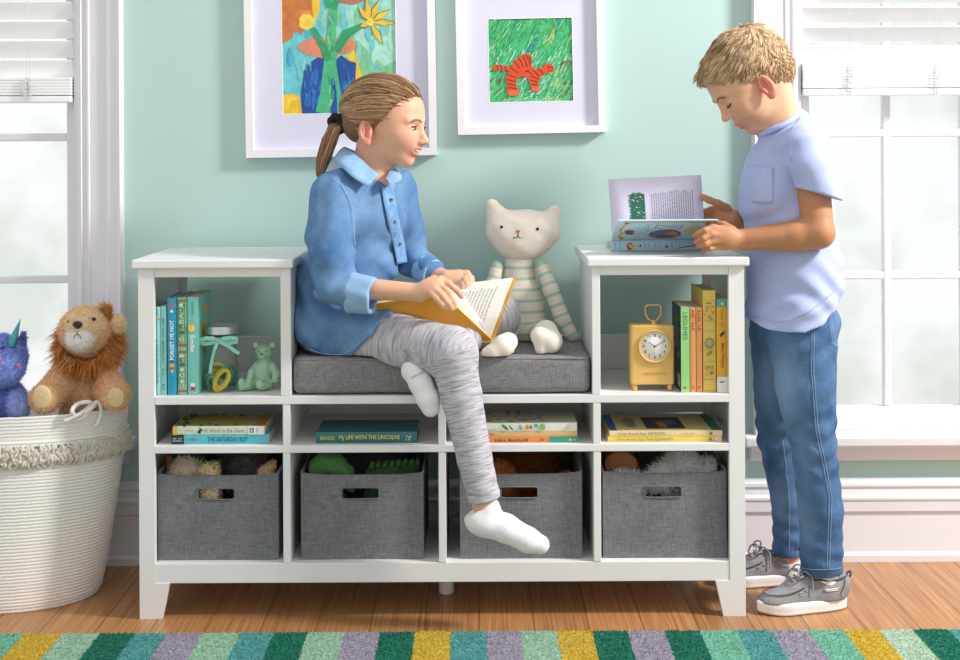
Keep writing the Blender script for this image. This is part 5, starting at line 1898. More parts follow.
# ================================================================ PLUSH IN THE BINS
def squash(o, box):
 me = o.data
 n = len(me.vertices)
 co = np.empty(n * 3, dtype=np.float32); me.vertices.foreach_get('co', co); co = co.reshape(-1, 3)
 off = np.array(o.parent.location, dtype=np.float32)
 co += off
 for i in range(3):
  lo, hi = box[i]
  m = (lo + hi) / 2; w = (hi - lo) / 2
  t = (co[:, i] - m) / w
  # soft clamp keeps the surface from going flat at once
  t = np.where(np.abs(t) > .8, np.sign(t) * (.8 + .2 * np.tanh((np.abs(t) - .8) / .2)), t)
  co[:, i] = m + t * w
 co -= off
 me.vertices.foreach_set('co', co.ravel()); me.update()
def bin_toy(name, label, bi, fn, base, fur=None, h=0.003, extra=None, blend=.006, box=(0, 999, .036, .355)):
 xa, xb, y0, D = BINS[bi]
 root = empty(name, Vector(((xa + xb) / 2, y0 + D / 2, ZB1 + .007)), label, 'plush toy', 'plush toys kept in the grey bins')
 b = Solid(h)
 fn(b)
 o, V, Q, C = build_solid('body', b, PLUSH, root, base, blend, want=True)
 ym = (box[2] + box[3]) / 2
 bx = ((max(xa + .0075, P(box[0], 470, ym).x), min(xb - .0075, P(box[1], 470, ym).x)), (max(box[2], y0 + .0085), min(box[3], y0 + D - .0085)), (ZB1 + .008, ZM0 - .003))
 inner = tuple((l + .0035, h_ - .0035) for l, h_ in bx)
 squash(o, inner)
 if fur:
  me = o.data; co = np.empty(len(me.vertices) * 3, dtype=np.float32); me.vertices.foreach_get('co', co); V = co.reshape(-1, 3).astype(float) + np.array(root.location)
  for f in (fur if isinstance(fur, list) else [fur]):
   fo = fuzz('coat', V, Q, C, root, *f[:4], curl=f[4] if len(f) > 4 else .5)
   squash(fo, bx)
 if extra: extra(root)
 return root
ZF = ZB1 + 0.010
def foot(px, Y, r):      # a rounded lower body reaching the bin's floor
 x = P(px, 470, Y).x
 return ell((x, Y, ZF + r[2]), r)
# bin 1
def sheep(b):
 b.u(foot(190, .085, (.058, .036, .088)), .02, '#e9d2c6')
 b.u(ell(P(186, 473, .10), (.046, .034, .036)), .03, '#ecd8cc')
 b.u(cone(P(214, 520, .075), P(214, 488, .070), .032, .030), .02, '#e9d2b4').u(cone(P(186, 540, .10), P(186, 480, .10), .035, .035), .02, '#e9d2c6')
 b.u(ell(P(211.5, 473, .072), (.028, .024, .0235)), .004, '#ecd6ae')
 b.u(ell(P(164.5, 464, .09), (.009, .010, .024)), .004, '#b9774d')
def sheep_x(root):
 e = MB(); e.sphere(P(213.5, 468.5, .0495), .0022, 8, 6); e.build('eye', mat('black_toy_eye', '#17130f', .15), root, True)
 e = MB(); e.tube(smooth_path([P(204, 475, .047), P(209, 476.5, .0468), P(215, 475.5, .047)], 4), .0006, 5); e.build('mouth', mat('brown_stitching', '#3a2a22', .8), root, True)
bin_toy('plush_lamb', 'pink fleecy plush lamb with a tan face at the front of the leftmost bin', 0, sheep, '#e9d2c6', [(12000, .006, .0042, 3, 1.8)], extra=sheep_x, box=(0, 223.5, .03, .150))
def shag(b):
 b.u(foot(247, .20, (.055, .048, .080)), .02, '#77706f')
 b.u(cone(P(247, 540, .20), P(247, 478, .20), .045, .045), .02, '#77706f')
 b.u(ell(P(246, 472, .19), (.054, .050, .052)), .02, '#7d7574')
 b.u(ell(P(230, 462, .24), (.030, .035, .040)), .02, '#857876')
bin_toy('plush_shaggy_dog', 'dark grey shaggy plush at the back of the leftmost bin', 0, shag, '#77706f', (9000, .016, .0032, 5, .8), box=(0, 999, .153, .36))
def knob(b):
 b.u(foot(264, .085, (.026, .026, .060)), .02, '#e6cba2')
 b.u(cone(P(264, 545, .085), P(264, 482, .085), .022, .020), .02, '#e6cba2')
 b.u(ell(P(266, 477, .075), (.024, .020, .017)), .006, '#e6cba2')
 b.u(cone(P(264, 473, .085), P(273, 466, .10), .016, .014), .006, '#dcb98a')
bin_toy('plush_bear_cub', 'small beige plush with round paws in the right corner of the leftmost bin', 0, knob, '#e6cba2', (3500, .005, .002, 6), box=(226, 999, .03, .150))
# bin 2
def dino(b):
 b.u(foot(330, .11, (.045, .040, .070)), .02, '#5f8f57')
 b.u(cone(P(330, 545, .11), P(330, 485, .11), .034, .036), .02, '#5f8f57')
 pts = [P(309, 480, .10), P(314, 470, .10), P(324, 463, .10), P(336, 465, .10), P(346, 474, .10), P(352, 484, .10)]
 b.chain(pts, [.020, .022, .024, .024, .022, .020], .01, '#6f9f5a')
 b.chain([p + Vector((0, -.014, .010)) for p in pts], [.008, .010, .012, .012, .010, .008], .006, '#4f8650')
def dino_x(root):
 e = MB()
 for k, (px, py) in enumerate(((314, 463), (321, 458.5), (329, 457), (337, 459), (344, 464.5))):
  e.sphere(P(px, py, .10), (.006, .004, .007), 10, 6)
 e.build('back_spike', mat('lime_felt', '#9fc25f', .9, .05, 100), root, True)
bin_toy('plush_dinosaur', 'light green plush dinosaur with an arched back in the second bin', 1, dino, '#5f8f57', (5000, .0035, .0026, 12), extra=dino_x, box=(0, 356, .03, .165))
def croc(b):
 b.u(foot(384, .10, (.062, .045, .085)), .02, '#2f5c37')
 b.u(cone(P(396, 545, .13), P(396, 490, .13), .036, .036), .02, '#2f5c37')
 b.u(ell(P(395, 477, .12), (.062, .040, .030)), .02, '#3c6b3c')
 b.u(cone(P(372, 474, .12), P(420, 466, .12), .018, .016), .01, '#335f38')
 for k in range(8):
  b.u(cone(P(372 + 6.6 * k, 466 - .5 * k, .10 + .004 * (k % 2)), P(373 + 6.6 * k, 461.5 - .6 * k, .10), .007, .002), .003, '#4a7d44')
bin_toy('plush_crocodile', 'dark green plush crocodile with ridged back in the second bin', 1, croc, '#2f5c37', (5000, .006, .003, 7), box=(359, 999, .03, .165))
def mouse(b):
 b.u(foot(368, .28, (.095, .040, .080)), .02, '#6a6472')
 b.u(cone(P(368, 540, .28), P(368, 480, .28), .038, .04), .02, '#6a6472')
 b.u(ell(P(372, 466, .28), (.10, .040, .045)), .02, '#605c68')
 b.u(cone(P(326, 462, .25), P(328, 456, .25), .020, .018), .012, '#b58ba0')
bin_toy('plush_elephant', 'grey plush with a pink patch behind the green ones in the second bin', 1, mouse, '#6a6472', (5000, .006, .0028, 8), box=(0, 999, .168, .36))
# bin 3
def bear3(b):
 BR = '#8f4f20'
 b.u(foot(520, .20, (.090, .060, .090)), .02, BR)
 b.u(ell(P(520, 480, .21), (.105, .060, .070)), .02, '#7a4119')
 b.u(ell(P(520, 462, .22), (.100, .055, .050)), .02, '#7a4119')
 b.u(cone(P(515, 520, .14), P(498, 485, .085), .040, .040), .02, BR)
 b.u(ell(P(497, 477, .085), (.048, .036, .040)), .008, '#a8622c')
 b.u(cone(P(548, 510, .14), P(568, 492, .075), .030, .028), .015, BR)
 b.u(ell(P(568, 483, .075), (.034, .026, .026)), .008, '#a8622c')
bin_toy('plush_bear', 'rust brown plush bear with raised paws in the bin behind the sock foot', 2, bear3, '#8f4f20', (22000, .008, .0026, 9), box=(0, 999, .03, .36))
# bin 4
def bear4(b):
 BR = '#a26839'
 b.u(foot(626, .14, (.036, .040, .070)), .02, BR)
 b.u(cone(P(626, 545, .14), P(624, 480, .13), .030, .032), .02, BR)
 b.u(ell(P(621, 466, .115), (.042, .038, .034)), .01, '#b3784a')
 b.u(ell(P(655, 462, .26), (.060, .036, .040)), .02, '#935a2c')
 b.u(cone(P(640, 520, .2), P(655, 470, .26), .028, .034), .02, '#935a2c')
bin_toy('plush_teddy', 'tan brown plush bear at the left of the rightmost bin', 3, bear4, BR4 if False else '#a26839', (9000, .005, .002, 10), box=(0, 638, .110, .36))
def yeti(b):
 W = '#e9e6e6'
 b.u(foot(688, .12, (.066, .050, .080)), .02, W)
 b.u(cone(P(688, 545, .12), P(688, 485, .12), .045, .050), .02, W)
 b.u(ell(P(682, 470, .11), (.050, .044, .042)), .012, W)
 b.u(ell(P(664, 476, .085), (.034, .028, .026)), .01, W)
 b.u(ell(P(712, 474, .10), (.038, .038, .034)), .01, W)
 b.u(ell(P(700, 480, .075), (.030, .024, .022)), .01, W)
 b.u(ell(P(625, 479.5, .058), (.040, .016, .015)), .012, W)
 b.u(cone(P(625, 480, .060), P(664, 485, .08), .012, .018), .012, W)
bin_toy('plush_snow_yeti', 'white fluffy plush filling the front of the rightmost bin', 3, yeti, '#e9e6e6', (22000, .008, .0042, 11, 1.7), box=(0, 999, .03, .36))

# ================================================================ STRIPED CAT ON THE BENCH
ZSEAT = ZH1 + .0478 + .0455 + .0020
def on_seat(V):
 V = V.copy(); V[:, 2] = np.maximum(V[:, 2], ZSEAT); return V
def make_cat():
 Y = 0.30
 def L(px, py, dy=0.0): return P(px, py, Y + dy)
 root = empty('plush_cat', Vector((L(522, 340).x, Y, ZH1 + .0905)), 'cream plush cat in a green striped jersey sitting on the grey cushion', 'plush toy')
 CR = '#ece2d5'
 CLOTH = mat('cream_cotton_toy_cloth', CR, 0.95, 0.04, 60, 0.25, 700, spec=.1)
 b = Solid(0.003)
 hd = .055
 # wide head with ears at its corners, flattened like a cushion
 R = np.eye(3)
 b.u(ell(L(523, 231, .01), (.098, .045, .058)), .01)
 b.u(ell(L(521.5, 244, .01), (.072, .043, .046)), .02)
 b.u(cone(L(503, 228, .01), L(492.5, 206, .015), .046, .0185, R, (1, .8, 1)), .012)
 b.u(cone(L(544, 229, .01), L(554.5, 212, .015), .044, .0175, R, (1, .8, 1)), .012)
 b.u(cone(L(521, 250, .03), L(520, 266, .04), .036, .032), .01)
 b.disp(lambda X, Yy, Z: .0010 * np.sin(X * 90 + Z * 40) * np.sin(Z * 70))
 o, V, Q, C = build_solid('head', b, CLOTH, root, CR, want=True)
 # feet
 for nm, ch in (('foot', [((508, 342, -.275), .024), ((503, 346, -.287), .026), ((493, 352, -.292), .020), ((486, 353, -.294), .013)]),
       ('foot', [((546, 332, -.215), .030), ((550, 341, -.250), .029), ((540, 336, -.255), .022), ((541, 349, -.262), .015)])):
  f = Solid(.0028)
  f.chain([L(*p[0]) for p in ch], [p[1] for p in ch], .012)
  build_solid(nm, f, CLOTH, root, CR, post=on_seat)
 # striped jersey: body, arms and legs; stripes follow the body height / run across each limb
 m, nt, bs = new_mat('green_striped_jersey')
 at = N(nt, 'ShaderNodeAttribute'); at.attribute_name = 'Flow'
 sp = N(nt, 'ShaderNodeSeparateXYZ'); nt.links.new(at.outputs['Vector'], sp.inputs[0])
 mm = N(nt, 'ShaderNodeMath', operation='MULTIPLY'); mm.inputs[1].default_value = 1 / .0285; nt.links.new(sp.outputs[0], mm.inputs[0])
 fr = N(nt, 'ShaderNodeMath', operation='FRACT'); nt.links.new(mm.outputs[0], fr.inputs[0])
 cr = N(nt, 'ShaderNodeValToRGB'); cr.color_ramp.interpolation = 'LINEAR'
 e = cr.color_ramp.elements; e[0].position = .0; e[0].color = lin4('#a9c8b4'); e[1].position = .22; e[1].color = lin4('#a9c8b4')
 for p, c in ((.28, '#e6dccb'), (.95, '#e6dccb'), (.99, '#a9c8b4')):
  q = e.new(p); q.color = lin4(c)
 nt.links.new(fr.outputs[0], cr.inputs[0]); nt.links.new(cr.outputs[0], bs.inputs['Base Color']); bs.inputs['Roughness'].default_value = .95
 tc = N(nt, 'ShaderNodeTexCoord'); nz = N(nt, 'ShaderNodeTexNoise', i_Scale=700.0); nt.links.new(tc.outputs['Object'], nz.inputs['Vector'])
 bp = N(nt, 'ShaderNodeBump'); bp.inputs['Strength'].default_value = .3; bp.inputs['Distance'].default_value = .002; nt.links.new(nz.outputs['Fac'], bp.inputs['Height']); nt.links.new(bp.outputs[0], bs.inputs['Normal'])
 JER = m
 def along(pts):
  pts = [np.array(p) for p in pts]
  def f(V):
   best = np.full(len(V), 9.0); A = np.zeros(len(V)); acc = 0.0
   for a, c in zip(pts, pts[1:]):
    ab = c - a; L2 = ab @ ab; ln = math.sqrt(L2)
    t = np.clip(((V - a) @ ab) / L2, 0, 1)
    d = np.linalg.norm(V - a - t[:, None] * ab, axis=1)
    k = d < best
    best[k] = d[k]; A[k] = (acc + t * ln)[k]; acc += ln
   return np.stack([A, A * 0, A * 0], axis=1)
  return f
 zt = L(520, 257).z
 j = Solid(.0028)
 j.u(cone(L(519.5, 262, .02), L(519, 282, .02), .040, .046, R, (1, .85, 1)), .012)
 j.u(ell(L(520, 312, .01), (.068, .052, .082)), .03)
 j.u(ell(L(521, 330, .0), (.070, .056, .050)), .02)
 j.disp(lambda X, Yy, Z: .0012 * np.sin(X * 55) * np.sin(Z * 90 + X * 30))
 build_solid('jersey', j, JER, root, CR, flow=lambda V: np.stack([zt + .004 - V[:, 2], V[:, 0] * 0, V[:, 0] * 0], axis=1), post=on_seat)
 for nm, pts, rs in (('arm', [L(541, 264, -.005), L(551, 290, -.03), L(562, 318, -.04), L(572, 336, -.045)], [.016, .020, .020, .018]),
      ('arm', [L(497, 266, .0), L(493, 284, -.01), L(490, 305, -.02), L(488, 325, -.03)], [.016, .019, .019, .017]),
      ('leg', [Vector((L(512, 336, -.01).x, .28, ZSEAT + .016)), Vector((L(514, 341, -.10).x, .18, ZSEAT + .005)), Vector((L(510, 345, -.22).x, .045, ZSEAT + .006))], [.016, .007, .010]), ('leg', [L(536, 332, .0), L(541, 336, -.10), L(546, 336, -.19)], [.030, .024, .024])):
  a = Solid(.0028); a.chain(pts, rs, .01)
  build_solid(nm, a, JER, root, CR, flow=along(pts), post=on_seat)
 # stitched face lies on the head's front
 def face_y(px, py):
  t = L(px, py)
  d = (V[:, 0] - t.x) ** 2 + (V[:, 2] - t.z) ** 2
  i = np.argsort(d)[:30]
  return float(V[i, 1].min())
 for px, py in ((501.5, 227), (537.5, 229)):
  y = face_y(px, py); MB().sphere(P(px, py, y), (.0042, .0025, .0042), 12, 8).build('eye', mat('black_stitched_eye', '#2a2a2c', .6), root, True)
 y = face_y(518, 231)
 e = MB(); e.sphere(P(518.2, 231, y), (.0055, .002, .0035), 12, 8); e.build('nose', mat('coral_stitching', '#e0724f', .7), root, True)
 e = MB(); y = y - .0006
 e.tube(smooth_path([P(513.5, 236.8, y), P(514.5, 238, y), P(517, 237.6, y), P(518.2, 235.5, y), P(519.5, 237.8, y), P(521.5, 238, y), P(522.5, 236.8, y)], 4), .001, 6); e.tube([P(518.2, 232, y), P(518.2, 235.5, y)], .001, 6)
 e.build('mouth', mat('dark_stitching', '#2a2a2c', .8), root, True)
 return root
make_cat()
# ================================================================ PEOPLE
def proj(V):
 d = V[:, 1] + CAMD
 u = V[:, 0] * FOC / d; v = (CAMZ - V[:, 2]) * FOC / d
 return CX + u + ROLL * v, CY + v - ROLL * u

class Surf:
 """finds the depth of a built surface under a photo pixel (measuring aid for stitching, buttons and hems)"""
 def __init__(s, V):
  s.V = V; s.px, s.py = proj(V)
 def at(s, px, py, off=0.0, r=2.5):
  for q in (r, 2 * r, 4 * r, 8 * r):
   m = (np.abs(s.px - px) < q) & (np.abs(s.py - py) < q)
   if m.any():
    return P(px, py, float(s.V[m, 1].min()) - off)
  return P(px, py, float(s.V[:, 1].mean()))

SKIN = mat('skin', '#e0ac8c', 0.52, 0.03, 60, 0.06, 500, spec=0.35, attr='Col', sss=0.22)
def skin_rgb(h): return lin(h)

class Head:
 def __init__(s, C, f, u, sc, ez=0.0, nz=0.0, chin=0.0):
  s.ez, s.nz, s.chin = ez, nz, chin
  s.C = np.array(C); s.R = rot_m(f, u); s.s = sc
 def w(s, x, y, z):
  return Vector(s.C + s.s * (x * s.R[0] + y * s.R[1] + z * s.R[2]))
 def d(s, x, y, z):
  return Vector(x * s.R[0] + y * s.R[1] + z * s.R[2])
 def loc(s, V):
  return (np.asarray(V) - s.C) @ s.R.T / s.s
 def e(s, c, r):
  return ell(s.w(*c), [q * s.s for q in r], s.R)
 def c(s, a, b, r1, r2):
  return cone(s.w(*a), s.w(*b), r1 * s.s, r2 * s.s)

def add_head(b, H, skin, lip, cheek, ear_c, ear=(-.008, -.032), smile=1.0, eyes_open=True, mouth_open=True):
 b.u(H.e((-.014, 0, .022), (.090, .073, .080)), .01, skin)
 b.u(H.e((.033, 0, .018), (.0625, .064, .060)), .03, skin)        # forehead
 b.u(H.e((.034, 0, -.034), (.058, .058, .060)), .03, skin)       # mid face
 b.u(H.e((.034 - H.chin, 0, -.074), (.050, .046, .036)), .025, skin)      # jaw
 b.u(H.e((.070 - H.chin, 0, -.0985), (.016, .019, .014)), .018, skin)      # chin
 for y in (-1, 1):
  b.u(H.e((.060, y * .033, -.043), (.027, .024, .024)), .02, skin)   # cheeks
  b.u(H.c((.0885, y * .012, .008 + H.ez), (.076, y * .043, .007 + H.ez), .006, .006), .014, skin)   # brow
  b.sub(H.e((.099, y * .029, -.011 + H.ez), (.0150, .016, .0085)), .012)
  b.u(H.e((.0755, y * .030, -.0115 + H.ez), (.0140, .0155, .0120)), .005, skin)    # eye ball under the lids
  # ear
  ex, ez = ear
  Re = rot_m(H.d(1, -y * .45, .0), H.d(-.25, 0, 1))
  b.u(ell(H.w(ex - .002, y * .073, ez), [.0170 * H.s, .0100 * H.s, .0305 * H.s], Re), .004, ear_c)
  b.sub(ell(H.w(ex + .002, y * .0835, ez + .004), [.0110 * H.s, .0125 * H.s, .0205 * H.s], Re), .002)
  b.u(H.c((ex - .006, y * .0785, ez + .012), (ex - .004, y * .0775, ez - .010), .0028, .0030), .003, ear_c)
  b.u(ell(H.w(ex + .010, y * .075, ez - .006), [.005 * H.s, .005 * H.s, .008 * H.s], Re), .004, ear_c)
  b.u(ell(H.w(ex + .004, y * .073, ez - .025), [.009 * H.s, .006 * H.s, .009 * H.s], Re), .006, ear_c)
 # nose
 b.u(H.c((.0860, 0, .002 + H.ez), (.1035, 0, -.034 + H.nz), .0065, .0082), .012, skin)
 b.u(H.e((.1060, 0, -.0385 + H.nz), (.0092, .0098, .0085)), .007, skin)
 for y in (-1, 1):
  b.u(H.e((.0975, y * .0092, -.0420 + H.nz), (.0085, .0065, .0062)), .006, skin)
  b.sub(H.e((.1015, y * .0052, -.0480 + H.nz), (.0042, .0028, .0026)), .003)
 # mouth
 up = [(.0725, -.0285 * smile, -.0615), (.0900, -.0135, -.0672), (.0965, 0, -.0660), (.0900, .0135, -.0672), (.0725, .0285 * smile, -.0615)]
 dz = -.0085 if mouth_open else -.005
 lc = H.chin * .7
 lo = [(.0725, -.0280 * smile, -.0628), (.0875 - lc, -.0135, -.0720 + dz), (.0930 - lc, 0, -.0745 + dz), (.0875 - lc, .0135, -.0720 + dz), (.0725, .0280 * smile, -.0628)]
 b.u(H.e((.079, 0, -.068), (.0160, .024, .014)), .014, skin)
 if mouth_open:
  b.sub(H.e((.094, 0, -.0725), (.017, .0215, .0042)), .003)
 else:
  b.sub(H.c((.081, -.024, -.0655), (.0955, 0, -.0705), .0012, .0014), .003); b.sub(H.c((.081, .024, -.0655), (.0955, 0, -.0705), .0012, .0014), .003)
 for q in (up, lo):
  for i in range(4):
   r = [.0014, .0029, .0032, .0029, .0014]
   b.u(H.c(q[i], q[i + 1], r[i], r[i + 1]), .003, lip)
 for y in (-1, 1):
  b.paint(H.e((.066, y * .040, -.040), (.024, .018, .020)), cheek)
  b.paint(ell(H.w(ear[0] - .001, y * .078, ear[1]), [.017 * H.s, .013 * H.s, .030 * H.s], H.R), ear_c)

def eye_parts(H, root, iris='#4a5a4a', look=(0, 0), lid=.0, brow_c='#7d5c40', down=False, V=None):
 """eyeball whites with iris, lashes and brows"""
 WH = mat('eye_white', '#efe9e4', 0.2, 0.01, coat=.4); IR = mat('iris_' + iris[1:], iris, 0.2, .1, 300, coat=.4); LA = mat('dark_lashes', '#33241b', 0.7)
 BR = mat('brow_hair_' + brow_c[1:], brow_c, 0.8, .1, 300)
 LV = H.loc(V)
 def fx(yy, zz):
  m_ = (np.abs(LV[:, 1] - yy) < .0035) & (np.abs(LV[:, 2] - zz) < .0035)
  return float(LV[m_, 0].max()) if m_.any() else .09
 for y in (-1, 1):
  c = H.w(.0762, y * .030, -.0120 + H.ez)
  if not down:
   m = MB()
   M = Matrix([list(H.R[0]), list(H.R[1]), list(H.R[2])]).transposed()
   m.sphere(c + H.d(.0126 * H.s, -y * .001, 0), (.0028 * H.s, .0082 * H.s, .0028 * H.s), 16, 10, 0, M)
   m.build('eye', WH, root, True)
   g = MB(); g.sphere(c + H.d(.0146 * H.s, (-y * .001 + look[0]) * H.s, look[1] * H.s), (.0020 * H.s, .0058 * H.s, .0034 * H.s), 14, 8, 0, M); g.build('iris', IR, root, True)
   p = MB(); p.sphere(c + H.d(.0163 * H.s, (-y * .001 + look[0]) * H.s, look[1] * H.s), (.0012 * H.s, .0022 * H.s, .0024 * H.s), 12, 8, 0, M); p.build('pupil', mat('pupil_black', '#100c0a', .2), root, True)
  l = MB()
  zz = .0038 if not down else -.0085
  pts = [H.w(.0768 + .0145 * math.cos(t) * .98 + .0012, y * (.030 + .0115 * math.sin(t)) , -.0115 + H.ez + zz * math.cos(t * .9) + (.0006 if not down else .0)) for t in [-1.15 + 2.3 * k / 8 for k in range(9)]]
  l.tube(pts, (.0019 if down else .0017) * H.s, 5)
  for k, p in enumerate(pts):
   if k % 1 == 0:
    l.tube([p, p + H.d(.0045, y * .0012, -.0030 if down else .0022) * H.s], [.0005, .0001], 4)
  l.build('eyelashes', LA, root, True)
  bm_ = MB()
  r = random.Random(3 if y < 0 else 4)
  for k in range(46):
   t = k / 45
   yy, zz = y * (.010 + .034 * t), .0025 + H.ez + .0065 * math.sin(PI * min(1, t * .95 + .08)) + r.uniform(-.0018, .0018)
   a = H.w(fx(yy, zz) + .0006, yy, zz)
   bm_.tube([a, a + H.d(-.0025, y * .0055, .0012) * H.s], [.0009, .0003], 4)
  bm_.build('eyebrow', BR, root, True)

def finger(b, pts, r0, r1, col, k=.004):
 n = len(pts)
 b.chain(pts, [r0 + (r1 - r0) * i / (n - 1) for i in range(n)], k, col)

def flow_along(chains, cross=(0, 0, 1)):
 """Flow = (length along the limb, offset across it) for limb-following cloth patterns"""
 chains = [[np.array(p) for p in c] for c in chains]
 def f(V):
  best = np.full(len(V), 9.0); A = np.zeros(len(V)); Bc = np.zeros(len(V)); Cc = np.zeros(len(V))
  off = 0.0
  for ch in chains:
   acc = off
   for a, c in zip(ch, ch[1:]):
    ab = c - a; L2 = ab @ ab; ln = math.sqrt(L2); t = ((V - a) @ ab) / L2
    tc = np.clip(t, 0, 1)
    w = V - a - tc[:, None] * ab
    d = np.linalg.norm(w, axis=1)
    k = d < best
    n1 = np.cross(ab / ln, [0, 1, 0]); n1 /= np.linalg.norm(n1); n2 = np.cross(ab / ln, n1)
    best[k] = d[k]; A[k] = (acc + t * ln)[k]; Bc[k] = (w @ n1)[k]; Cc[k] = (w @ n2)[k]
    acc += ln
   off += 3.0
  return np.stack([A, Bc, Cc], axis=1)
 return f

def folds(amp, kx, ky, kz, ph=0.0, kx2=0, ky2=0, kz2=0):
 return lambda X, Y, Z: amp * np.sin(kx * X + ky * Y + kz * Z + ph + 1.3 * np.sin(kx2 * X + ky2 * Y + kz2 * Z))

# ---------------------------------------------------------------- cloth materials
def denim(name, c1, c2, fade=None, scale=14.0):
 m, nt, b = new_mat(name)
 L = nt.links
 tc = N(nt, 'ShaderNodeTexCoord')
 nz = N(nt, 'ShaderNodeTexNoise', i_Scale=scale, i_Detail=5.0, i_Roughness=0.6); L.new(tc.outputs['Object'], nz.inputs['Vector'])
 mp = N(nt, 'ShaderNodeMapping'); mp.inputs['Scale'].default_value = (900, 900, 160); L.new(tc.outputs['Object'], mp.inputs['Vector'])
 n2 = N(nt, 'ShaderNodeTexNoise', i_Scale=1.0, i_Detail=2.0); L.new(mp.outputs[0], n2.inputs['Vector'])
 ad = N(nt, 'ShaderNodeMath', operation='MULTIPLY_ADD'); L.new(n2.outputs['Fac'], ad.inputs[0]); ad.inputs[1].default_value = 0.35; L.new(nz.outputs['Fac'], ad.inputs[2])
 cr = N(nt, 'ShaderNodeValToRGB'); cr.color_ramp.elements[0].position = 0.45; cr.color_ramp.elements[0].color = lin4(c1); cr.color_ramp.elements[1].position = 0.95; cr.color_ramp.elements[1].color = lin4(c2)
 L.new(ad.outputs[0], cr.inputs[0])
 src = cr.outputs[0]
 if fade:
  at = N(nt, 'ShaderNodeAttribute'); at.attribute_name = 'Col'
  mx = N(nt, 'ShaderNodeMix', data_type='RGBA', blend_type='MIX'); L.new(at.outputs['Fac'], mx.inputs[0]); L.new(src, mx.inputs[6]); mx.inputs[7].default_value = lin4(fade)
  src = mx.outputs[2]
 L.new(src, b.inputs['Base Color']); b.inputs['Roughness'].default_value = 0.85; b.inputs['Specular IOR Level'].default_value = 0.2
 bp = N(nt, 'ShaderNodeBump'); bp.inputs['Strength'].default_value = .25; bp.inputs['Distance'].default_value = .002; L.new(ad.outputs[0], bp.inputs['Height']); L.new(bp.outputs[0], b.inputs['Normal'])
 MATS[name] = m
 return m

def legging_mat():
 m, nt, b = new_mat('space_dyed_leggings'); L = nt.links
 at = N(nt, 'ShaderNodeAttribute'); at.attribute_name = 'Flow'
 mp = N(nt, 'ShaderNodeMapping'); mp.inputs['Scale'].default_value = (300, 26, 26); mp.inputs['Rotation'].default_value = (0, 0, math.radians(14))
 L.new(at.outputs['Vector'], mp.inputs['Vector'])
 nz = N(nt, 'ShaderNodeTexNoise', i_Scale=1.0, i_Detail=3.0, i_Roughness=.55); L.new(mp.outputs[0], nz.inputs['Vector'])
 cr = N(nt, 'ShaderNodeValToRGB'); e = cr.color_ramp.elements
 e[0].position = .30; e[0].color = lin4('#8d8894'); e[1].position = .60; e[1].color = lin4('#cbc8cf')
 q = e.new(.45); q.color = lin4('#b1adb6')
 L.new(nz.outputs['Fac'], cr.inputs[0]); L.new(cr.outputs[0], b.inputs['Base Color']); b.inputs['Roughness'].default_value = .9; b.inputs['Specular IOR Level'].default_value = .15
 bp = N(nt, 'ShaderNodeBump'); bp.inputs['Strength'].default_value = .15; bp.inputs['Distance'].default_value = .001; L.new(nz.outputs['Fac'], bp.inputs['Height']); L.new(bp.outputs[0], b.inputs['Normal'])
 return m

HAIRM = mat('hair', '#a5825a', 0.42, 0.0, 10, spec=0.45, attr='Col')
SOCK = mat('white_sock_knit', '#f1f0f3', 0.95, 0.02, 60, 0.3, 500, spec=.1)

def strip_on(surf, pts, w, off=.0012):
 """flat band of width w (metres) laid on a surface along photo points"""
 c = [surf.at(px, py, off) for px, py in pts]
 c = smooth_path(c, 4)
 return c

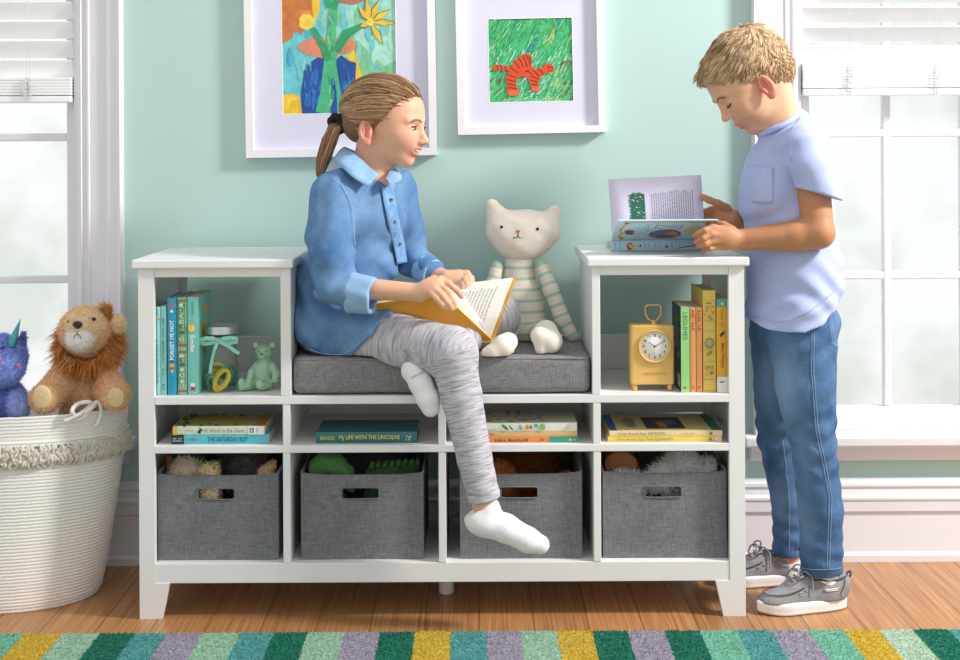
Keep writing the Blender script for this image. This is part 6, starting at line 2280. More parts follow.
# ================================================================ THE GIRL
def make_girl():
 gp = P(345, 338, .17)
 root = empty('person', Vector((gp.x, gp.y, ZH1 + .0905)), 'child in blue denim shirt and grey leggings seated on the bench with a yellow book', 'person')
 SK, LIP, CHK, EAR = '#e3b093', '#cf7f74', '#e3a58d', '#dd9a84'
 f = Vector((math.cos(math.radians(19)), -math.sin(math.radians(19)), -.06))
 H = Head(P(385.5, 119, .13), f, (0.06, 0, 1), 1.035, -.008, -.010, .008)
 # joints
 nb = P(369, 174, .15)
 rs, re, rw = P(332, 198, .045), P(341, 287, -.005), P(419, 292.5, -.035)
 ls, le, lw = P(404, 197, .26), P(413, 266, .27), P(447, 279, .185)
 rh, rk, ra = P(332, 330, .12), P(452, 352, -.062), P(484, 503, -.095)
 lh, lk, la = P(348, 328, .25), P(497, 316, .165), P(419, 366, -.036)
 pel = P(338, 322, .18)
 def press(V, lift=0.0):
  # seat and tower push the cloth in where the child rests against them
  V = V.copy()
  z = V[:, 2]
  m_ = (V[:, 1] > -.0035) & (z > .55)
  V[m_, 2] = np.maximum(z[m_], ZSEAT + .001 + lift)
  V[:, 0] = np.where(V[:, 2] < ZU0 - .001, np.maximum(V[:, 0], D1 + .0135), np.where(V[:, 2] < ZU1 + .004, np.maximum(V[:, 0], -.4455), V[:, 0]))
  return V
 b = Solid(.0024)
 add_head(b, H, SK, LIP, CHK, EAR, ear=(-.017, -.034), smile=1.1)
 b.u(cone(H.w(-.022, 0, -.055), nb + Vector((0, 0, -.02)), .047, .048), .022, SK)
 b.u(cone(H.w(-.004, 0, -.080), nb + Vector((.016, -.008, -.025)), .030, .040), .015, SK)
 # trunk and limbs under the clothes
 b.chain([nb + Vector((0, 0, -.03)), P(361, 215, .155), P(352, 270, .165), pel], [.06, .075, .072, .075], .03, SK)
 b.u(cone(rs, P(396, 197, .24), .038, .036), .02, SK)
 b.chain([rs, re, rw], [.038, .029, .0215], .012, SK)
 b.chain([P(399, 199, .25), le, lw], [.036, .029, .0215], .012, SK)
 b.chain([rh, rk], [.068, .045], .012, SK); b.chain([rk, rk.lerp(ra, .35), ra, P(487, 512, -.097)], [.043, .041, .027, .026], .012, SK)
 b.chain([lh, lk], [.066, .045], .012, SK); b.chain([lk, lk.lerp(la, .35), la], [.043, .04, .026], .012, SK)
 b.u(cone(P(487, 512, -.097), P(515, 535, -.10), .026, .022), .01, SK)
 b.u(cone(la, P(425, 395, -.05), .024, .02), .01, SK)
 # right hand lying over the cover's edge
 hand = [(440.5, 280, -.036), (437, 283.5, -.047), (433.5, 287.5, -.054), (430, 292, -.056)]
 for q, r in zip(hand, (.0115, .0115, .011, .0105)):
  b.u(cone(rw, P(*q), .0175, r), .010, SK)
 b.u(ell(P(429, 287.5, -.044), (.026, .014, .020)), .010, SK)
 finger(b, [P(440.5, 280, -.036), P(449, 283.5, -.040), P(456.5, 290, -.031), P(461.5, 296.5, -.016)], .0090, .0062, SK)
 finger(b, [P(437, 283.5, -.047), P(446.5, 290.5, -.056), P(452, 299.5, -.050), P(455, 307, -.034)], .0092, .0064, SK)
 finger(b, [P(433.5, 287.5, -.054), P(442, 295.5, -.064), P(448, 303, -.059), P(452, 309, -.042)], .0090, .0062, SK)
 finger(b, [P(430, 292, -.056), P(436.5, 298.5, -.066), P(442, 304.5, -.062), P(446.5, 308.5, -.048)], .0080, .0056, SK)
 finger(b, [P(424, 284, -.022), P(434, 279, -.008), P(444, 281, .012), P(450, 287, .022)], .0105, .0070, SK)
 # left hand holding the far cover's upper edge
 for q, r in zip([(459, 273.5, .200), (461.5, 274.5, .188), (462.5, 277, .178), (462, 281, .170)], (.0105, .0105, .010, .0095)):
  b.u(cone(lw, P(*q), .017, r), .010, SK)
 b.u(ell(P(456, 278, .185), (.024, .018, .018)), .010, SK)
 finger(b, [P(460, 273.5, .200), P(467, 273, .188), P(471.5, 278, .176), P(473, 284.5, .166)], .0088, .0062, SK)
 finger(b, [P(461.5, 275, .188), P(467, 276, .174), P(470, 281, .163), P(470.5, 286, .156)], .0088, .0062, SK)
 finger(b, [P(462, 277.5, .178), P(465, 280, .163), P(467, 284.5, .155), P(466.5, 288.5, .150)], .0085, .0060, SK)
 finger(b, [P(461, 281, .170), P(462.5, 284.5, .158), P(463, 288, .152), P(462, 291, .149)], .0078, .0055, SK)
 finger(b, [P(455, 281, .19), P(463, 281.5, .200), P(470, 281, .205)], .0095, .0070, SK)
 o, V, Q, C = build_solid('body', b, SKIN, root, SK, .004, want=True, post=lambda V: press(V, .004))
 eye_parts(H, root, '#4f4a3c', (.0, -.0004), brow_c='#a37b56', V=V)
 t = MB()
 t.tube(smooth_path([H.w(.076, -.020, -.0695), H.w(.086, -.012, -.0715), H.w(.0905, 0, -.0722), H.w(.086, .012, -.0715), H.w(.076, .020, -.0695)], 4), .0030, 8)
 t.build('teeth', mat('teeth_ivory', '#f3efe6', .25, .01, coat=.3), root, True)
 nl = MB()
 for p, dr in (((461, 295, -.0195), 0), ((454.2, 306.3, -.0395), 0), ((451, 308.2, -.0475), 0), ((445.6, 307.8, -.0530), 0)):
  nl.sphere(P(*p), (.0042, .0016, .0040), 10, 6)
 nl.build('fingernail', mat('pink_nail', '#e9b3a4', .3, .01, coat=.3), root, True)

 # ---- hair: cap, combed strands, ponytail
 pal = np.array([lin(x) for x in ('#8f6a48', '#ae8763', '#c6a17a', '#7b593c', '#dab892', '#a27d57')])
 cp = Solid(.003)
 hc, hr = np.array((-.010, 0, .024)), np.array((.1045, .081, .0865))
 cp.u(H.e(tuple(hc), tuple(hr * .985)), .01)
 cp.u(H.e((-.070, 0, -.010), (.035, .055, .05)), .03)
 cp.sub(half_keep(H.w(.0880, 0, .060), H.d(.70, 0, -.72)), .006)
 build_solid('hair_cap', cp, mat('hair_under', '#7d6041', .6, .12, 90, .4, 300, stretch=(3, 1, 1)), root, '#7d6041')
 rg = np.random.default_rng(21)
 tie = np.array((-.117, 0, -.012))
 starts = []
 while len(starts) < 3000:
  d = rg.normal(0, 1, 3); d /= np.linalg.norm(d)
  p = hc + d * hr
  q = (p[0] - .0880) * .70 - (p[2] - .060) * .72
  if q < rg.normal(0, .0035) and p[2] > -.075:
   if q > -.012 or rg.random() < .55:
    starts.append(p)
 starts = np.array(starts)
 K = 12
 ts = np.linspace(0, 1, K)
 paths = []
 for p in starts:
  pt = p[None, :] * (1 - ts)[:, None] + tie[None, :] * ts[:, None]
  pt[:, 2] += .012 * np.sin(PI * ts) * (1 if p[2] > -.02 else .2)
  v = (pt - hc) / hr
  nrm = np.linalg.norm(v, axis=1, keepdims=True)
  lay = 1.0 + rg.uniform(-.012, .022)
  on = hc + v / nrm * hr * lay
  w = np.clip((ts - .82) / .18, 0, 1)[:, None] ** 1.5
  on = on * (1 - w) + pt * w
  paths.append(on + rg.normal(0, .0007, (1, 3)))
 paths = np.array(paths)
 wp = H.C + H.s * (paths @ H.R)
 rad = .0016 * np.array([.5] + [1.0] * (K - 2) + [.6])
 tone = np.clip((starts[:, 1] * 60 + starts[:, 2] * 25 + rg.normal(0, .9, len(starts))) % 6, 0, 5).astype(int)
 strands('hair', wp, rad, HAIRM, root, pal[tone])
 tw = H.w(*tie)
 pony = [tw, P(334.5, 129, .135), P(329, 142, .135), P(324, 158, .14), P(320, 176, .145)]
 pr = [.016, .021, .023, .021, .010]
 ps = Solid(.003); ps.chain(pony, [r * .8 for r in pr], .01)
 build_solid('ponytail_core', ps, MATS['hair_under'], root, '#7d6041')
 sp = smooth_path(pony, 4); nn = len(sp)
 rs_ = np.interp(np.linspace(0, 4, nn), range(5), pr)
 pts = []
 for k in range(420):
  a, q = rg.uniform(0, 2 * PI), math.sqrt(rg.uniform(.5, 1.05))
  a2 = a + rg.normal(0, .25)
  pts.append([(np.array(sp[i]) + rs_[i] * q * np.array([math.cos(a + (a2 - a) * i / nn) * .9, math.sin(a + (a2 - a) * i / nn), .15 * math.cos(a)])) for i in range(nn)])
 strands('ponytail', np.array(pts), .0013 * np.array([1.0] * (nn - 3) + [.8, .5, .2]), HAIRM, root, pal[rg.integers(0, 6, len(pts))])
 st = Solid(.0025)
 ax_ = (Vector(pony[1]) - tw).normalized()
 e1 = ax_.orthogonal().normalized(); e2 = ax_.cross(e1)
 ring = [P(338.5, 123.5, .13) + (e1 * math.cos(2 * PI * k / 14) + e2 * math.sin(2 * PI * k / 14)) * .0195 for k in range(15)]
 st.chain(ring, [.0095] * 15, .004); st.disp(folds(.0016, 260, 190, 230))
 build_solid('hair_tie', st, mat('black_scrunchie', '#1c1a1e', .95, .2, 200, .5, 500), root, '#1c1a1e')

 # ---- leggings
 LG = legging_mat()
 g = Solid(.003)
 g.u(ell(P(336, 328, .17), (.098, .13, .075)), .02)
 g.chain([rh, P(400, 341, .025), rk], [.080, .0640, .0610], .02); g.chain([rk, rk.lerp(ra, .3), rk.lerp(ra, .7), P(484, 497, -.095)], [.0555, .0490, .0410, .0385], .02)
 g.chain([lh, lk], [.078, .0575], .02); g.chain([lk, lk.lerp(la, .4), lk.lerp(la, .93)], [.0560, .045, .035], .02)
 g.sub(half_keep(P(482, 500.5, -.095), Vector((.18, 0, -1))), .003)
 g.sub(cone(P(484, 494, -.095), P(488, 520, -.097), .030, .030), .002)
 g.disp(lambda X, Y, Z: .0013 * np.sin(160 * Z + 40 * X) * np.clip((.42 - Z) * 9, 0, 1) * np.clip((Z - .28) * 20, 0, 1))
 build_solid('leggings', g, LG, root, '#c6c2c8', smooth=2, post=press, flow=flow_along([[rh, P(400, 341, .025), rk, ra], [lh, lk, la]]))

 # ---- socks
 s = Solid(.0024)
 s.chain([P(487.5, 509, -.097), P(484, 521, -.097)], [.0305, .034], .01)
 s.chain([P(480, 520, -.096), P(505, 528, -.100), P(528, 540, -.104), P(540, 544.5, -.106)], [.0330, .0330, .0290, .0225], .015)
 s.u(ell(P(476, 518, -.096), (.026, .028, .027)), .012)
 s.sub(half_keep(P(484, 505, -.096), Vector((-.53, 0, .85))), .003)
 s.disp(lambda X, Y, Z: .0007 * np.sin(700 * (X * .8 - Z * .6)) * (((X > P(497, 500, -.1).x) & (X < P(516, 500, -.1).x))))
 build_solid('sock', s, SOCK, root, '#f1f0f3', smooth=2)
 s = Solid(.0024)
 s.chain([P(413.5, 369.5, -.040), P(421, 384, -.055), P(428, 399, -.064), P(430.5, 408, -.066)], [.0275, .0275, .0265, .0215], .012)
 s.u(ell(P(411, 372, -.030), (.022, .026, .022)), .012)
 so, SV, SQ, SCc = build_solid('sock', s, SOCK, root, '#f1f0f3', smooth=2, want=True)
 sf = Surf(SV)
 m = MB()
 for k in range(9):
  px, py = 411 + 2.0 * k, 378.5 - 1.0 * k
  q = sf.at(px, py, .0004); q2 = sf.at(px + 1.0, py - 1.6, .0004)
  m.tube([q, q2], .0007, 5)
 m.build('sock_lettering', mat('grey_sock_print', '#4a4a52', .9), root, True)

 # ---- denim shirt
 DN = denim('chambray_shirt', '#44709f', '#80a3ca', None, 9)
 d = Solid(.0028)
 fx = Vector((math.cos(math.radians(35)), -math.sin(math.radians(35)), 0))
 R = rot_m(fx, (0.0, 0, 1))
 d.u(ell(P(362, 214, .155), (.096, .135, .115), R), .02)
 d.u(ell(P(356, 262, .165), (.093, .125, .100), R), .03)
 d.u(ell(P(341, 312, .175), (.104, .140, .085), R), .03)
 d.u(cone(P(340, 188, .075), P(398, 186, .235), .050, .046), .03)
 d.u(cone(P(366, 178, .15), P(364, 200, .15), .062, .08), .02)
 d.chain([P(332, 196, .050), P(329, 240, .018), P(337, 284, -.008), P(353, 293, -.018)], [.0545, .0575, .0510, .0450], .02)
 d.chain([P(398, 194, .25), P(409, 240, .27), P(415, 262, .265), P(430, 272, .225)], [.050, .044, .042, .037], .02)
 # shirt tails over the hips
 d.u(ell(P(335, 330, .135), (.092, .125, .060), R), .02)
 d.u(cone(P(322, 328, .12), P(378, 337, .050), .0900, .0745), .015)
 d.u(ell(P(318, 290, .16), (.060, .10, .10)), .03)
 # neck opening
 d.sub(cone(P(371, 172, .145) + Vector((.012, -.008, .03)), P(370, 176, .148), .052, .047), .008)
 d.sub(cone(P(378, 174, .10), P(383, 182, .080), .016, .003), .006)
 # hem cut: a shirt-tail curve seen from the photo
 hemx = np.array([P(x, 340, .1).x for x in (296, 306, 320, 341, 360, 376, 392, 408)])
 hemz = np.array([P(340, y, .1).z for y in (334, 346, 354, 359, 346, 328, 311, 296)])
 def hem(X, Y, Z):
  return (Z - np.interp(X, hemx, hemz)) * .75 + np.zeros_like(Y)
 lo = np.array([-1, -1, .5]); hi = np.array([1, 1, .95])
 d.prims.append(Prim(hem, lo, hi, k=.004, op='s'))
 # folds
 def fold(X, Y, Z):
  a = .0046 * np.sin(70 * Z + 42 * X + 2 * np.sin(30 * X)) * np.clip((1.0 - Z) * 6, 0, 1)
  c = .0024 * np.sin(120 * X - 60 * Z + 3 * np.sin(25 * Z))
  return a * .8 + c * .8
 d.disp(fold)
 do_, DV, DQ, DC = build_solid('denim_shirt', d, DN, root, '#6f9cc9', smooth=2, want=True, post=press)
 sf = Surf(DV)
 # rolled cuffs
 DNC = denim('chambray_cuff', '#7fa6cf', '#a3c2e3', None, 30)
 c_ = Solid(.0024)
 a0, a1 = P(352, 292.5, -.018), P(371, 295.5, -.030)
 c_.u(cone(a0, a1, .0500, .0470), .01); ax = (a1 - a0).normalized()
 c_.sub(half_keep(P(374, 296, -.031), ax), .004); c_.sub(half_keep(P(350, 292, -.017), -ax), .004)
 c_.sub(cone(a0 + ax * .02, a1 + ax * .08, .034, .0345), .003)
 c_.disp(folds(.0015, 60, 60, 120))
 build_solid('sleeve_cuff', c_, DNC, root, '#8fb2d8', smooth=2)
 c_ = Solid(.0026)
 a0, a1 = P(424, 269, .238), P(433, 273.5, .215); ax = (a1 - a0).normalized()
 c_.u(cone(a0, a1, .0395, .037), .01); c_.sub(half_keep(P(434, 274, .213), ax), .004); c_.sub(half_keep(P(421, 267.5, .244), -ax), .004)
 c_.sub(cone(a0 + ax * .015, a1 + ax * .06, .029, .029), .003)
 build_solid('sleeve_cuff', c_, DNC, root, '#8fb2d8')
 # collar: a folded band round the neck
 inner = [(380, 175, .060), (372, 169, .066), (362, 160, .074), (352, 151.5, .10), (344, 147, .15), (352, 150, .20), (368, 158, .215), (383, 165, .185), (389, 169, .13)]
 outer = [(368.5, 187, .026), (360, 182, .018), (350, 174.5, .012), (338, 163, .05), (334, 158, .14), (344, 160, .235), (370, 168, .255), (394, 173, .215), (400, 179, .13)]
 I_ = [P(*p) for p in inner]; O_ = [P(*p) for p in outer]
 I_ = smooth_path(I_, 5); O_ = smooth_path(O_, 5)
 rows = []
 for t in (0, .2, .45, .75, 1.0):
  rows.append([(i.lerp(o, t) + Vector((0, -.003, .003)) * math.sin(PI * min(1, t * 1.1)) + Vector((0, -.002, .001))) for i, o in zip(I_, O_)])
 n = len(I_)
 VV = [p for r_ in rows for p in r_]
 nr = len(rows)
 F_ = [[i * n + k, i * n + k + 1, (i + 1) * n + k + 1, (i + 1) * n + k] for i in range(nr - 1) for k in range(n - 1)]
 me = bpy.data.meshes.new('collar'); me.from_pydata([tuple(v) for v in VV], [], F_); me.polygons.foreach_set('use_smooth', [True] * len(F_))
 bm_ = bmesh.new(); bm_.from_mesh(me); bmesh.ops.recalc_face_normals(bm_, faces=bm_.faces[:]); bmesh.ops.solidify(bm_, geom=bm_.faces[:], thickness=.0028); bm_.to_mesh(me); bm_.free()
 link('collar', me, DNC, root, True)
 I2 = smooth_path([P(386, 178.5, .060), P(389.5, 171, .095), P(388, 166, .15)], 5); O2 = smooth_path([P(390, 186, .050), P(401.5, 179, .075), P(399, 171, .15)], 5)
 VV = [i.lerp(o, t) + Vector((.002, -.003, .003)) * math.sin(PI * t) for t in (0, .3, .65, 1.0) for i, o in zip(I2, O2)]
 n = len(I2)
 F_ = [[i * n + k, i * n + k + 1, (i + 1) * n + k + 1, (i + 1) * n + k] for i in range(3) for k in range(n - 1)]
 me = bpy.data.meshes.new('collar'); me.from_pydata([tuple(v) for v in VV], [], F_)
 bm_ = bmesh.new(); bm_.from_mesh(me); bmesh.ops.recalc_face_normals(bm_, faces=bm_.faces[:]); bmesh.ops.solidify(bm_, geom=bm_.faces[:], thickness=.0028); bm_.to_mesh(me); bm_.free()
 link('collar', me, DNC, root, True)
 # placket, buttons, pocket and seams
 PL = denim('chambray_placket', '#5f8fc2', '#93b7de', None, 40)
 m = MB()
 a = [(381.5, 187), (384.5, 205), (388.5, 225), (394, 246), (397.5, 264)]; z = [(393, 183), (396, 203), (400, 224), (405, 245), (407.5, 262)]
 A = smooth_path([sf.at(*p, .0014) for p in a], 4); Z = smooth_path([sf.at(*p, .0014) for p in z], 4)
 nA = len(A)
 VV, F_ = [], []
 for i in range(nA):
  for t in (0, .33, .66, 1):
   VV.append(A[i].lerp(Z[i], t) + Vector((0.0004, -.0012, 0)))
 for i in range(nA - 1):
  for k in range(3):
   F_.append([i * 4 + k, i * 4 + k + 1, i * 4 + 5 + k, i * 4 + 4 + k])
 me = bpy.data.meshes.new('placket'); me.from_pydata([tuple(v) for v in VV], [], F_); me.polygons.foreach_set('use_smooth', [True] * len(F_))
 bm_ = bmesh.new(); bm_.from_mesh(me); bmesh.ops.recalc_face_normals(bm_, faces=bm_.faces[:]); bmesh.ops.solidify(bm_, geom=bm_.faces[:], thickness=.0015); bm_.to_mesh(me); bm_.free()
 link('placket', me, PL, root, True)
 BT = mat('brown_shirt_button', '#5a4036', .35, .1, 100, coat=.3)
 for px, py in ((391, 200), (394.3, 222), (399.6, 244.5)):
  p = sf.at(px, py, .0042)
  bmb = MB(); MM = Matrix.Translation(p) @ Matrix.Rotation(math.radians(35), 4, 'Z') @ Matrix.Rotation(PI / 2, 4, 'X')
  bmb.lathe([(.0, .0016), (.0030, .0016), (.0038, .0024), (.0048, .0020), (.0052, .0), (.0, -.0006)], (0, 0, 0), 18, mtx=MM)
  bmb.build('button', BT, root, True)
 ST = mat('pale_denim_stitch', '#9fbfe2', .9)
 m = MB()
 for line in ([(333, 178), (345, 190), (352, 206), (354, 225), (355, 246)], [(309, 349), (325, 354.5), (341, 355.5), (358, 344), (374, 327), (388, 312)]):
  q = [Vector((v.x, v.y, max(v.z, ZSEAT + .002))) for v in smooth_path([sf.at(*p, .0004) for p in line], 5)]
  m.tube(q, .0009, 5)
 m.build('stitching', ST, root, True)
 return root
def half_keep(p, n):
 """region on the side n points to (to cut it away with sub)"""
 p_ = _v(p); n_ = _v(n); n_ = n_ / np.linalg.norm(n_)
 def fn(X, Y, Z):
  return -((X - p_[0]) * n_[0] + (Y - p_[1]) * n_[1] + (Z - p_[2]) * n_[2])
 # only act near p
 return fn, p_ - .14, p_ + .14
make_girl()

# ---------------------------------------------------------------- the girl's open book
def open_book_girl():
 S1 = P(492.5, 340, .06); N1 = P(445.5, 296, .005); F1 = P(514.5, 281, .155)
 ax = (P(412, 349, .085) - S1); L = .225; ax = ax.normalized() * L
 w = .175
 N1 = S1 + (N1 - S1).normalized() * w; F1 = S1 + (F1 - S1).normalized() * (w + .012)
 root = empty('open_book', S1 + ax * .5, 'open yellow book held on the lap of the sitting child', 'book')
 YC = mat('golden_yellow_cloth', '#e0a233', .6, .04, 60, .1, 500)
 def sheet(name, a, b_, c, d, th, m, nrm=None):
  n = (b_ - a).cross(d - a).normalized() * th
  MBx = MB(); MBx.add([a, b_, c, d, a + n, b_ + n, c + n, d + n], [[0, 1, 2, 3], [7, 6, 5, 4], [0, 4, 5, 1], [1, 5, 6, 2], [2, 6, 7, 3], [3, 7, 4, 0]])
  return MBx.build(name, m, root, True)
 sheet('front_cover', S1, N1, N1 + ax, S1 + ax, .0025, YC)
 sheet('back_cover', S1 + Vector((.004, 0, 0)), F1, F1 + ax, S1 + ax + Vector((.004, 0, 0)), -.0025, YC)
 sp = MB(); sp.tube([S1 + Vector((.002, 0, -.001)), S1 + ax + Vector((.002, 0, -.001))], .0035, 10); sp.build('spine', YC, root, True)
 # page fans: each side a stack of curved leaves
 def fan(name, E, nlev, thick, inward, bulge, matp):
  e = (E - S1)
  nv = ax.cross(e).normalized()
  if nv.dot(inward) < 0: nv = -nv
  m = MB()
  V, F = [], []
  nu = 10
  for lay in (0, 1):
   for i in range(nu + 1):
    t = i / nu
    h_ = thick * (1 if lay else .08) * min(1, t * 3.5) + (bulge * math.sin(PI * t) if lay else bulge * .25 * math.sin(PI * t))
    p = S1 + e * (t * .955) + nv * (h_ + .003)
    for s_ in (.02, .98):
     V.append(p + ax * s_)
  q = nu + 1
  for lay in (0, 1):
   for i in range(nu):
    b = lay * 2 * q + 2 * i
    F.append([b, b + 1, b + 3, b + 2])
  for i in range(nu):
   F.append([2 * i, 2 * i + 2, 2 * q + 2 * i + 2, 2 * q + 2 * i]); F.append([2 * i + 1, 2 * q + 2 * i + 1, 2 * q + 2 * i + 3, 2 * i + 3])
  F.append([2 * nu, 2 * nu + 1, 2 * q + 2 * nu + 1, 2 * q + 2 * nu])
  m.add(V, F, 0, False)
  m.build(name, matp, root, True)
  return nv
 inw_n = (F1 - S1); inw_f = (N1 - S1)
 EDGE = mat('cream_page_edges', '#e6d3a9', .9, .14, 1, .3, 300, stretch=(30, 500, 500))
 PG = mat('cream_open_page', '#e9e4dc', .85, .03, 20)
 nvn = fan('near_pages', N1, 3, .014, inw_n, .010, EDGE)
 nvf = fan('far_pages', F1, 3, .010, inw_f, .014, PG)
 # a loose leaf standing between them
 mid = (N1 - S1).normalized().lerp((F1 - S1).normalized(), .22).normalized() * w * .96
 m = MB(); V, F = [], []
 for i in range(9):
  t = i / 8
  p = S1 + mid * t + nvn * (.016 * math.sin(PI * t) + .004)
  V += [p + ax * .02, p + ax * .98]
 V2 = [v + nvn * .0008 for v in V]
 F = [[2 * i, 2 * i + 1, 2 * i + 3, 2 * i + 2] for i in range(8)] + [[18 + 2 * i, 18 + 2 * i + 2, 18 + 2 * i + 3, 18 + 2 * i + 1] for i in range(8)]
 F += [[2 * i, 2 * i + 2, 18 + 2 * i + 2, 18 + 2 * i] for i in range(8)] + [[16, 17, 35, 34]]
 m.add(V + V2, F, 0, True); m.build('loose_page', PG, root, True)
 # printed lines on the far page (lines run across the page, read from the reader's side)
 e = (F1 - S1) * .955
 m = MB(); r = random.Random(5)
 def pp(t, s_):
  h_ = .010 * min(1, t * 3.5) + .014 * math.sin(PI * t)
  return S1 + e * t + nvf * (h_ + .0042) + ax * s_
 for k in range(17):
  s0 = .14 + .042 * k
  t = .20
  while t < .80:
   dt = r.uniform(.02, .06)
   m.add([pp(t, s0), pp(t + dt, s0), pp(t + dt, s0 + .009), pp(t, s0 + .009)], [[0, 1, 2, 3]])
   t += dt + .012
 m.build('printed_text', mat('grey_print', '#a5a2a2', .8), root, True)
 return root
open_book_girl()
# ================================================================ THE BOY
def dense(line, n=4):
 out = []
 for a, c in zip(line, line[1:]):
  out += [(a[0] + (c[0] - a[0]) * k / n, a[1] + (c[1] - a[1]) * k / n) for k in range(n)]
 return out + [line[-1]]
def make_boy():
 root = empty('person', Vector((P(805, 600, .14).x, .14, 0)), 'child in lavender blue t-shirt and jeans standing at the bookcase with a picture book', 'person')
 SK, LIP, CHK, EAR = '#dfae8e', '#cc8578', '#dfa186', '#da8d76'
 ARM = '#bf8762'
 pa, ya = math.radians(40), math.radians(7)
 f = Vector((-math.cos(pa) * math.cos(ya), -math.cos(pa) * math.sin(ya), -math.sin(pa)))
 u = Vector((-math.sin(pa), 0, math.cos(pa)))
 H = Head(P(748.4, 76.7, .14), f, u, 1.08)
 b = Solid(.0024)
 add_head(b, H, SK, LIP, CHK, EAR, ear=(.004, -.036), smile=.95, mouth_open=False)
 nb = P(785, 136, .14)
 b.u(cone(H.w(-.030, 0, -.050), nb, .048, .045), .022, SK)
 b.u(cone(H.w(.005, 0, -.075), nb + Vector((-.030, 0, -.012)), .034, .036), .02, SK)
 b.u(ell(P(788, 200, .14), (.075, .10, .13)), .03, SK); b.u(ell(P(795, 280, .14), (.08, .10, .12)), .03, SK)
 ns, ne, nw = P(810, 158, .032), P(818.5, 232.5, -.012), P(744, 239.5, .020)
 fs, fe, fw = P(795, 160, .25), P(796, 235, .28), P(733, 219.5, .225)
 b.u(cone(ns, fs, .04, .04), .03, SK)
 b.chain([ns, ne], [.041, .0385], .012, ARM); b.chain([ne, P(795, 236, .000), nw], [.0385, .0375, .0265], .01, ARM)
 b.chain([fs, fe, fw], [.042, .036, .0235], .012, ARM)
 # legs down to the ankles
 b.chain([P(798, 325, .08), P(812, 450, .055), P(822, 590, .060)], [.066, .044, .030], .012, SK)
 b.chain([P(788, 325, .20), P(780, 440, .25), P(788, 500, .25), P(790, 566, .25)], [.066, .042, .033, .028], .012, SK)
 # near hand: fingers curl under the lifted cover, thumb inside it
 kn = [(713, 228, -.004), (711.5, 234.5, -.012), (713, 241, -.010), (717, 246.8, -.002)]
 for q, r in zip(kn, (.0105, .0105, .0100, .0090)):
  b.u(cone(nw, P(*q), .0215, r), .006, ARM)
 b.u(ell(P(726, 238, .005), (.028, .020, .027)), .012, ARM)
 finger(b, [P(713, 228, -.004), P(705, 230.5, -.016), P(698, 234, -.010), P(694.5, 236, .010)], .0088, .0066, ARM, .002)
 finger(b, [P(711, 234.5, -.012), P(703.5, 238.5, -.020), P(698.5, 241, -.010), P(696, 242, .010)], .0088, .0066, ARM, .002)
 finger(b, [P(713, 241, -.010), P(705.5, 244.3, -.018), P(700.5, 245.5, -.008), P(698.5, 245.5, .012)], .0086, .0064, ARM, .002)
 finger(b, [P(717, 246.8, -.002), P(710, 248.6, -.010), P(705, 248.8, .0), P(703.5, 248.5, .016)], .0076, .0056, ARM, .002)
 finger(b, [P(732, 230, .015), P(724, 225.5, .028), P(716, 223.5, .044), P(708, 224, .054)], .0115, .0080, ARM)
 # far hand behind the standing page, thumb on its front
 kf = [(718, 208.5, .235), (716, 213, .240), (716.5, 217.5, .238), (718.5, 221.5, .232)]
 for q, r in zip(kf, (.0112, .0112, .0108, .0100)):
  b.u(cone(fw, P(*q), .0205, r), .010, ARM)
 b.u(ell(P(724, 215.5, .230), (.026, .019, .024)), .012, ARM)
 finger(b, [P(718, 208.5, .235), P(711, 209, .232), P(703, 212, .228), P(697, 215, .226)], .0086, .0064, ARM, .002)
 finger(b, [P(716, 213, .240), P(709, 214, .238), P(702, 217, .234), P(696, 220, .230)], .0086, .0064, ARM, .002)
 finger(b, [P(716.5, 217.5, .238), P(710, 219, .236), P(704, 222, .232), P(699, 225, .228)], .0084, .0062, ARM, .002)
 finger(b, [P(718.5, 221.5, .232), P(713, 223.5, .230), P(708, 226, .228)], .0076, .0058, ARM, .002)
 finger(b, [P(727, 208, .215), P(718, 203.5, .203), P(709, 200, .195), P(703, 197, .192)], .0112, .0080, ARM)
 o, V, Q, C = build_solid('body', b, SKIN, root, SK, .006, want=True)
 eye_parts(H, root, brow_c='#9a7a55', down=True, V=V)

 # ---- hair
 pal = np.array([lin(x) for x in ('#cfae88', '#e0c49e', '#b3926e', '#edd8b8', '#a08260', '#d9bb93')])
 cap = Solid(.003)
 hc, hr = np.array((-.014, 0, .026)), np.array((.1010, .0815, .0875))
 cap.u(H.e(tuple(hc), tuple(hr)), .01)
 cap.u(H.e((-.062, 0, -.022), (.044, .058, .052)), .03)
 cap.u(H.e((.046, .0, .058), (.042, .052, .026)), .03)
 cap.sub(half_keep(H.w(.0930, 0, .056), H.d(.70, 0, -.72)), .006)
 UM = mat('sandy_hair_under', '#b8976f', .6, .15, 90, .4, 300)
 co_, CV, CQ, CC = build_solid('hair_cap', cap, UM, root, '#a98a60', want=True)
 rg = np.random.default_rng(31)
 p, vi = sample(CV, CQ, 9000, 7)
 nr = vnormals(CV, CQ)[vi]
 L = H.loc(p)
 W = np.array((-.052, .012, .100))            # crown whorl
 Lf, Ll, Lu = nr @ H.R[0], nr @ H.R[1], nr @ H.R[2]
 front = np.clip((L[:, 0] + .03) / .10, 0, 1) * np.clip((L[:, 2] - .01) / .05, 0, 1)
 side = np.clip((np.abs(L[:, 1]) - .045) / .03, 0, 1)
 back = np.clip((-.04 - L[:, 0]) / .05, 0, 1)
 # growth: forward on top, forward and down at the sides, down at the back
 low = np.clip((.03 - L[:, 2]) / .06, 0, 1)
 g = np.stack([1.0 - 1.15 * back - .45 * low, .12 * np.sign(L[:, 1]) * (1 - side) * (L[:, 2] < .08), -.10 - .15 * side - .9 * low - 1.1 * back + .20 * front * (L[:, 0] > .05)], axis=1)
 g /= np.linalg.norm(g, axis=1, keepdims=True)
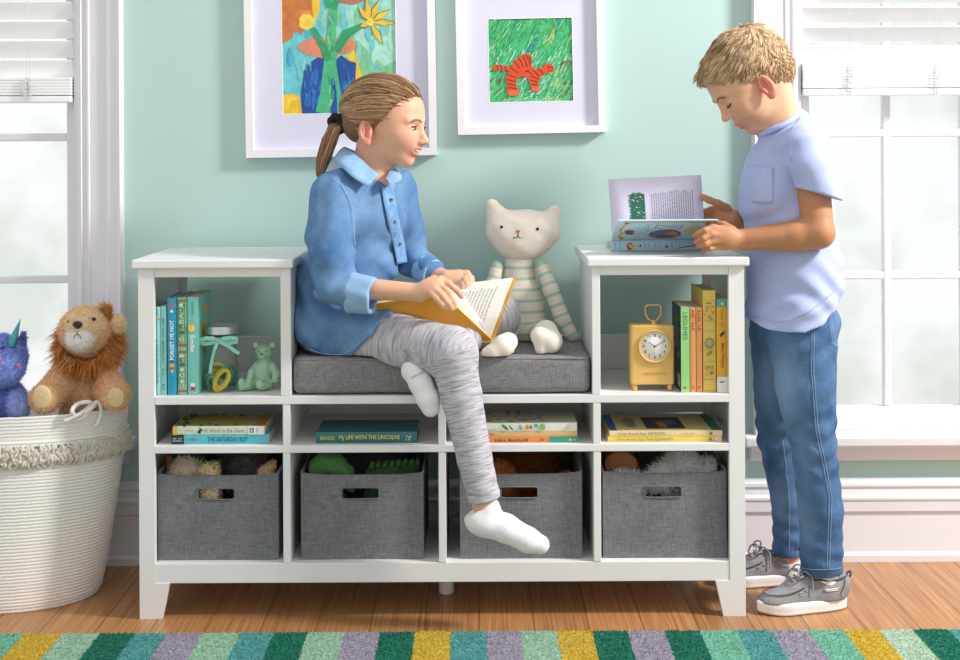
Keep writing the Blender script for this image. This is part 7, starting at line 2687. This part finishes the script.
 gw = g @ H.R
 gw -= nr * (gw * nr).sum(axis=1, keepdims=True) * .92
 gw += nr * (.13 + .08 * front)[:, None]
 gw /= np.linalg.norm(gw, axis=1, keepdims=True)
 ln = (.014 + .020 * front + .008 * (L[:, 2] > .05) - .005 * back - .004 * low) * np.where(L[:, 0] > .070, .55, 1.0)
 keep = rg.random(len(p)) < 1.0
 p, gw, ln, nr, L = p[keep], gw[keep], ln[keep], nr[keep], L[keep]
 # locks: roots that lie near each other lean and tone alike
 cell = np.floor(L * 70).astype(int)
 hsh = (cell[:, 0] * 7349 + cell[:, 1] * 9151 + cell[:, 2] * 6203) % 997
 lockdir = np.random.default_rng(5).normal(0, .16, (997, 3)); tone = np.random.default_rng(6).integers(0, 6, 997)
 gw = gw + lockdir[hsh]; gw /= np.linalg.norm(gw, axis=1, keepdims=True)
 K = 6; ts = np.linspace(0, 1, K)
 bend = -nr * .22
 paths = p[:, None, :] + gw[:, None, :] * (ln[:, None] * ts[None, :])[:, :, None] + bend[:, None, :] * (ln[:, None] * ts[None, :] ** 2)[:, :, None] + rg.normal(0, .0012, (len(p), 1, 3))
 tn = np.where(rg.random(len(p)) < .6, tone[hsh], rg.integers(0, 6, len(p)))
 tn = np.where((rg.random(len(p)) < .55) & (L[:, 2] < .03), np.where(rg.random(len(p)) < .5, 4, 2), tn)
 strands('hair', paths, .00115 * np.array([.9, 1, 1, .9, .6, .2]), HAIRM, root, pal[tn])

 # ---- t-shirt
 TS = weave_mat('lavender_jersey', '#a9b4e0', '#b9c3ea', 500, 500, .8, .12, .9, 10)
 t = Solid(.0029)
 I3 = np.eye(3)
 t.u(cone(P(789, 168, .14), P(795, 268, .14), .098, .112, I3, (1, 1.22, 1)), .02)
 t.u(cone(P(795, 268, .14), P(794, 335, .14), .112, .127, I3, (1, 1.27, 1)), .02)
 t.u(ell(P(764, 195, .14), (.062, .12, .11)), .03)
 t.u(cone(P(800, 146, .045), P(795, 146, .235), .050, .050), .03)
 t.u(cone(P(781, 138, .14), P(786, 160, .14), .058, .08), .02)
 t.u(cone(P(796, 121.5, .14), P(807, 138, .14), .037, .052), .02)
 t.u(cone(P(804, 150, .040), P(806, 158, .028), .052, .048), .018)
 t.sub(cone(P(774, 108, .14), P(778, 128, .14), .046, .042), .004)
 for nm, pts, rs, cut, nrm, axp in (('sleeve', [P(803, 147, .045), P(812, 168, .010), P(820.5, 206, -.006)], [.0540, .0530, .0545], P(819, 194.5, 0), (-.26, 0, -1), (P(818.5, 188, -.004), P(821, 230, -.012))),
          ('sleeve', [P(797, 152, .240), P(799, 172, .275), P(799, 205, .290)], [.052, .051, .052], P(799, 196, .29), (0, 0, -1), (P(799, 188, .29), P(799, 225, .295)))):
  sl = Solid(.0029)
  sl.chain(pts, rs, .012)
  sl.sub(half_keep(cut, Vector(nrm)), .003)
  sl.disp(folds(.0016, 50, 30, 60, .4, 30, 0, 20))
  build_solid(nm, sl, TS, root, '#b2bce5', smooth=2)
 hx = np.array([P(x, 320, .14).x for x in (738, 745, 760, 775, 790, 808, 825, 843, 850)])
 hz = np.array([P(790, y, .14).z for y in (315, 318, 323, 326, 324.5, 317, 304, 288, 284)])
 t.prims.append(Prim(lambda X, Y, Z: (Z - np.interp(X, hx, hz)) * .85 + np.zeros_like(Y), np.array([-2, -1, .4]), np.array([2, 1, .95]), k=.003, op='s'))
 def fold(X, Y, Z):
  lowm = np.clip((.90 - Z) * 7, 0, 1) * np.clip((Z - .70) * 12, .12, 1)
  a = .0042 * lowm * np.sin(85 * Z + 40 * X + 2.2 * np.sin(22 * X + 6 * Y)) * np.clip((X - .70) * 8 + .5, .2, 1)
  c = .0022 * np.sin(55 * X - 70 * Z + 2 * np.sin(30 * Z))
  return a + c
 t.disp(fold)
 to_, TV, TQ, TC = build_solid('t_shirt', t, TS, root, '#b2bce5', smooth=2, want=True)
 ts_ = Surf(TV)
 # collar band round the neck
 ring = [P(762.5, 134, .115), P(770, 131, .092), P(783, 125, .082), P(795, 117.5, .10), P(800.5, 113.5, .14), P(797, 116, .185), P(784, 124, .198), P(770, 131, .188), P(762.5, 134, .165), P(760.5, 135, .14)]
 MB().tube(smooth_path(ring + [ring[0]], 4)[:-1], .0074, 8, closed=True).build('collar', TS, root, True)
 # chest pocket
 m = MB(); cols_, rows_ = 9, 10
 VV = []
 for j in range(rows_ + 1):
  for i in range(cols_ + 1):
   px = 750.5 + (772.5 - 750.5) * i / cols_ + .8 * j / rows_; py = 166 + 37 * j / rows_ + 1.0 * i / cols_
   if j == rows_: py -= 1.6 * abs(i / cols_ - .5) * 2
   VV.append(ts_.at(px, py, .0018))
 V2 = [v + Vector((0, .003, 0)) for v in VV]
 n1 = cols_ + 1
 F = [[j * n1 + i, j * n1 + i + 1, (j + 1) * n1 + i + 1, (j + 1) * n1 + i] for j in range(rows_) for i in range(cols_)]
 m.add(VV, F, 0, True)
 nV = len(VV)
 edge = [i for i in range(n1)] + [j * n1 + cols_ for j in range(1, rows_ + 1)] + [rows_ * n1 + i for i in range(cols_ - 1, -1, -1)] + [j * n1 for j in range(rows_ - 1, 0, -1)]
 E1 = [VV[k] for k in edge]; E2 = [V2[k] for k in edge]; ne_ = len(edge)
 m.add(E1 + E2, [[k, (k + 1) % ne_, ne_ + (k + 1) % ne_, ne_ + k] for k in range(ne_)], 0, True)
 m.build('chest_pocket', TS, root, True)
 SE = mat('lavender_seam', '#97a3d3', .9)
 m = MB()
 for line in ([(750.5, 170), (772.5, 171)], [(801, 116), (794, 128), (790, 145), (792, 165), (799, 188), (801, 199)], [(745.5, 313.5), (760, 318.5), (775, 321.5), (790, 320), (808, 312.5), (825, 299.5), (837, 289)]):
  m.tube(smooth_path([ts_.at(*q, .0008) for q in dense(line)], 3), .0008, 5)
 m.build('stitching', SE, root, True)

 # ---- jeans
 JN = denim('mid_blue_jeans', '#34527a', '#5c7da6', '#7f9dbe', 22)
 j = Solid(.003)
 j.u(ell(P(796, 322, .14), (.108, .130, .085)), .02)
 j.chain([P(802, 330, .085), P(805.5, 385, .062), P(814, 450, .055), P(821, 512, .058), P(821.5, 582, .060)], [.086, .0740, .0545, .0535, .0505], .02)
 j.chain([P(784, 330, .20), P(781, 387, .235), P(779, 438, .25), P(788, 500, .25), P(788, 562, .25)], [.088, .0700, .0560, .0420, .0395], .02)
 j.sub(half_keep(P(822, 572.5, .06), Vector((.0, 0, -1))), .003); j.prims[-1].lo = np.array(P(822, 640, .06)) - .12; j.prims[-1].hi = np.array(P(822, 572, .06)) + np.array([.12, .10, .02])
 j.sub(half_keep(P(788, 554, .25), Vector((.0, 0, -1))), .003); j.prims[-1].lo = np.array(P(788, 640, .25)) - .06; j.prims[-1].hi = np.array(P(788, 554, .25)) + np.array([.08, .08, .02])
 j.sub(cone(P(822, 568, .06), P(822, 590, .06), .0435, .0435), .002); j.sub(cone(P(788, 548, .25), P(788, 570, .25), .034, .034), .002)
 def wr(X, Y, Z):
  kn = np.exp(-((Z - .40) / .10) ** 2)
  return .0028 * kn * np.sin(120 * Z + 30 * X + 2 * np.sin(40 * X + 15 * Y)) + .0020 * np.exp(-((Z - .66) / .06) ** 2) * np.sin(110 * Z - 60 * X) + .0018 * np.exp(-((Z - .13) / .07) ** 2) * np.sin(150 * Z + 45 * X) + .0010 * np.sin(60 * X + 40 * Z + 50 * Y)
 j.disp(wr)
 jo, JV, JQ, JC = build_solid('jeans', j, JN, root, '#000000', smooth=2, want=True)
 # worn pale areas at the front of the thighs, knees and shins
 fade = np.zeros(len(JV))
 for (px, py, yy, rx, rz, a) in ((790, 385, .0, .035, .10, .55), (765, 380, .18, .03, .10, .45), (806, 455, .0, .03, .07, .35), (808, 525, .01, .025, .07, .30), (780, 500, .21, .02, .07, .35), (842, 330, .05, .03, .06, .25)):
  c = P(px, py, yy)
  fade += a * np.exp(-((JV[:, 0] - c.x) / rx) ** 2 - ((JV[:, 2] - c.z) / rz) ** 2)
 fc = np.ones((len(JV), 4), dtype=np.float32); fc[:, :3] = np.clip(fade, 0, .8)[:, None]
 jo.data.color_attributes['Col'].data.foreach_set('color', fc.ravel())
 js = Surf(JV)
 ST = mat('pale_jean_stitch', '#8fa9c8', .9)
 m = MB()
 for line in ([(814.5, 322), (813.7, 371), (818.4, 430), (826, 466), (832, 497), (830.5, 540), (829.5, 570)], [(812.3, 322), (811.5, 371), (816, 430), (823.5, 466), (829.5, 497), (828, 540), (827, 570)],
     [(783, 440), (789.5, 500), (789.5, 552)], [(830.5, 299), (829.5, 318), (832.5, 342)], [(832.5, 299), (831.5, 318), (834.5, 341)], [(830, 300.5), (835, 299.2), (840, 298)], [(830, 304), (835, 302.7), (840, 301.5)], [(832, 342), (836, 345), (839.5, 346.5)],
     [(802, 568), (812, 569.5), (824, 569.8), (836, 569), (841, 567.5)]):
  m.tube(smooth_path([js.at(*q, .0010) for q in dense(line, 6)], 2), .0007, 5)
 m.build('stitching', ST, root, True)
 # ---- socks
 s = Solid(.0026)
 s.chain([P(824, 574, .060), P(826, 590, .060)], [.034, .036], .01)
 build_solid('sock', s, SOCK, root, '#f1f0f3')
 s = Solid(.0026); s.chain([P(792, 566, .25), P(792, 575, .25)], [.032, .035], .01)
 build_solid('sock', s, SOCK, root, '#f1f0f3')

 # ---- shoes
 CAN = weave_mat('grey_canvas', '#7c7a7e', '#a5a2a5', 700, 700, .8, .3, .95, 12)
 SOLE = mat('white_rubber_sole', '#efedec', .55, .02, 40, .05, 300)
 OUT = mat('brown_outsole', '#8a5a44', .7)
 LACE = mat('grey_shoe_lace', '#98969b', .9, .1, 300, .3, 900); EYE = mat('steel_eyelet', '#b9b9bd', .3, .02, metallic=.8); LIN = mat('dark_shoe_lining', '#4a4a50', .95)
 def shoe(heel, toe, dark=False):
  h_, t_ = Vector(heel), Vector(toe)
  ax = (t_ - h_); Ls = ax.length; ax.normalize()
  up_ = Vector((0, 0, 1)); lt = up_.cross(ax)
  W = lambda x, y, z: h_ + ax * (x * Ls) + lt * y + up_ * z
  sh = empty('sneaker', Vector((0, 0, 0)))
  sh.parent = root
  R = rot_m(ax, up_)
  def outline(grow, n=44):
   pts = []
   for k in range(n):
    a = 2 * PI * k / n
    c, s_ = math.cos(a), math.sin(a)
    x = .5 + .5 * math.copysign(abs(c) ** .80, c)
    w = np.interp(x, [0, .08, .25, .5, .72, .9, 1.0], [.024, .030, .0335, .036, .0430, .037, .020]) + grow
    y = math.copysign(abs(s_) ** .8, s_) * w - .004 * math.sin(PI * x)
    pts.append((x * (1 + grow * 4) - grow * 2, y))
   return pts
  V, F = [], []
  levels = [(0.002, .000), (.0005, .004), (.0020, .012), (.0022, .022), (.0008, .027), (-.004, .0285)]
  n = 44
  def zt(x): return .002 * max(0, (x - .85)) / .15 * 2
  for g_, z in levels:
   for x, y in outline(g_):
    V.append(W(x, y, z + .0022 + (.006 * max(0, x - .8) / .2 if z < .006 else .002 * max(0, x - .8) / .2)))
  for i in range(len(levels) - 1):
   for k in range(n):
    F.append([i * n + k, i * n + (k + 1) % n, (i + 1) * n + (k + 1) % n, (i + 1) * n + k])
  F.append([(len(levels) - 1) * n + k for k in range(n)]); F.append([k for k in range(n)][::-1])
  MB().add(V, F, 0, True).build('sole', SOLE, sh, True)
  V = [W(x, y, .0) for x, y in outline(-.002)] + [W(x, y, .0035 + .006 * max(0, x - .8) / .2) for x, y in outline(.0012)]
  F = [[k, (k + 1) % n, n + (k + 1) % n, n + k] for k in range(n)] + [[n + k for k in range(n)], [k for k in range(n)][::-1]]
  MB().add(V, F).build('outsole', OUT, sh, True)
  a = Solid(.0026)
  a.u(ell(W(.79, -.003, .027), (.195 * Ls, .0375, .026), R), .02)
  a.u(ell(W(.53, -.003, .035), (.25 * Ls, .0340, .041), R), .025)
  a.u(ell(W(.22, .0, .038), (.22 * Ls, .0345, .056), R), .02)
  a.u(cone(W(.44, -.002, .072), W(.60, -.003, .060), .016, .014), .02)
  a.u(ell(W(.045, .0, .060), (.020, .024, .028), R), .015)
  a.sub(ell(W(.225, .0, .120), (.165 * Ls, .0245, .044), R), .005)
  a.sub(half_keep(W(.5, 0, .027), Vector((0, 0, -1))), .002)
  a.prims[-1].lo = np.array(W(.5, 0, 0)) - .25; a.prims[-1].hi = np.array(W(.5, 0, .04)) + .25; a.prims[-1].hi[2] = .05
  uo, UV, UQ, UC = build_solid('upper', a, CAN, sh, '#8f8d90', want=True)
  us = Surf(UV)
  def on(x, y, dz=.0008):
   loc = np.stack([(UV - np.array(h_)) @ np.array(ax) / Ls, (UV - np.array(h_)) @ np.array(lt), UV[:, 2]], axis=1)
   m_ = (np.abs(loc[:, 0] - x) < .02) & (np.abs(loc[:, 1] - y) < .004)
   z = loc[m_, 2].max() if m_.any() else .06
   return W(x, y, float(z) + dz)
  # moccasin seam over the toes, side cord, tongue, lining, laces, eyelets
  m = MB()
  m.tube(smooth_path([on(.52, -.031), on(.66, -.034), on(.80, -.031), on(.90, -.018), on(.925, -.002), on(.90, .014), on(.80, .026), on(.66, .029), on(.52, .027)], 5), .0013, 6)
  m.build('toe_seam', LIN, sh, True)
  m = MB(); m.tube(smooth_path([W(.40 - .02, -.020, .078), W(.34, -.0245, .079), W(.22, -.0275, .076), W(.08, -.024, .079), W(.0, -.004, .083), W(.02, .014, .082), W(.10, .024, .079), W(.22, .0275, .076), W(.34, .0245, .079), W(.40, .018, .078)], 4), .0020, 6)
  m.build('collar_lining', LIN, sh, True)
  side = -1
  def out(x, z, o=.0012):
   loc0 = (UV - np.array(h_)) @ np.array(ax) / Ls; loc1 = (UV - np.array(h_)) @ np.array(lt)
   m_ = (np.abs(loc0 - x) < .025) & (np.abs(UV[:, 2] - z) < .004)
   y = loc1[m_].max() if m_.any() else .03
   return W(x, float(y) + o, z)
  m = MB(); m.tube(smooth_path([out(.30, .058), out(.24, .0575), out(.16, .0585)], 4), .0014, 6); m.tube(smooth_path([out(.30, .0545), out(.24, .054), out(.16, .055)], 4), .0010, 6)
  m.build('side_cord', SOLE, sh, True)
  for x, z in ((.305, .056), (.15, .057), (.50, .056), (.57, .050)):
   q = out(x, z, .0004)
   M = Matrix.Translation(q) @ Matrix([list(ax), list(up_), list(lt)]).transposed().to_4x4()
   MB().lathe([(.0018, .0), (.0022, .0012), (.0036, .0010), (.0040, .0)], (0, 0, 0), 14, mtx=M).build('eyelet', EYE, sh, True)
  m = MB(); m.tube(smooth_path([out(.10, .032), out(.13, .045), out(.085, .060), out(.06, .078)], 4), .0009, 5)
  m.build('heel_seam', LIN, sh, True)
  m = MB()
  for x in (.50, .56, .62):
   m.tube(smooth_path([on(x, -.017, .0015), on(x + .01, -.002, .003), on(x, .014, .0015)], 5), .0024, 7)
  k0 = on(.50, -.004, .006)
  d1 = lambda x, y, z: k0 + ax * x - lt * y * 1.15 + up_ * z
  m.tube(smooth_path([k0, d1(.008, -.012, .010), d1(.020, -.022, .008), d1(.018, -.026, -.003), d1(.004, -.018, -.004), k0], 6), .0021, 7)
  m.tube(smooth_path([k0, d1(-.004, .010, .012), d1(.004, .022, .010), d1(.012, .020, .0), d1(.004, .008, -.001), k0], 6), .0021, 7)
  m.tube(smooth_path([k0, d1(-.006, -.014, .004), d1(-.016, -.024, -.008), d1(-.014, -.030, -.026), d1(-.012, -.034, -.040)], 6), .0021, 7)
  m.tube(smooth_path([k0, d1(.012, .012, .006), d1(.020, .022, -.004), d1(.022, .030, -.022)], 6), .0021, 7)
  m.sphere(k0, (.005, .005, .004), 10, 6)
  m.build('laces', LACE, sh, True)
  m = MB(); m.tube(smooth_path([W(.005, -.003, .074), W(-.03, -.003, .084), W(-.055, -.003, .086), W(-.05, .002, .079), W(.0, .002, .068)], 4), .0028, 7)
  m.build('pull_tab', LIN, sh, True)
  return sh
 shoe(P(845, 601, .072) * Vector((1, 1, 0)) if False else Vector((P(846, 600, .066).x, .066, 0)), Vector((P(757.5, 612, .018).x, .018, 0)))
 shoe(Vector((P(806, 585, .262).x, .262, 0)), Vector((P(716, 585, .235).x, .235, 0)))
 return root
make_boy()

# ---------------------------------------------------------------- the boy's picture book, standing open on the tower's top
def picture_book():
 x0, x1 = .3425, .588
 zt = ZU1 + .0006
 ys = .19
 root = empty('picture_book', Vector(((x0 + x1) / 2, ys + .05, zt)), 'pale blue illustrated picture book opened upright on the right tower, held by the standing child', 'book')
 LB = mat('pale_blue_book_cover', '#bcdcea', .4, .03, 40, .02, 200)
 PG = mat('lavender_white_page', '#dcd8ea', .85, .02, 20)
 EDGE = MATS['book_paper']
 th = .027
 # back cover flat on the board, block of pages on it, spine towards the room
 MB().box((x0 + .001, ys + .002, zt), (x1 - .001, ys + .165, zt + .0026), .0006).build('back_cover', LB, root, True)
 MB().box((x0 + .005, ys + .004, zt + .0028), (x1 - .005, ys + .158, zt + .017), .001).build('page_block', PAGES, root, True)
 m = MB(); n = 8
 V, F = [], []
 for x in (x0, x1):
  for k in range(n + 1):
   t = k / n
   V.append((x, ys - .0022 * math.sin(PI * t), zt + th * t))
  for k in range(n + 1):
   t = k / n
   V.append((x, ys + .0026 - .0022 * math.sin(PI * t), zt + th * t))
 q = n + 1
 for k in range(n):
  F += [[k, k + 1, 2 * q + k + 1, 2 * q + k], [q + k, 3 * q + k, 3 * q + k + 1, q + k + 1], [k, q + k, q + k + 1, k + 1], [2 * q + k, 2 * q + k + 1, 3 * q + k + 1, 3 * q + k]]
 F += [[0, 2 * q, 3 * q, q], [n, q + n, 3 * q + n, 2 * q + n]]
 m.add(V, F, 0, True).build('spine', LB, root, True)
 # front cover raised towards the reader
 c0 = Vector((x0, ys - .001, zt + th)); e = Vector((0, .022 - ys, P(667, 220.5, .022).z - (zt + th)))
 u = Vector((1, 0, 0)); v = e.normalized(); nrm = u.cross(v)
 Lc = e.length
 xr = x1 - x0
 def slab(name, a, du, dv, thick, mt):
  nn = du.cross(dv).normalized() * thick
  mb = MB(); mb.add([a, a + du, a + du + dv, a + dv, a + nn, a + du + nn, a + du + dv + nn, a + dv + nn], [[0, 1, 2, 3], [7, 6, 5, 4], [0, 4, 5, 1], [1, 5, 6, 2], [2, 6, 7, 3], [3, 7, 4, 0]])
  return mb.build(name, mt, root, True)
 slab('front_cover', c0, u * xr, e, -.0026, LB)
 slab('endpaper', c0 + u * .003 - nrm * .0030 + v * .002, u * (xr - .006), e * .97, -.0012, PG)
 # drawing on the cover: mustard scroll border, ribbon, oval scene, small figures
 pal = ['#c99a35', '#8a2f2a', '#7a6a8a', '#b98a5a', '#3f4a6a', '#d8e9ef', '#8fb6cc', '#c9b98a', '#e0bf4a', '#5a7a9a', '#a33a3a']
 mats = [ink(c) for c in pal]; ix = {c: i for i, c in enumerate(pal)}
 m = MB(); cnt = [0]
 def pt(pts, c):
  cnt[0] += 1
  patch(m, [(x * xr, y * Lc) for x, y in pts], c0, u, v, ix[c], .0003 + .00004 * cnt[0])
 def st(pts, w, c):
  cnt[0] += 1
  add_stroke(m, [(x * xr, y * Lc) for x, y in pts], w, c0, u, v, ix[c], .0003 + .00004 * cnt[0])
 rr = random.Random(12)
 wob = lambda a, b_, n_, hor: [((a + (b_ - a) * k / n_), hor + rr.uniform(-.02, .02)) for k in range(n_ + 1)]
 st(wob(.08, .93, 16, .07), .004, '#c99a35'); st(wob(.08, .93, 16, .92), .005, '#c99a35')
 st([(y, x) for x, y in wob(.08, .92, 6, .08)], .006, '#c99a35'); st([(y, x) for x, y in wob(.08, .92, 6, .93)], .006, '#c99a35')
 for cx, cy in ((.10, .12), (.10, .88), (.91, .88), (.91, .12)):
  pt(circ(cx, cy, .030, .09, 12), '#e0bf4a'); pt(circ(cx, cy, .015, .05, 10), '#8a2f2a')
 pt(circ(.53, .34, .165, .22, 26), '#8a2f2a'); pt(circ(.53, .34, .150, .19, 26), '#7a6a8a'); pt(circ(.60, .33, .07, .12, 16), '#b98a5a'); pt(circ(.47, .31, .06, .10, 16), '#5a7a9a'); pt(circ(.54, .26, .09, .05, 16), '#3f4a6a')
 st([(.40, .62), (.42, .80), (.50, .74), (.60, .72), (.67, .80), (.66, .62)], .0030, '#8a2f2a'); st([(.42, .64), (.52, .60), (.66, .62)], .002, '#8a2f2a')
 pt(blob(.80, .55, .09, .20, 4, 16, .2), '#c9b98a'); pt(blob(.15, .45, .05, .10, 5, 14, .3), '#a33a3a'); pt(blob(.17, .38, .04, .05, 6, 14, .3), '#3f4a6a')
 for k in range(26):
  a, b_ = rr.uniform(.22, .38), rr.uniform(.2, .8)
  st([(a, b_), (a + rr.uniform(-.03, .03), b_ + rr.uniform(.04, .1))], .0014, rr.choice(['#7a6a8a', '#5a7a9a', '#8fb6cc']))
 m.build('cover_picture', mats, root, True)
 # drawing on the spine
 m = MB(); cnt[0] = 0
 so = Vector((x0, ys - .0026, zt))
 def sp(pts, c):
  cnt[0] += 1
  patch(m, [(x * xr, y * th) for x, y in pts], so, (1, 0, 0), (0, 0, 1), ix[c], .0001 + .00004 * cnt[0])
 sp(circ(.195, .45, .032, .34, 16), '#a33a3a'); sp(circ(.215, .45, .030, .22, 14), '#e0bf4a'); sp(circ(.19, .55, .014, .14, 10), '#e0bf4a'); sp([(.23, .40), (.30, .47), (.30, .55), (.23, .54)], '#e0bf4a'); sp(circ(.305, .51, .010, .12, 10), '#8a2f2a')
 sp(circ(.835, .50, .016, .34, 10, -.5), '#a33a3a'); sp(circ(.865, .48, .014, .30, 10, -.6), '#8a2f2a'); sp(circ(.58, .42, .012, .16, 10), '#a33a3a')
 m.build('spine_picture', mats, root, True)
 m = MB()
 for k, x in enumerate((.045, .10, .36, .40, .47, .51, .64, .68, .72, .93)):
  dashes(m, so + Vector((x * xr, 0, th * .18)), (0, 0, 1), (-1, 0, 0), th * .65, .0032, 6, 0, .0002, k)
 m.build('spine_print', ink('#7f9fb8'), root, True)
 # the standing page
 pb = Vector((P(612, 232, .205).x, .200, zt + .018)); ptop_l = P(608.2, 179.2, .212); ptop_r = P(701, 175, .212); pbr = Vector((P(704, 232, .205).x, .200, zt + .018))
 nu, nv = 6, 10
 def pg(s_, t_):
  a = pb.lerp(pbr, s_); b_ = ptop_l.lerp(ptop_r, s_)
  return a.lerp(b_, t_) + Vector((0, -.010 * math.sin(PI * t_), 0))
 m = MB(); V, F = [], []
 for lay in (0, 1):
  for j in range(nv + 1):
   for i in range(nu + 1):
    V.append(pg(i / nu, j / nv) + Vector((0, .0009 * lay, 0)))
 w_ = nu + 1; tot = w_ * (nv + 1)
 for lay in (0, 1):
  for j in range(nv):
   for i in range(nu):
    b_ = lay * tot + j * w_ + i
    F.append([b_, b_ + 1, b_ + w_ + 1, b_ + w_])
 ring = [i for i in range(w_)] + [j * w_ + nu for j in range(1, nv + 1)] + [nv * w_ + i for i in range(nu - 1, -1, -1)] + [j * w_ for j in range(nv - 1, 0, -1)]
 for k in range(len(ring)):
  a, b_ = ring[k], ring[(k + 1) % len(ring)]
  F.append([a, b_, tot + b_, tot + a])
 m.add(V, F, 0, True); m.build('standing_page', PG, root, True)
 pal2 = [ink('#1f6b4f'), ink('#8f8a9c'), ink('#dcd8ea'), ink('#3a4a44')]
 m = MB()
 def pq(s0, t0, s1, t1, mi, lift=.0006):
  nq = max(1, int((t1 - t0) * 24))
  for q in range(nq):
   a, b_ = t0 + (t1 - t0) * q / nq, t0 + (t1 - t0) * (q + 1) / nq
   m.add([pg(s0, a) - Vector((0, lift, 0)), pg(s1, a) - Vector((0, lift, 0)), pg(s1, b_) - Vector((0, lift, 0)), pg(s0, b_) - Vector((0, lift, 0))], [[0, 1, 2, 3]], mi)
 pq(.225, .06, .375, .755, 0)
 for k in range(70):
  s_, t_ = rr.uniform(.23, .36), rr.uniform(.06, .74); w = rr.uniform(.006, .02)
  if rr.random() < .55: pq(s_, t_, s_ + w, t_ + w * .7, 2, .0009)
 for k in range(30):
  t_ = .05 + .70 * k / 30
  s_ = .222 - rr.uniform(.004, .026); pq(s_, t_, .232, t_ + .016, 0, .0006)
 for k in range(8):
  s_ = .24 + .11 * k / 8; pq(s_, .75, s_ + .010, .765 + rr.uniform(0, .02), 0, .0006)
 pq(.39, .03, .48, .05, 0)
 m.build('page_ornament', pal2, root, True)
 m = MB()
 text(m, 'MAY', pg(.405, .30) - Vector((0, .0012, 0)), pg(.405, 0) - pg(.405, .3), (1, 0, 0), .058, .009, 0, .0001, True)
 m.build('heading', pal2[3], root, True)
 m = MB(); r = random.Random(4)
 for k in range(19):
  s_ = .445 + .0245 * k; t_ = .06
  while t_ < .76:
   dt = r.uniform(.02, .055)
   m.add([pg(s_, t_) - Vector((0, .0006, 0)), pg(s_ + .0085, t_) - Vector((0, .0006, 0)), pg(s_ + .0085, t_ + dt) - Vector((0, .0006, 0)), pg(s_, t_ + dt) - Vector((0, .0006, 0))], [[0, 1, 2, 3]])
   t_ += dt + .010
 m.build('printed_text', pal2[1], root, True)
 return root
picture_book()
# ================================================================ LIGHT
def lights():
 w = bpy.data.worlds.new('world'); SC.world = w; w.use_nodes = True
 nt = w.node_tree; L = nt.links
 bg = nt.nodes['Background']
 tc = N(nt, 'ShaderNodeTexCoord')
 nz = N(nt, 'ShaderNodeTexNoise', i_Scale=13.0, i_Detail=3.0, i_Roughness=0.5)
 L.new(tc.outputs['Generated'], nz.inputs['Vector'])
 cr = N(nt, 'ShaderNodeValToRGB')
 cr.color_ramp.elements[0].position = 0.38; cr.color_ramp.elements[0].color = (0.76, 0.81, 0.75, 1)
 cr.color_ramp.elements[1].position = 0.58; cr.color_ramp.elements[1].color = (1.0, 1.0, 1.02, 1)
 L.new(nz.outputs['Fac'], cr.inputs[0])
 # garden side (behind the house wall) is in full daylight, the room side dimmer
 sp = N(nt, 'ShaderNodeSeparateXYZ'); L.new(tc.outputs['Generated'], sp.inputs[0])
 mr = N(nt, 'ShaderNodeMapRange', interpolation_type='SMOOTHSTEP')
 mr.inputs['From Min'].default_value = -0.05; mr.inputs['From Max'].default_value = 0.45
 mr.inputs['To Min'].default_value = 0.90; mr.inputs['To Max'].default_value = 1.03
 L.new(sp.outputs['Y'], mr.inputs['Value'])
 L.new(cr.outputs[0], bg.inputs['Color'])
 L.new(mr.outputs[0], bg.inputs['Strength'])
 # key: a bright lamp high on the right, in front of the bookcase
 s = bpy.data.lights.new('key_lamp', 'AREA')
 s.shape = 'DISK'; s.size = 0.62; s.energy = 210; s.color = (1.0, 0.975, 0.94)
 o = bpy.data.objects.new('key_lamp', s); COL.objects.link(o)
 o.location = (3.35, -0.98, 3.15)
 o.rotation_euler = (Vector(o.location) - Vector((0.1, 0.3, 0.9))).to_track_quat('Z', 'Y').to_euler()
lights()
vs = SC.view_settings
vs.view_transform = 'Standard'; vs.look = 'None'; vs.gamma = 1.0; vs.use_curve_mapping = False
vs.exposure = 0.0
SC.cycles.max_bounces = 8
SC.cycles.transparent_max_bounces = 16
SC.cycles.use_denoising = True
